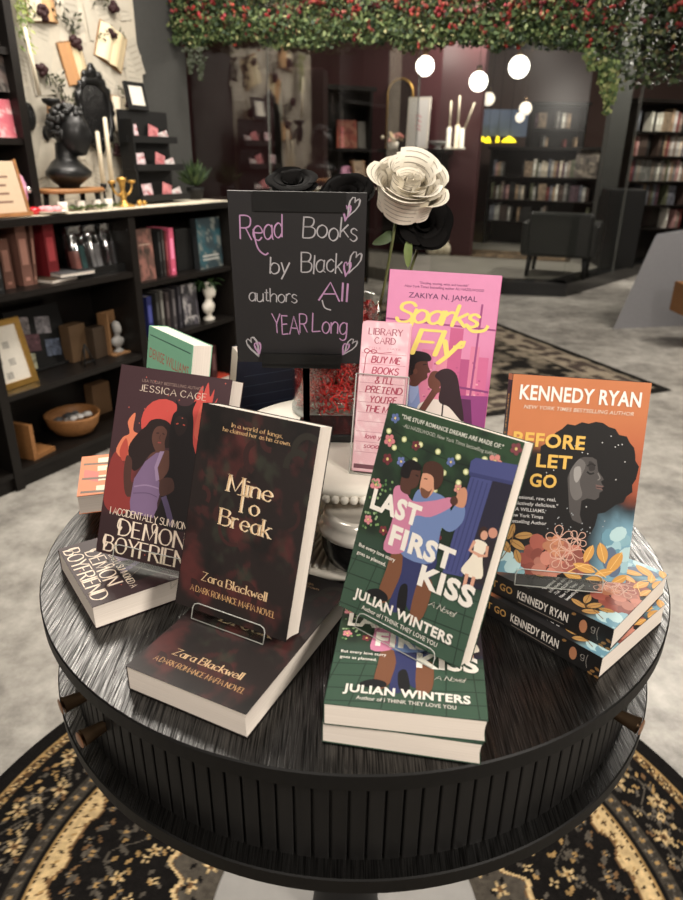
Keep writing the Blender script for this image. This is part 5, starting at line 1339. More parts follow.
def bust_mesh(b, s_=1.0, yaw=-PI / 2):
    """small head-and-shoulders: one lofted body; local +x is the way it looks, turned by yaw"""
    n = 20; Q = []
    prof = [(0, .026, .022, 0), (.006, .028, .024, 0), (.016, .013, .012, 0), (.026, .014, .012, 0), (.036, .034, .020, 0), (.056, .040, .024, 0), (.068, .034, .022, 0), (.078, .016, .016, .002), (.092, .013, .013, .004), (.100, .020, .018, .006), (.112, .024, .020, .006), (.128, .026, .021, .004), (.144, .023, .019, .001), (.154, .014, .012, -.001), (.158, .002, .002, -.002)]
    for z, rx, ry, off in prof:
        for k in range(n):
            a = 2 * PI * k / n; x = (ry if z < .07 else rx) * math.cos(a) + off; y = (rx if z < .07 else ry) * math.sin(a)
            if .098 < z < .15:
                x += .006 * math.exp(-(a if a < PI else a - 2 * PI) ** 2 / .05) * (z < .132) - .003 * math.exp(-((abs(a if a < PI else a - 2 * PI) - .5) / .2) ** 2) * (z > .118)
            Q.append((s_ * (x * math.cos(yaw) - y * math.sin(yaw)), s_ * (x * math.sin(yaw) + y * math.cos(yaw)), s_ * z))
    L = len(prof)
    b.add(Q, [(j * n + k, j * n + (k + 1) % n, (j + 1) * n + (k + 1) % n, (j + 1) * n + k) for j in range(L - 1) for k in range(n)], smooth=True)
def mini_bust(name, label, m, s_, mat, cat='bust'):
    b = MB(); bust_mesh(b, s_); o = b.build(name, mat); o.matrix_world = m; tag(o, label, cat); return o
mini_bust('small_bust', 'small pale bust standing inside the open kraft box', MS(on_lb(121, 345, .1)[0], .12, z2 + .0065), .95, M['grey'])
root = empty('tablet_stand', mat=MS(on_lb(92, 368, .05)[0], .06, z2)); tag(root, 'small dark wire easel on the middle shelf', 'easel')
b = MB(); b.tube([(-.03, 0, .001), (0, .02, .10)], .003, 6); b.tube([(.03, 0, .001), (0, .02, .10)], .003, 6); b.tube([(-.03, 0, .02), (.03, 0, .02)], .003, 6); b.tube([(0, .02, .10), (0, .06, .001)], .003, 6); b.build('wire', M['black'], root)
# bottom shelf, first bay
z3 = .085
root = empty('wooden_bowl', mat=MS(on_lb(77, 428, .13)[0], .145, z3)); tag(root, 'turned wooden bowl full of grey stones on the bottom shelf', 'bowl')
b = MB(); b.lathe([(0, 0), (.06, 0), (.085, .012), (.112, .05), (.122, .088), (.124, .098), (.118, .10), (.112, .085), (.10, .05), (.07, .022), (0, .018)], 48, wob=lambda a, j: 1 + .03 * math.sin(3 * a)); b.build('bowl', M['wood'], root)
bm_ = MS(on_lb(77, 428, .13)[0], .145, z3)
r = random.Random(2)
for k in range(11):
    a = r.uniform(0, 6.28); q = r.uniform(0, .07); g = r.choice([C(150, 148, 146), C(90, 90, 92), C(196, 192, 188), C(60, 60, 62)])
    b = MB(); b.ball((0, 0, 0), .022, g, n=10, sc=(1.2, .9, .6), fn=lambda d: 1 + .15 * math.sin(5 * d.x + k) * math.cos(4 * d.y)); o = b.build('stone', M['matte']); o.matrix_world = bm_ @ Matrix.Translation((q * math.cos(a), q * math.sin(a), .075 + .008 * (k % 3))) @ Matrix.Rotation(a, 4, 'Z')
    tag(o, 'smooth grey stone in the wooden bowl on the bottom shelf', 'stone', 'grey stones in the wooden bowl')
root = empty('wooden_bookend', mat=MS(on_lb(38, 448, .06)[0], .07, z3, .15)); tag(root, 'tan wooden bookend shaped like an open box, bottom shelf', 'bookend')
part('upright', root, M['wood'], (-.05, -.03, -.03, .09, 0, .16)); part('foot', root, M['wood'], (-.03, .075, -.03, .09, 0, .018)); part('brace', root, M['wood'], (-.03, .02, .06, .09, .018, .11))
slab_thing('kraft_box', 'tan kraft box standing behind the wooden bowl', 'box', MS(on_lb(106, 405, .2)[0], .22, z3), .11, .16, .06, C(104, 78, 54), M['matte'], bev=.003)

# second bay, upper shelf
z4 = .735
u_ = 140
plain_book('red and brown patterned book facing the aisle on the far bay', MS(on_lb(148, 255, .04)[0], .05, z4, .0, .04), .105, .235, .03, C(96, 62, 54), None, False, art_blotch(C(104, 70, 60), C(150, 96, 84), C(60, 44, 34), 4, (.3,), C(180, 150, 130)))
for k, (u, c, t_, lab) in enumerate(((159, C(28, 28, 28), .016, 'black book right beside the red and brown patterned one'), (162.5, C(46, 40, 38), .016, 'dark grey book between the black and red spines'), (166, C(104, 40, 44), .014, 'dark red book beside the pink one, far bay'), (170, C(216, 96, 126), .034, 'bright pink book on the upper shelf of far bay'))):
    plain_book(lab, MS(on_lb(u, 252, .05)[0], .05, z4), .14, .215 + .012 * (k % 2), t_, c)
slab_thing('black_box', 'plain black box between the pink book and teal cover', 'box', MS(on_lb(187, 245, .08)[0], .10, z4), .12, .21, .10, C(20, 20, 20), M['matte'], bev=.004)
plain_book('dark book with teal illustrated cover facing out, far bay', MS(on_lb(212, 240, .04)[0], .05, z4, 0, .05), .19, .255, .04, C(40, 44, 46), None, False, art_blotch(C(36, 58, 66), C(30, 84, 96), C(120, 126, 120), 8, (.75, .82), C(170, 170, 164)))
# second bay, lower shelf
z5 = .455
for k, (u, c, t_, lab) in enumerate(((146, C(40, 46, 104), .035, 'blue book at the start of the second shelf, far bay'), (155.5, C(44, 44, 42), .02, 'charcoal book next to the blue one, second shelf'), (160, C(92, 90, 86), .022, 'grey book third along the second shelf, far bay'), (165.5, C(60, 52, 52), .024, 'dark brown book fourth along the second shelf'), (172, C(70, 66, 68), .024, 'slate book fifth along the second shelf'), (178, C(50, 48, 54), .022, 'dark slate book beside the face-out cover'))):
    plain_book(lab, MS(on_lb(u, 300, .06)[0], .06, z5), .14, .20 + .008 * (k % 3), t_, c)
plain_book('face-out book with pale figures on a dark cover, second shelf', MS(on_lb(192, 298, .05)[0], .06, z5, 0, .05), .115, .215, .03, C(44, 42, 48), None, False, art_blotch(C(44, 42, 48), C(84, 80, 90), C(176, 172, 172), 12, (.8,), C(190, 186, 184)))
pm = MS(on_lb(210, 308, .06)[0], .07, z5)
pt = empty('bust_planter', mat=pm); tag(pt, 'small white bust planter with fern on the second shelf', 'planter')
b = MB(); bust_mesh(b, 1.3, -PI / 2 + .3); b.build('bust', M['white'], pt)
b = MB(); r = random.Random(3)
for k in range(26):
    a = r.uniform(0, 6.28); L = r.uniform(.07, .13); P = [Vector((-.005, 0, .14)), Vector((-.005 + .5 * L * math.cos(a), .5 * L * math.sin(a) * .6, .14 + .6 * L)), Vector((L * math.cos(a), L * math.sin(a) * .6, .14 + .35 * L + r.uniform(-.02, .04)))]
    q = catmull([tuple(p) for p in P], 4)
    V = []
    for i, p in enumerate(q):
        w_ = .008 * math.sin(PI * (i + .3) / (len(q))); V += [(p[0] - w_ * math.sin(a), p[1] + w_ * math.cos(a), p[2]), (p[0] + w_ * math.sin(a), p[1] - w_ * math.cos(a), p[2])]
    b.add(V, [(2 * i, 2 * i + 1, 2 * i + 3, 2 * i + 2) for i in range(len(q) - 1)], r.choice([C(52, 78, 44), C(70, 96, 56), C(40, 62, 38)]))
b.build('fern', M['leaf'], pt, fix=False)
for u, c, lab in ((192, C(70, 32, 32), 'dark maroon book on the lowest shelf of far bay'), (203, C(96, 44, 40), 'brick red book on the lowest shelf of far bay'), (212, C(60, 30, 30), 'oxblood book on the lowest shelf of far bay')):
    plain_book(lab, MS(on_lb(u, 350, .05)[0], .06, z3), .14, .22, .045, c)
root = empty('book', mat=MS(on_lb(222, 372, .03)[0], .03, z3 + .0)); tag(root, 'orange red book lying flat on the lowest shelf', 'book')
b = MB(); b.box(-.08, .08, 0, .2, 0, .002, C(176, 62, 44)); b.box(-.08, .08, 0, .2, .028, .03, C(176, 62, 44)); b.box(-.08, -.078, 0, .2, 0, .03, C(176, 62, 44)); b.build('cover', M['matte'], root); b = MB(); b.box(-.078, .078, .002, .198, .002, .028); b.build('page_block', M['pages'], root)
# ------------------------------------------------------------------ on top of the low bookcase
pp = MB(); r = random.Random(9)
for k in range(9):
    s_ = -.3 + k * .20; P = []
    pts = [(s_ + r.uniform(-.02, .02), r.uniform(-.008, .02)), (s_ + .24, r.uniform(-.008, .02)), (s_ + .23 + r.uniform(-.02, .02), .30), (s_ - .01, .30)]
    pp.add([(x, y, ZB + .0012 + .0004 * (k % 3)) for x, y in pts], [(0, 1, 2, 3)], C(226, 216, 196))
o = pp.build('paper_runner', M['matte'], None, fix=False); o.matrix_world = MLB; tag(o, 'overlapping cream paper sheets covering the low bookcase top', 'paper', None, 'stuff')
# tall hutch at the left
hs = on_lb(42, 204, .10)[0]
ht = empty('tall_shelf', mat=MLB @ Matrix.Translation((0, 0, ZB + .0025))); tag(ht, 'tall black shelf unit standing on the near end of low bookcase', 'shelf')
part('side_panel', ht, M['black_wood'], (hs - .035, hs, .10, .32, 0, 1.2)); part('side_panel', ht, M['black_wood'], (hs - .75, hs - .715, .10, .32, 0, 1.2)); part('back_panel', ht, M['black_wood'], (hs - .715, hs - .035, .30, .32, 0, 1.2))
hz = [on_lb(12, 138, .12)[1] - ZB - .002, on_lb(8, 48, .12)[1] - ZB - .002]
for z in hz: part('shelf_board', ht, M['black_wood'], (hs - .715, hs - .035, .11, .30, z - .024, z))
pb_ = on_lb(9, 122, .14)[0]
plain_book('pink book facing out on the tall black shelf', MS(pb_ - .02, .14, ZB + .002 + hz[0], 0, .08), .13, .135, .02, C(214, 96, 112), None, False, art_blotch(C(214, 92, 110), C(224, 116, 126), C(240, 190, 190), 3))
slab_thing('framed_card', 'dark framed ornate card on the tall black shelf', 'frame', MS(on_lb(6, 72, .14)[0] - .02, .14, on_lb(6, 92, .14)[1], 0, .06), .14, .17, .015, C(40, 34, 32), M['matte'], art_blotch(C(44, 38, 36), C(96, 80, 74), C(120, 112, 104), 5))
# pink gift bag + wooden sign
g = empty('pink_pouch', mat=MS(on_lb(10, 180, .08)[0], .12, ZB + .003)); tag(g, 'shiny pink pouch with silver clasp behind the wooden sign', 'pouch')
b = MB(); b.ball((0, 0, .085), .085, C(222, 160, 190), n=20, sc=(1.15, .45, 1.0), fn=lambda d: 1 / max(abs(d.x), abs(d.z), .75) ** .6 * .92); b.build('pouch_body', mat_print('satin', .3, .3), g); b = MB(); b.ball((.085, -.025, .09), .014, n=10); b.build('clasp', M['chrome'], g)
g = empty('wooden_sign', mat=MS(on_lb(12, 207, -.0)[0], .02, ZB + .003, 0, .22)); tag(g, 'wooden framed sign with small writing leaning on bookcase top', 'sign')
b = MB(); w_, h_ = .165, .20; b.box(-w_ / 2, w_ / 2, 0, .012, .014, h_, C(176, 146, 112)); A = Art(w_, h_ - .014); A.flat(C(206, 178, 146))
for t, y in (('LOVE IS', .3), ('ON', .46), ('THE', .62), ('SHELF', .78)): A.line([(.5 - .1 - .02 * len(t), y), (.5 + .1 + .02 * len(t), y)], .05, C(130, 96, 76))
A.emit(b, lambda X, Y, n: (X - w_ / 2, -n * 2, h_ - Y)); b.build('panel', M['matte'], g, fix=False); part('frame', g, M['wood'], (-w_ / 2 - .012, w_ / 2 + .012, -.014, .03, 0, .014), (w_ / 2, w_ / 2 + .01, -.004, .014, .014, h_ + .006), (-w_ / 2 - .01, -w_ / 2, -.004, .014, .014, h_ + .006))
b = MB(); b.lathe([(0, 0), (.018, 0), (.026, .008), (.03, .018), (.02, .026), (0, .03)], 24, wob=lambda a, j: 1 + .12 * math.sin(2 * a)); o = b.build('red_dish', mat_solid('red_gloss', C(186, 28, 38), .25, coat=.4)); o.matrix_world = MS(on_lb(36, 201, .04)[0], .06, ZB + .003); tag(o, 'small glossy red dish beside the wooden sign', 'dish')
g = empty('pink_plate', mat=MS(on_lb(53, 205, .03)[0], .05, ZB + .003)); tag(g, 'white plate with pink heart soaps in front of wooden stand', 'plate')
b = MB(); b.lathe([(0, 0), (.045, 0), (.068, .008), (.07, .011), (.062, .009), (0, .005)], 32); b.build('plate', M['white'], g)
for k in range(5):
    b = MB(); b.ball((0, 0, 0), .021, C(226, 156, 160), n=10, sc=(1.1, 1, .55)); o = b.build('heart_soap', M['matte']); o.matrix_world = MS(on_lb(53, 205, .03)[0] + .03 * math.cos(k * 1.3), .05 + .026 * math.sin(k * 1.3), ZB + .020); tag(o, 'pink soap on the white plate', 'soap', 'pink soaps on the white plate')
# wooden stand
SS = on_lb(75, 192, .12)[0]; sd_ = .14; stz = .088
g = empty('wooden_riser', mat=MS(SS, sd_, ZB + .003)); tag(g, 'oval wooden riser under the black bust', 'riser')
b = MB(); b.lathe([(0, stz - .018), (.14, stz - .018), (.146, stz - .012), (.146, stz - .006), (.14, stz), (0, stz)], 48); b.v = [(x * 1.08, y * .72, z) for x, y, z in b.v]; b.build('riser_top', M['wood'], g)
for x, y in ((-.10, -.05), (.10, -.05), (-.10, .05), (.10, .05)): b = MB(); b.tube([(x, y, 0), (x * .95, y * .95, stz - .016)], [.010, .013], 10); b.build('leg', M['black'], g)
r = random.Random(5)
for k, u in enumerate((66, 84, 100, 112)):
    g2 = empty('white_cup', mat=MS(on_lb(u, 200, .05)[0], .075 - .0 * k, ZB + .003)); tag(g2, ['small white cup under the riser nearest the plate', 'small white cup under the middle of the riser', 'small white cup beside the riser leg', 'small white cup next to the gold candle holder'][k], 'cup')
    b = MB(); b.lathe([(0, 0), (.014, 0), (.018, .01), (.02, .04), (.018, .04), (.016, .01), (0, .006)], 20); b.build('cup', M['white'], g2); b = MB(); b.tube([(.019, 0, .03), (.030, 0, .026), (.028, 0, .014), (.018, 0, .01)], .0025, 6); b.build('handle', M['white'], g2)
b = MB()
for k in range(70):
    x = r.uniform(-.16, .2); a = r.uniform(0, 6.28); L = r.uniform(.015, .03); z = r.uniform(0, .015)
    b.add([(x, -.075, z), (x + L * math.cos(a), -.075 + L * math.sin(a), z + .012), (x + 1.6 * L * math.cos(a + .3), -.075 + 1.6 * L * math.sin(a + .3), z + .004)], [(0, 1, 2)], r.choice([C(80, 96, 60), C(104, 120, 80), C(60, 76, 48)]))
o = b.build('greenery', M['leaf'], None, fix=False); o.matrix_world = MS(SS, sd_, ZB + .004); tag(o, 'thin garland of green leaves in front of the riser', 'garland', None, 'stuff')

# black bust, looking along the shelf
def bust():
    b = MB()
    rings = [(0.0, .040, .038, .0), (.010, .046, .042, 0), (.022, .062, .058, 0), (.046, .088, .104, .004), (.064, .090, .112, .006), (.082, .076, .090, .004), (.100, .060, .062, .0), (.115, .044, .044, .002), (.145, .044, .044, .006), (.175, .044, .046, .010)]
    n = 32; P = []
    for z, rx, ry, off in rings:
        for k in range(n):
            a = 2 * PI * k / n; P.append((rx * math.cos(a) + off, ry * math.sin(a), z))
    b.add(P, [(j * n + k, j * n + (k + 1) % n, (j + 1) * n + (k + 1) % n, (j + 1) * n + k) for j in range(len(rings) - 1) for k in range(n)] + [tuple(range(n))[::-1]], smooth=True)
    def head(d):
        q = 1.0; fx = d.x > 0
        q += .10 * math.exp(-((d.y / .55) ** 2 + ((d.z + .60) / .30) ** 2)) * fx              # jaw
        q += .26 * math.exp(-((d.y / .13) ** 2 + ((d.z + .16) / .13) ** 2)) * fx              # nose
        q += .12 * math.exp(-((d.y / .09) ** 2 + ((d.z - .04) / .14) ** 2)) * fx              # bridge
        q += .07 * math.exp(-((d.y / .5) ** 2 + ((d.z - .20) / .09) ** 2)) * (d.x > .3)       # brow
        q -= .10 * math.exp(-(((abs(d.y) - .36) / .17) ** 2 + ((d.z - .05) / .10) ** 2)) * (d.x > .3)   # eye sockets
        q += .05 * math.exp(-(((abs(d.y) - .36) / .09) ** 2 + ((d.z - .03) / .05) ** 2)) * (d.x > .3)   # lids
        q += .10 * math.exp(-((d.y / .2) ** 2 + ((d.z + .45) / .06) ** 2)) * (d.x > .3)       # lips
        q += .05 * math.exp(-((d.y / .2) ** 2 + ((d.z + .58) / .05) ** 2)) * (d.x > .3)
        q += .13 * math.exp(-((d.y / .22) ** 2 + ((d.z + .80) / .12) ** 2)) * (d.x > .1)      # chin
        return q
    b.ball((.040, 0, .214), .073, n=44, sc=(1.0, .80, 1.22), fn=head)
    r = random.Random(6)
    for k in range(230):            # curls
        t = math.acos(r.uniform(-.35, 1)); a = r.uniform(0, 2 * PI); d = Vector((math.sin(t) * math.cos(a), math.sin(t) * math.sin(a), math.cos(t)))
        if d.x > .12 and d.z < .62: continue
        if d.x > -.15 and d.z < .05: continue
        b.ball((.026 + d.x * .078, d.y * .066, .228 + d.z * .086), r.uniform(.010, .017), n=8, sc=(1, 1, .85))
    for sy in (-1, 1): b.ball((.020, sy * .060, .206), .017, n=10, sc=(.75, .4, 1.3))
    return b
o = bust().build('bust_statue', mat_solid('satin_black', (.012, .012, .012), .34)); o.matrix_world = MS(on_lb(72, 186, .12)[0] + .004, sd_, ZB + .0035 + stz, -1.12) @ Matrix.Scale(1.0, 4); tag(o, 'glossy black classical bust with curly hair on wooden riser', 'bust')

# candles, gold holder, tiered stand
for u, vt, vb, lab in ((97, 131, 178, 'shorter white taper candle before the page wall'), (104.5, 117, 182, 'taller white taper candle before the page wall')):
    s_, zt = on_lb(u, vt, .2); zb = on_lb(u, vb, .2)[1]
    g = empty('taper_candle', mat=MS(s_, .20, ZB + .003)); tag(g, lab, 'candle')
    H_ = zt - ZB - .003
    b = MB(); b.lathe([(0, .09), (.0115, .09), (.0085, H_ - .004), (.004, H_), (0, H_)], 16); b.build('wax', M['cream'], g)
    b = MB(); b.tube([(0, 0, H_ - .001), (.001, 0, H_ + .008)], .001, 5); b.build('wick', M['black'], g); b = MB(); b.lathe([(0, 0), (.03, 0), (.031, .004), (.006, .012), (.005, .07), (.014, .085), (.014, .098), (0, .098)], 24); b.build('holder', M['black'], g)
s_ = on_lb(127, 202, .1)[0]
g = empty('gold_candelabra', mat=MS(s_, .12, ZB + .003)); tag(g, 'ornate gold candle holder with curved arms by the tiered stand', 'candle holder')
b = MB(); b.lathe([(0, 0), (.05, 0), (.052, .006), (.02, .016), (.012, .03), (.018, .05), (.010, .07), (.014, .10), (.022, .11), (.022, .125), (0, .125)], 24); b.build('base', M['gold'], g)
for sx in (-1, 1): b = MB(); b.tube(catmull([(0, 0, .06), (sx * .03, 0, .05), (sx * .055, 0, .075), (sx * .06, 0, .10)], 5), .005, 8); b.lathe([(0, .10), (.016, .10), (.02, .112), (0, .112)], 16, mat=Matrix.Translation((sx * .06, 0, 0))); b.build('arm', M['gold'], g)
b = MB(); b.ball((.07, -.03, .014), .014, n=10); b.ball((.10, -.03, .012), .012, n=10); b.ball((.045, -.05, .012), .012, n=10); o = b.build('gold_beads', M['gold']); o.matrix_world = MS(s_, .12, ZB + .003); tag(o, 'string of chunky gold beads at the candle holder foot', 'beads')
s0_, s1_, _, _ = sp(133, 180, 110, 195, .17); zt = on_lb(155, 112, .2)[1]; cs = (s0_ + s1_) / 2; ws = s1_ - s0_
tm_ = MS(cs, .20, ZB + .003); g = empty('tiered_stand', mat=tm_); tag(g, 'black three-tier display stand with pink cards on bookcase top', 'display stand')
HT = zt - ZB; part('back_board', g, M['black'], (-ws / 2, ws / 2, .04, .052, 0, HT)); part('side_board', g, M['black'], (-ws / 2, -ws / 2 + .01, -.04, .04, 0, HT * .9)); 
for k, f in enumerate((.03, .36, .66)):
    part('tier', g, M['black'], (-ws / 2 - .01, ws / 2 + .01, -.07 + .03 * k, .04, HT * f, HT * f + .008), (-ws / 2 - .01, ws / 2 + .01, -.07 + .03 * k, -.064 + .03 * k, HT * f + .008, HT * f + .03))
    for q, (x, c) in enumerate(((-.30, C(222, 196, 200)), (.08, C(206, 120, 124)), (.34, C(214, 206, 204)))):
        slab_thing('sticker_card', ['pale pink', 'rose pink', 'white'][q] + ' sticker card on the ' + ['bottom', 'middle', 'top'][k] + ' tier of black stand', 'card', tm_ @ Matrix.Translation((x * ws, -.045 + .03 * k, HT * f + .009)) @ Matrix.Rotation([-.05, .3, -.25][q] , 4, 'Y') @ Matrix.Rotation(-.15, 4, 'X'), ws * .2, HT * (.17 if q != 2 else .11), .002, c, M['matte'], art_blotch(c, tuple(v * .6 for v in c), C(180, 70, 76), 3 * k + q), 'sticker cards on the black stand')
g = empty('small_mirror', mat=tm_ @ Matrix.Translation((-ws * .12, .02, HT + .0005)) @ Matrix.Rotation(-.2, 4, 'X')); tag(g, 'small black framed mirror on top of the tiered stand', 'mirror')
part('frame', g, M['black'], (-.065, .065, 0, .012, 0, .125), bev=.004); b = MB(); b.box(-.042, .042, -.002, 0, .022, .105, C(206, 200, 190), bevel=.0); b.build('mirror_face', M['white'], g)
b = MB(); r = random.Random(8)
for k in range(150):
    a = r.uniform(0, 6.28); L = r.uniform(.06, .17); t = r.uniform(.2, 1.2); e = Vector((math.cos(a) * math.sin(t), math.sin(a) * math.sin(t) * .6, math.cos(t))) * L; q = e.cross(Vector((r.random(), r.random(), r.random()))).normalized() * .007
    b.add([Vector((0, 0, 0)) + e * .15, e * .6 + q, e, e * .6 - q], [(0, 1, 2, 3)], r.choice([C(56, 74, 44), C(72, 92, 54), C(40, 56, 36)]))
g = empty('potted_fern', mat=MS(on_lb(198, 188, .2)[0], .22, ZB + .003)); tag(g, 'leafy green fern at the far end of bookcase top', 'plant'); fo = b.build('foliage', M['leaf'], g, fix=False); fo.location = (0, 0, .06); b = MB(); b.lathe([(0, 0), (.035, 0), (.045, .05), (.048, .062), (.04, .06), (0, .05)], 24); b.build('pot', M['black'], g)

# ------------------------------------------------------------------ page-covered wall with its hangings
b = MB(); r = random.Random(12)
dW = DW - .004
for k in range(520):
    s_ = r.uniform(-1.0, 1.27); z = r.uniform(1.05, 3.05); a = r.gauss(0, .35); w_, h_ = r.uniform(.06, .12), r.uniform(.09, .16); lift = .0004 + k * .000012
    P = []
    for x, y in ((-1, -1), (1, -1), (1, 1), (-1, 1)): P.append((s_ + x * w_ / 2 * math.cos(a) - y * h_ / 2 * math.sin(a), dW - lift, z + x * w_ / 2 * math.sin(a) + y * h_ / 2 * math.cos(a)))
    c = r.uniform(.74, 1.04); b.add(P, [(0, 1, 2, 3)], tuple(v * c for v in C(192, 185, 170)))
    if k % 2 == 0:
        mx_ = [(P[0][q] + P[3][q]) / 2 for q in range(3)]
        for ln in range(5):
            f0, f1 = .14 + ln * .16, .19 + ln * .16
            q0 = [tuple(P[0][d] + (P[3][d] - P[0][d]) * f + (P[1][d] - P[0][d]) * g - (.00001 if d == 1 else 0) for d in range(3)) for f, g in ((f0, .12), (f0, .88), (f1, .88), (f1, .12))]
            b.add(q0, [(0, 1, 2, 3)], tuple(v * c * .78 for v in C(192, 185, 170)))
b.box(-1.05, 1.25, dW + .001, dW + .003, 1.03, 3.08, C(186, 178, 162))
o = b.build('page_wall_covering', M['matte'], None, fix=False); o.matrix_world = MLB; tag(o, 'loose cream book pages pasted over the left wall', 'wall covering', None, 'stuff')
def WP(u, v, d=.02): s_, z = on_lb(u, v, DW - d); return MLB @ Matrix.Translation((s_, DW - d, z))
def open_book(u, v, w_, h_, rot, label, c1, c2):
    g = empty('open_book', mat=WP(u, v, .012) @ Matrix.Rotation(rot, 4, 'Y')); tag(g, label, 'book')
    b = MB()
    for sx, c in ((-1, c1), (1, c2)):
        P = []
        for i in range(6):
            x = sx * w_ / 2 * i / 5; y = -.018 * math.sin(PI * min(1, i / 5 + .15)) - .002
            P += [(x, y, -h_ / 2), (x, y, h_ / 2)]
        b.add(P, [(2 * i, 2 * i + 2, 2 * i + 3, 2 * i + 1) for i in range(5)], c, 0, True)
    b.build('pages', M['matte'], g, fix=False); part('cover', g, M['kraft'], (-w_ / 2 - .005, w_ / 2 + .005, 0, .004, -h_ / 2 - .005, h_ / 2 + .005))
open_book(74, 63, .12, .16, -.22, 'open book with tan page pinned on the page wall', C(186, 140, 96), C(214, 196, 160)); open_book(111, 47, .16, .15, .38, 'open cream book tilted on the page wall', C(222, 208, 176), C(210, 192, 156)); open_book(40, 3, .14, .13, -.1, 'open book high up the page wall with tan page', C(222, 210, 184), C(196, 156, 112)); open_book(60, 117, .12, .10, .15, 'open tan book behind the head of black bust', C(196, 150, 104), C(206, 170, 128)); open_book(121, 115, .11, .15, .1, 'open white book beside the black ornate mirror', C(226, 214, 190), C(218, 206, 180))
def sprig(u, v, s_, label, ang, ang2):
    g = empty('flower_sprig', mat=WP(u, v, .022)); tag(g, label, 'flower', None); r = random.Random(int(u * 7 + v)); b = MB()
    for k in range(16): a = r.uniform(0, 6.28); q = r.uniform(0, .024); b.ball((q * math.cos(a), -.006 - r.uniform(0, .01), q * math.sin(a)), .012 * s_, (.028, .008, .009), n=8)
    b.build('blossom', M['leaf'], g); b = MB()
    for A_ in (ang, ang2):
        for k in range(9):
            L = .018 + .009 * k; a = A_ + r.uniform(-.35, .35); x, z = L * math.cos(a) * s_, L * math.sin(a) * s_; q = a + r.choice([-.9, .9])
            l = .030 * s_; b.add([(x, -.003, z), (x + l * .5 * math.cos(q + .35), -.008, z + l * .5 * math.sin(q + .35)), (x + l * math.cos(q), -.004, z + l * math.sin(q)), (x + l * .5 * math.cos(q - .35), -.008, z + l * .5 * math.sin(q - .35))], [(0, 1, 2, 3)], r.choice([C(52, 54, 36), C(40, 40, 28), C(74, 78, 52)]))
    b.build('leaves', M['leaf'], g, fix=False)
sprig(112, 7, 1.2, 'dark red flower sprig at the top of page wall', 1.9, 2.8); sprig(41, 13, 1.1, 'dark flower sprig hanging below the topmost open book', 3.0, .4); sprig(75, 43, 1.2, 'dark red flower sprig above the tan open book', 2.0, 1.5); sprig(111, 35, .8, 'small dark sprig on the tilted cream book', .1, 3.4); sprig(41, 69, 1.1, 'dark red flower sprig beside the black candle sconce', -.9, -.3); sprig(60, 107, 1.1, 'dark flower sprig resting above the black bust', 1.3, .6); sprig(116, 150, .9, 'dark green sprig low on the page wall', 1.0, 2.2); sprig(127, 103, .8, 'dark sprig beside the small black framed mirror', 1.2, 2.0)
# ornate mirror
s_, z = on_lb(94, 112, DW - .02); hs_ = on_lb(94, 70, DW - .02)[1] - z
g = empty('ornate_mirror', mat=MLB @ Matrix.Translation((s_, DW - .02, z))); tag(g, 'black ornate carved mirror hanging on the page wall', 'mirror')
hw = .105; b = MB(); n = 60
def oval(a, k): e = .75; c, s__ = math.cos(a), math.sin(a); return (hw * k * math.copysign(abs(c) ** e, c), hs_ * .88 * k * math.copysign(abs(s__) ** e, s__))
P = []
for q in range(n):
    a = 2 * PI * q / n; sc = 1 + .06 * math.sin(14 * a)
    for k, y in ((1.0 * sc, 0), (.97 * sc, -.02), (.82, -.028), (.72, -.012), (.70, 0)): x, zz = oval(a, k); P.append((x, y, zz))
b.add(P, [(q * 5 + j, ((q + 1) % n) * 5 + j, ((q + 1) % n) * 5 + j + 1, q * 5 + j + 1) for q in range(n) for j in range(4)], smooth=True)
for x, zz, rr in ((0, hs_ * .93, .03), (0, hs_ * 1.05, .018), (-.04, hs_ * .86, .02), (.04, hs_ * .86, .02), (0, -hs_ * .9, .025), (-.1, 0, .016), (.1, 0, .016)): b.ball((x, -.014, zz), rr, n=10, sc=(1, .6, 1))
b.build('carved_frame', M['black_gloss'], g)
b = MB(); b.add([oval(2 * PI * q / n, .74)[0:1] + (-.006,) + oval(2 * PI * q / n, .74)[1:2] for q in range(n)], [tuple(range(n))]); b.build('mirror_glass', mat_solid('smoked_mirror', (.03, .03, .03), .15, metal=.6), g)
# sconce + taper + hanging vine
g = empty('candle_sconce', mat=WP(43, 112, .01)); tag(g, 'black iron candle sconce with white taper on the page wall', 'sconce')
L = on_lb(43, 95, DW)[1] - on_lb(43, 130, DW)[1]
b = MB(); b.tube(catmull([(0, -.005, -L * .6), (0, -.02, -L * .2), (.004, -.05, .0), (0, -.06, .03)], 5), .005, 8); b.lathe([(0, .02), (.012, .02), (.035, .035), (.038, .05), (.03, .05), (0, .04)], 20, mat=Matrix.Translation((0, -.06, 0))); b.ball((0, -.004, -L * .6), .02, n=10, sc=(1, .4, 1.6)); b.build('iron_arm', M['black'], g)
b = MB(); b.tube([(-.045, -.05, .06), (-.07, -.05, .30)], [.009, .007], 10); b.build('taper', M['cream'], g)
b = MB(); b.ball((-.055, -.012, -.005), .05, n=16, sc=(.7, .2, 1.1)); o = b.build('round_plaque', M['black_gloss']); o.matrix_world = WP(38, 116, .012); tag(o, 'small black oval plaque behind the candle sconce', 'plaque')
b = MB(); r = random.Random(31); zt_ = on_lb(18, 0, DW - .03)[1] + .3; zb_ = on_lb(24, 48, DW - .03)[1]
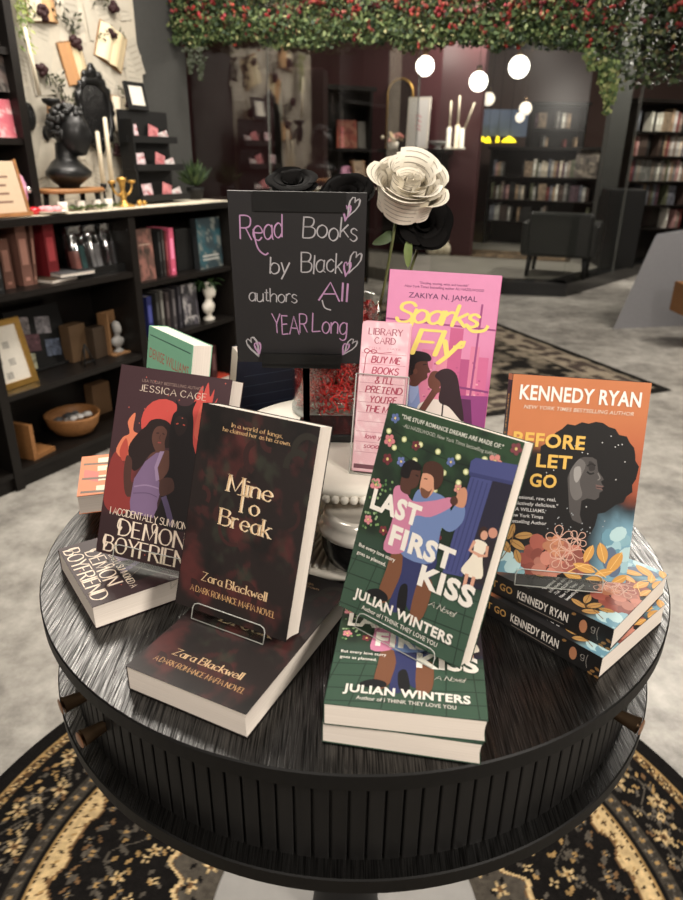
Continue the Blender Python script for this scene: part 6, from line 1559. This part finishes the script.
for k in range(240):
    t = r.random(); x = r.gauss(0, .03 * (1 - .5 * t)); z = zt_ + (zb_ - zt_) * t; a = r.uniform(-2.4, -.7); l = r.uniform(.015, .03)
    b.add([(x, -r.uniform(0, .03), z), (x + l * math.cos(a + .4) * .6, -.02, z + l * math.sin(a + .4) * .6), (x + l * math.cos(a), -.03, z + l * math.sin(a)), (x + l * math.cos(a - .4) * .6, -.02, z + l * math.sin(a - .4) * .6)], [(0, 1, 2, 3)], r.choice([C(120, 134, 66), C(92, 110, 56), C(140, 150, 84)]))
s_ = on_lb(20, 20, DW - .03)[0]; o = b.build('hanging_vine', M['leaf'], None, fix=False); o.matrix_world = MLB @ Matrix.Translation((s_, DW - .03, 0)); tag(o, 'light green trailing vine hanging beside the tall shelf', 'plant')
# ------------------------------------------------------------------ lounge beyond the glass
PLF = .126
def frame_at(u, v, z, rz=0.0): return Matrix.Translation(at_z(u, v, z)) @ Matrix.Rotation(rz, 4, 'Z')
# tall bookcase seen end-on (left)
def tall_case(name, label, m, w, d, zs, top, mat=None, back=True):
    g = empty(name, mat=m); tag(g, label, 'bookcase'); t = .03; mat = mat or M['black_wood']
    part('side_panel', g, mat, (0, t, 0, d, 0, top)); part('side_panel', g, mat, (w - t, w, 0, d, 0, top))
    part('top_panel', g, mat, (-.03, w + .03, -.02, d, top, top + .04)); part('back_panel', g, mat, (t, w - t, d - .015, d, 0, top))
    for z in zs: part('shelf_board', g, mat, (t, w - t, .003, d - .015, z - .025, z))
    return g
PALETTE = [('black', C(30, 29, 28)), ('dark brown', C(66, 52, 46)), ('grey', C(112, 110, 106)), ('cream', C(186, 176, 158)), ('dusty pink', C(160, 124, 120)), ('dark red', C(104, 50, 48)), ('slate', C(92, 94, 102)), ('tan', C(142, 120, 96)), ('olive', C(84, 86, 66)), ('pale grey', C(160, 158, 152)), ('plum', C(80, 56, 66)), ('white', C(204, 198, 186)), ('taupe', C(124, 112, 102))]
ORD = ['first', 'second', 'third', 'fourth', 'fifth', 'sixth', 'seventh', 'eighth', 'ninth', 'tenth', 'eleventh', 'twelfth', 'thirteenth', 'fourteenth', 'fifteenth', 'sixteenth', 'seventeenth', 'eighteenth', 'nineteenth', 'twentieth', 'twenty-first', 'twenty-second', 'twenty-third', 'twenty-fourth', 'twenty-fifth', 'twenty-sixth', 'twenty-seventh', 'twenty-eighth', 'twenty-ninth', 'thirtieth']
def small_book(m, t, w, h, col, label, group, mat='matte'):
    b = MB(); b.box(0, t, 0, w, 0, h, col); b.box(t * .15, t * .85, -.001, 0, h * .4, h * .75, tuple(min(1, c * 1.8 + .02) for c in col)); b.box(.003, t - .003, w, w + .001, .004, h - .004, C(200, 190, 170))
    o = b.build('book', M[mat]); o.matrix_world = m; tag(o, label, 'book', group); return o
def fill(m, x0, x1, z, d0, hmax, seed, where, case, dens=.8, tw=(.03, .055), pal=None):
    r = random.Random(seed); x = x0; k = 0; pal = pal or PALETTE
    while x < x1 - .06 and k < len(ORD):
        if r.random() > dens: x += r.uniform(.08, .16); continue
        t = r.uniform(*tw)
        if r.random() < .14:
            nm, c = r.choice(pal); w_ = r.uniform(.10, .13)
            if x + w_ > x1: break
            o = slab_thing('book', f'{nm} face-out book, {ORD[k]} along the {where} of {case}', 'book', m @ Matrix.Translation((x + w_ / 2, d0, z)) @ Matrix.Rotation(-.06, 4, 'X'), w_, hmax * r.uniform(.7, .85), .02, c, M['matte'], art_blotch(c, tuple(v * 1.5 for v in c), tuple(v * .5 for v in c), seed + k), f'books on the {where} of {case}'); x += w_ + .008
        else:
            nm, c = r.choice(pal)
            small_book(m @ Matrix.Translation((x, d0 + r.uniform(0, .012), z)), t, .13, hmax * r.uniform(.64, .86), c, f'{nm} spine, {ORD[k]} along the {where} of {case}', f'books on the {where} of {case}'); x += t + .002
        k += 1
# 1: bookcase against the lounge's side, facing right; we see its near end and a slanting front
bc = at_z(300, 300, PLF); bc = Vector(at_y(316, 170, 7.2)); bm = Matrix.Translation((bc.x - .28, bc.y, 0)) @ Matrix.Rotation(math.radians(28), 4, 'Z')
yt = at_y(340, 88, 7.3).z
tall_case('tall_bookcase', 'tall black bookcase seen through the glass screen behind the chalkboard', bm, .95, .32, (.45, .82, yt - .95, yt - .52), yt)
for k, (z, wh) in enumerate(((yt - .95, 'lower visible shelf'), (yt - .52, 'upper shelf'))):
    fill(bm, .06, .44, z, .04, .34, 50 + k, wh, 'the bookcase behind chalkboard', .6)
slab_thing('book', 'orange pink face-out book on the bookcase behind the chalkboard', 'book', bm @ Matrix.Translation((.70, .06, yt - .52)) @ Matrix.Rotation(-.08, 4, 'X'), .22, .26, .03, C(200, 104, 84), M['matte'], art_blotch(C(204, 104, 84), C(226, 150, 120), C(160, 70, 60), 4))
slab_thing('book', 'pale face-out book next to the orange pink one', 'book', bm @ Matrix.Translation((.87, .06, yt - .52)) @ Matrix.Rotation(-.08, 4, 'X'), .09, .25, .03, C(160, 156, 150), M['matte'])
slab_thing('pale_figurine', 'pale standing display card on the lower visible bookcase shelf', 'card', bm @ Matrix.Translation((.50, .05, yt - .95)) @ Matrix.Rotation(-.3, 4, 'Y'), .10, .30, .02, C(190, 186, 184), M['matte'], art_blotch(C(190, 186, 184), C(220, 214, 210), C(90, 86, 84), 4))
b = MB(); b.lathe([(0, 0), (.03, 0), (.05, .03), (.035, .07), (.02, .08), (.025, .09), (0, .09)], 16, C(186, 150, 60)); o = b.build('yellow_vase', M['matte']); o.matrix_world = bm @ Matrix.Translation((.66, .08, yt - .95)); tag(o, 'small yellow vase on the bookcase behind the chalkboard', 'vase')
slab_thing('framed_print', 'dark framed print on the lower visible bookcase shelf', 'frame', bm @ Matrix.Translation((.81, .08, yt - .95)) @ Matrix.Rotation(-.1, 4, 'X'), .16, .22, .02, C(40, 40, 42), M['matte'], art_blotch(C(50, 52, 56), C(96, 98, 104), C(20, 20, 20), 7))
# maroon cabinet beside it
slab_thing('maroon_cabinet', 'plain maroon cabinet standing left of tall bookcase behind glass', 'cabinet', Matrix.Translation((at_y(303, 150, 6.5).x, 6.5, .0)) @ Matrix.Rotation(math.radians(-6), 4, 'Z'), .36, at_y(300, 68, 6.5).z, .30, C(70, 38, 40), M['matte'], None, None, .006)

# mantel with its ornaments on the maroon wall
mx0, mx1 = [((Vector(at_y(u, 152, 9.3)) - QB.translation).dot(Vector(BX))) for u in (376, 458)]
zm = 1.262
mg = empty('mantelpiece', mat=QB); tag(mg, 'black mantelpiece against the maroon wall behind the paper rose', 'mantel')
part('mantel_shelf', mg, M['black_wood'], (mx0, mx1, -.30, -.001, zm - .05, zm), bev=.004); part('mantel_body', mg, M['black_wood'], (mx0 + .06, mx1 - .06, -.22, -.001, PLF, zm - .05)); part('hearth_opening', mg, M['black'], (mx0 + .3, mx1 - .3, -.226, -.22, PLF, zm - .35))
def on_back(u, d):
    r_ = ray(u, 150); o_ = np.array(QB.translation) + d * AX; p_ = CAM + r_ * (((o_ - CAM) @ AX) / (r_ @ AX)); return float((p_ - np.array(QB.translation)) @ BX)
def mt(u, d=-.14): return QB @ Matrix.Translation((on_back(u, d), d, zm))
ppx = 9.3 * .917 / 676
g = empty('arched_mirror', mat=mt(398, -.03)); tag(g, 'arched mirror with thin gold frame standing on the mantel', 'mirror')
Wm, Hm = 27 * ppx, 63 * ppx; out = [(-Wm / 2, 0)] + [(-Wm / 2 * math.cos(a), Hm - Wm / 2 + Wm / 2 * math.sin(a)) for a in np.linspace(0, PI, 17)] + [(Wm / 2, 0)]
b = MB(); b.tube([(x, 0, z) for x, z in out] + [(out[0][0], 0, 0)], .014, 8); b.build('gold_frame', M['gold'], g); b = MB(); b.prism(out, 0, .006, mat=Matrix.Rotation(PI / 2, 4, 'X')); b.build('mirror_face', mat_solid('dim_mirror', C(70, 48, 46), .12, metal=.5), g)
g = empty('framed_print', mat=mt(416, -.16) @ Matrix.Rotation(-.06, 4, 'X')); tag(g, 'white framed print with red lettering standing on the mantel', 'frame'); w_, h_ = 23 * ppx, 46 * ppx
part('frame', g, M['white'], (-w_ / 2, w_ / 2, 0, .02, 0, h_)); b = MB(); A = Art(w_ * .84, h_ * .9); A.flat(C(226, 222, 216))
for k, t in enumerate((.36, .46, .56, .64)): A.line([(.34 + .05 * (k % 2), t), (.5, t - .03), (.66, t + .02)], .06, C(206, 120, 124), True)
A.emit(b, lambda X, Y, n: (X - w_ * .42, -.001 - n, h_ * .95 - Y)); b.build('print', M['matte'], g, fix=False)
g = empty('flower_pot', mat=mt(393, -.2)); tag(g, 'small pot of pale and pink flowers on the mantel', 'plant'); b = MB(); b.lathe([(0, 0), (.05, 0), (.07, .08), (.06, .08), (0, .07)], 16); b.build('pot', M['white'], g); b = MB(); r = random.Random(4)
for k in range(26): b.ball((r.gauss(0, .05), r.gauss(0, .04), .11 + r.uniform(-.02, .06)), .025, r.choice([C(210, 190, 150), C(190, 120, 110), C(226, 214, 190)]), n=8)
b.build('blossoms', M['matte'], g)
for u, vt, lean, lab in ((448, 110, 0, 'cream taper candle at the near side of mantel'), (456, 106, 0, 'tallest cream taper candle on the mantel'), (464, 112, .25, 'leaning cream taper candle at the end of mantel')):
    g = empty('taper_candle', mat=mt(u - (3 if u > 460 else 0), -.15)); tag(g, lab, 'candle'); hh = (152 - vt) * ppx; b = MB(); b.tube([(lean * .1, 0, hh * .45), (lean * hh, 0, hh)], [.014, .010], 8); b.build('wax', M['cream'], g); b = MB(); b.lathe([(0, 0), (.05, 0), (.05, .02), (.03, .03), (.028, hh * .46), (0, hh * .46)], 16); b.build('holder', M['white'] if u != 456 else M['cream'], g)
b = MB(); b.lathe([(0, 0), (.05, 0), (.05, .01), (.02, .03), (.09, .06), (.12, .09), (.11, .09), (0, .05)], 20); o = b.build('footed_bowl', M['grey']); o.matrix_world = mt(438, -.16); tag(o, 'grey footed bowl between the print and candles on mantel', 'bowl')
# low white jars along the floor past the mantel
for k, (u, lab) in enumerate(((431, 'white jar on the lounge floor behind the paper rose'), (438, 'taller cream jar on the lounge floor behind paper rose'), (446, 'squat white jar on the lounge floor by the mantel'))):
    b = MB(); h_ = (.20, .26, .16)[k]; b.lathe([(0, 0), (.06, 0), (.075, h_ * .3), (.07, h_ * .7), (.04, h_ * .85), (.045, h_), (0, h_)], 18); o = b.build('jar', M['cream']); o.matrix_world = Matrix.Translation(at_z(u, 254, PLF)); tag(o, lab, 'jar')

# back bookcase under the reflection pane
R15 = math.radians(-10)
bL = at_z(482, 243, PLF); bR = at_z(590, 250, PLF); w_ = (bR - bL).length
zz = [at_y(535, v, bL.y - .1).z for v in (221, 199.5, 176.5, 150)]
bmx = Matrix.Translation((bL.x, bL.y, PLF)) @ Matrix.Rotation(math.atan2((bR - bL).y, (bR - bL).x), 4, 'Z')
tall_case('tall_bookcase', 'wide black bookcase beneath the glowing reflection pane in glass room', bmx, w_, .32, [z - PLF for z in zz[:3]], at_y(535, 150, bL.y).z - PLF)
for k, (z, wh) in enumerate(zip(zz[:3], ('bottom shelf', 'second shelf', 'third shelf'))):
    fill(bmx, .05, w_ - .04, z - PLF, .05, .27, 80 + k * 7, wh, 'the bookcase under the reflection pane', .93 if k else .5, (.028, .045))
slab_thing('framed_print', 'round motif print standing on the top shelf under the reflection pane', 'frame', bmx @ Matrix.Translation((w_ * .86, .03, zz[2] - PLF)) @ Matrix.Rotation(-.05, 4, 'X'), .30, .36, .02, C(86, 76, 70), M['matte'], art_blotch(C(90, 80, 72), C(150, 138, 122), C(50, 46, 42), 2))
# glowing pane and yellow lamps added above it in place of street-window reflections
wz0, wz1 = at_y(500, 133, bL.y + .5).z, at_y(500, 110, bL.y + .5).z
wl, wr_ = at_y(481, 130, bL.y + .32), at_y(527, 130, bL.y + .32)
b = MB(); b.box(wl.x, wr_.x, bL.y + .34, bL.y + .36, wz0 - .05, wz1, C(90, 100, 120)); struct(b.build('reflection_pane', mat_solid('reflected_dusk', C(88, 100, 124), .3, var=.5, scale=2, emit=C(110, 124, 150), emit_s=.22)))
M['reflected_yellow'] = mat_solid('yellow_reflection', C(255, 230, 60), .4, emit=C(255, 224, 40), emit_s=2.6)
for u, v, sx, lab in ((480, 139, .10, 'yellow lamp cluster reflection built solid at the near end of pane'), (488, 140.5, .05, 'small yellow lamp reflection, second along the pane'), (497.5, 140, .03, 'tiny yellow lamp reflection, third along the pane'), (509, 140, .11, 'wide yellow lamp reflection at the end of pane')):
    p = at_y(u, v, bL.y + .22); b = MB(); b.lathe([(0, .05), (.02, .045), (sx * .7, .01), (sx, -.03), (sx * .9, -.03), (0, .0)], 16); o = empty('lamp_reflection', tuple(p)); tag(o, lab, 'lamp'); b.build('shade', M['reflected_yellow'], o); b = MB(); b.tube([(0, 0, .045), (0, 0, 3.1 - p.z)], .003, 5); b.build('cord', M['black'], o)  # cords added to hang these solid reflections from the ceiling
uL, uR = at_y(530, 140, bL.y + .36), at_y(588, 140, bL.y + .2)
umx = Matrix.Translation((uL.x, bL.y + .34, PLF)); wU = uR.x - uL.x; zu = [at_y(555, v, bL.y + .36).z for v in (152, 128)]
tall_case('tall_bookcase', 'tall dark bookcase rising behind the wide one in the glass room', umx, wU, .30, [z - PLF for z in zu], at_y(555, 105, bL.y + .36).z - PLF)
for k, (z, wh) in enumerate(zip(zu, ('shelf above the round print', 'top shelf'))): fill(umx, .05, wU - .04, z - PLF, .05, .26, 150 + k, wh, 'the tall case behind', .75, (.03, .05))
# right bookcase
cL = at_z(612, 262, PLF); cR = at_z(715, 258, PLF); w_ = (cR - cL).length
rmx = Matrix.Translation((cL.x, cL.y, PLF)) @ Matrix.Rotation(math.atan2((cR - cL).y, (cR - cL).x), 4, 'Z')
zz = [at_y(650, v, cL.y).z for v in (230, 206, 181.5, 156, 131)]
tall_case('tall_bookcase', 'tall black bookcase on the right behind the glass, full of books', rmx, w_, .32, [z - PLF for z in zz], at_y(650, 102, cL.y).z - PLF)
for k, (z, wh) in enumerate(zip(zz, ('lowest shelf', 'second shelf', 'third shelf', 'fourth shelf', 'top shelf'))):
    fill(rmx, .05, w_ * .8, z - PLF, .05, .29, 120 + k * 5, wh, 'the right-hand bookcase', (.6, .8, .95, .95, .8)[k], (.028, .045))
# armchair
am = frame_at(557, 274, PLF, math.radians(-22)); ac = empty('armchair', mat=am); tag(ac, 'black leather armchair with its back turned in the glass room', 'armchair')
M['leather'] = mat_solid('black_leather', C(38, 39, 37), .4, var=.2, scale=50, bump=.2)
part('seat', ac, M['leather'], (-.30, .30, -.30, .28, .24, .44), bev=.03); part('backrest', ac, M['leather'], (-.32, .32, -.36, -.24, .22, .66), bev=.03)
for sx in (-1, 1): part('armrest', ac, M['leather'], (sx * .33 - .06, sx * .33 + .06, -.32, .28, .22, .56), bev=.03)
for x in (-.28, .28):
    for y in (-.28, .24): b = MB(); b.tube([(x, y, .22), (x * 1.05, y * 1.05, .002)], [.03, .02], 10); b.build('leg', M['black'], ac)
# black cabinet between
slab_thing('black_cabinet', 'plain black cabinet behind the glass, right of the armchair', 'cabinet', frame_at(616, 268, PLF, math.radians(-5)), .40, .86, .4, C(14, 14, 14), M['matte'], None, None, .01)
# pendant globes on cords; the dim ones are reflections built as solid lamps
M['globe'] = mat_solid('lit_globe', C(255, 248, 235), .3, emit=(1, .93, .82), emit_s=7)
for u, v, rpx, Y, lab in ((425, 66, 8.5, 7.4, 'glowing globe pendant closest to the glass screen edge'), (478.5, 81.5, 8.5, 8.0, 'glowing globe pendant above the reflection pane end of mantel'), (519, 67, 9.5, 7.6, 'largest glowing globe pendant, highest in the lounge'), (488.5, 99, 6, 10.2, 'dim small globe pendant reflection above the yellow lamp reflections'), (525.5, 108.5, 6, 10.0, 'dim small globe pendant reflection, upper of a close pair'), (520, 117.5, 4.5, 10.3, 'dim smallest globe pendant reflection, lower of a close pair')):
    p = at_y(u, v, Y); g = empty('pendant_lamp', tuple(p)); tag(g, lab, 'lamp'); R_ = rpx * Y * .93 / 676
    b = MB(); b.ball((0, 0, 0), R_, n=24); b.build('globe', M['globe'] if rpx > 7 else mat_solid('globe_reflection', C(240, 225, 200), .3, emit=(1, .9, .76), emit_s=1.2), g); b = MB(); b.tube([(0, 0, R_ * .95), (0, 0, 3.1 - p.z)], .004, 6); b.lathe([(0, R_ * .9), (.03, R_ * .9), (.03, R_ + .05), (0, R_ + .06)], 12); b.build('cord', M['bronze'], g)
# grey plinth with sloping sides + wooden block
pl = [at_z(613, 329, 0), at_z(720, 324, 0)]; tp = [at_y(655, 237, pl[0].y + .1), at_y(720, 226, pl[1].y)]
b = MB(); n_ = Vector((.25, .5, 0)); V = [pl[0], pl[1], pl[1] + n_, pl[0] + n_ * 1.2, tp[0], tp[1], tp[1] + n_ * .5, tp[0] + n_ * .5]
b.add(V, [(0, 1, 5, 4), (1, 2, 6, 5), (2, 3, 7, 6), (3, 0, 4, 7), (4, 5, 6, 7), (3, 2, 1, 0)]); o = b.build('sloping_plinth', mat_solid('plinth_grey', C(150, 150, 154), .6, var=.04)); tag(o, 'grey plinth with sloping edge standing on the floor at right', 'plinth')
p = at_y(690, 313, 5.0); b = MB(); q = at_z(690, 345, 0); zb_ = at_y(690, 313, q.y).z; zt_ = at_y(690, 284, q.y).z
g = empty('wooden_stool', tuple(q)); tag(g, 'brown wooden stool edge in front of the grey plinth', 'stool'); x0 = at_y(679, 300, q.y).x - q.x; part('seat', g, M['wood'], (x0, x0 + .3, -.12, .12, zb_, zt_)); 
for x in (x0 + .16, x0 + .27):
    for y in (-.09, .09): part('leg', g, M['wood'], (x - .015, x + .015, y - .015, y + .015, 0, zb_))

# ------------------------------------------------------------------ ivy garland with red blossoms under the header
hdr = [Vector(CAM + ray(u, v) * (((P0 + 1.575 * AX - CAM) @ AX) / (ray(u, v) @ AX))) for u, v in ((178, 22), (400, 20), (560, 16), (760, 12))]
def garland():
    g = empty('flower_garland', tuple(hdr[1])); tag(g, 'long ivy garland with red blossoms hanging across the top', 'garland'); o_ = hdr[1]
    path = catmull([tuple(p) for p in hdr], 40); L = len(path)
    bl, rb = MB(), MB(); r = random.Random(77); pxm = 3.5 * .95 / 676
    for k in range(26000):
        t = r.random(); p = Vector(path[int(t * (L - 1))])
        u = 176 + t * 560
        lo = -26 * pxm if u < 560 else -26 * pxm - (min(u, 620) - 560) * .75 * pxm
        if 575 < u < 683 and r.random() < .55: pass
        hgt = r.uniform(-1, 1); lowpx = 21 + 3 * math.sin(u * .07) + 2.5 * math.sin(u * .19)
        if u > 575: lowpx = 21 + min(1, (u - 575) / 30) * (26 if u < 650 else max(6, 26 - (u - 650) * .5)) + 5 * math.sin(u * .3)
        z = (44 if hgt > 0 else lowpx) * hgt * pxm
        if u > 585 and hgt < -.4 and r.random() < .3: continue
        c = p - o_ + Vector((r.uniform(-.03, .03), r.uniform(-.12, .015), z))
        a = r.uniform(0, 6.28); s_ = r.uniform(.007, .0135); d = Vector((r.gauss(0, 1), r.gauss(0, .5) - .8, r.gauss(0, 1) + .3)).normalized(); e1 = d.cross(Vector((math.cos(a), .2, math.sin(a)))).normalized(); e2 = d.cross(e1)
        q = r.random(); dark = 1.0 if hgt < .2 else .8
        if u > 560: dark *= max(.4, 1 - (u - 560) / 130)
        col = C(104, 118, 74) if q < .25 else (C(72, 90, 54) if q < .6 else (C(40, 56, 36) if q < .94 else C(150, 148, 104)))
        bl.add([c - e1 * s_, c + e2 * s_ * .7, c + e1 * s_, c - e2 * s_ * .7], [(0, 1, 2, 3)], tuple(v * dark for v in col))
    # blossoms
    for k in range(480):
        t = r.random() ** .9; p = Vector(path[int(t * (L - 1))]); u = 176 + t * 560
        z = r.gauss(.25, .55); z = max(-.9, min(1, z)) * 25 * pxm
        c = p - o_ + Vector((r.uniform(-.03, .03), r.uniform(-.125, -.04), z)); s_ = r.uniform(.008, .017)
        if u > 590 and r.random() < .6: continue
        base = r.choice([C(158, 58, 52), C(132, 44, 44), C(176, 94, 82), C(104, 36, 38)])
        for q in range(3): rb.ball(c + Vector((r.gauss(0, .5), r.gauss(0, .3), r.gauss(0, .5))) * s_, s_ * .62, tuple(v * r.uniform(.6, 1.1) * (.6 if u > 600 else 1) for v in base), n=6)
    bl.build('foliage', M['leaf'], g, fix=False); f = rb.build('blossoms', M['leaf'], g, fix=False); f['kind'] = 'stuff'
    # trailing strands
    for u0, v0, v1, Y in ((190, 48, 74, 3.86), (200, 48, 80, 3.82), (606, 60, 114, 2.72), (611, 60, 104, 2.70), (603, 60, 92, 2.73), (590, 50, 70, 2.76)):
        b = MB(); top = at_y(u0, v0, Y) - o_; bot = at_y(u0 + 1, v1, Y) - o_
        for k in range(int((v1 - v0) * 3.4)):
            t = r.random(); c = top.lerp(bot, t) + Vector((r.gauss(0, .014 * (1.2 - t)), r.uniform(-.02, .02), 0)); s_ = r.uniform(.007, .012); a = r.uniform(0, 6.28); e1 = Vector((math.cos(a), .3, math.sin(a))).normalized(); e2 = Vector((-math.sin(a), .3, math.cos(a)))
            b.add([c - e1 * s_, c + e2 * s_ * .7, c + e1 * s_, c - e2 * s_ * .7], [(0, 1, 2, 3)], r.choice([C(104, 120, 70), C(66, 84, 52), C(130, 134, 88)]) if u0 > 300 else C(52, 58, 44))
        b.build('trailing_strand', M['leaf'], g, fix=False)
    return g
garland()
hb = MB(); a0, a1 = hdr[0], hdr[3]
slab('trim_6', hdr[0] + Vector((.02, .06, 0)), hdr[3] + Vector((.02, .06, 0)), 2.33, 2.6, .08, M['dark_grey'])
p = at_y(540, 32, 3.6); b = MB(); b.ball((0, 0, 0), .024, n=16, sc=(1.6, 1, .8)); o = b.build('spot_lamp', M['globe']); o.location = p; tag(o, 'small bright lamp glowing through the ivy garland', 'lamp')
# ------------------------------------------------------------------ light
w_ = bpy.data.worlds.new('world'); scene.world = w_; w_.use_nodes = True
w_.node_tree.nodes['Background'].inputs[0].default_value = (1, .92, .82, 1); w_.node_tree.nodes['Background'].inputs[1].default_value = .10
def area(name, loc, target, size, power, col, sy=None):
    l = bpy.data.lights.new(name, 'AREA'); l.energy = power; l.color = col; l.size = size
    if sy: l.shape = 'RECTANGLE'; l.size_y = sy
    o = bpy.data.objects.new(name, l); COL.objects.link(o); o.location = loc
    o.rotation_euler = (Vector(target) - Vector(loc)).to_track_quat('-Z', 'Y').to_euler(); return o
W = (1, .92, .82)
def lamp(name, loc, target, power, col, radius=.07, angle=110):
    l = bpy.data.lights.new(name, 'SPOT'); l.energy = power; l.color = col; l.shadow_soft_size = radius; l.spot_size = math.radians(angle); l.spot_blend = .6
    o = bpy.data.objects.new(name, l); COL.objects.link(o); o.location = loc
    o.rotation_euler = (Vector(target) - Vector(loc)).to_track_quat('-Z', 'Y').to_euler(); return o
area('ceiling_light_back', (-.75, 2.75, 3.04), (-.1, .9, .8), 1.3, 120, W)
area('ceiling_light_right', (2.3, 4.15, 3.04), (.4, .8, .8), .75, 105, W)
area('ceiling_light_front', (1.5, -.75, 2.3), (0, .65, .95), .5, 64, W)
area('fill_light_front', (-.55, -.9, 2.2), (0, .7, .9), .8, 26, W)
area('wall_wash', (-.1, 2.6, 2.9), LB(.7, .33, 1.6), .5, 30, W)
area('aisle_light', (3.2, 4.6, 3.0), (2.2, 4.6, 0), .8, 60, W)
area('floor_light_left', (-1.0, 1.2, 3.0), (-1.2, 1.0, 0), .6, 22, W)
lamp('garland_fill', (-.3, 1.9, 2.9), hdr[1] * .6 + hdr[0] * .4, 62, W)  # unseen spots, this and the next, added only to brighten the garland
lamp('garland_fill_right', (1.2, 1.3, 2.9), hdr[2], 30, W)
lamp('lounge_light', (1.5, 8.8, 3.0), (1.5, 9.6, 0), 210, W, .1, 150)
lamp('lounge_light_right', (3.4, 7.6, 3.0), (3.2, 9.6, .8), 240, W, .1, 130)
lamp('lounge_light_left', (-1.2, 6.5, 3.0), (-1.0, 8.0, .8), 150, W, .1, 140)
scene.view_settings.view_transform = 'Standard'; scene.view_settings.look = 'None'; scene.view_settings.exposure = 0; scene.view_settings.gamma = 1
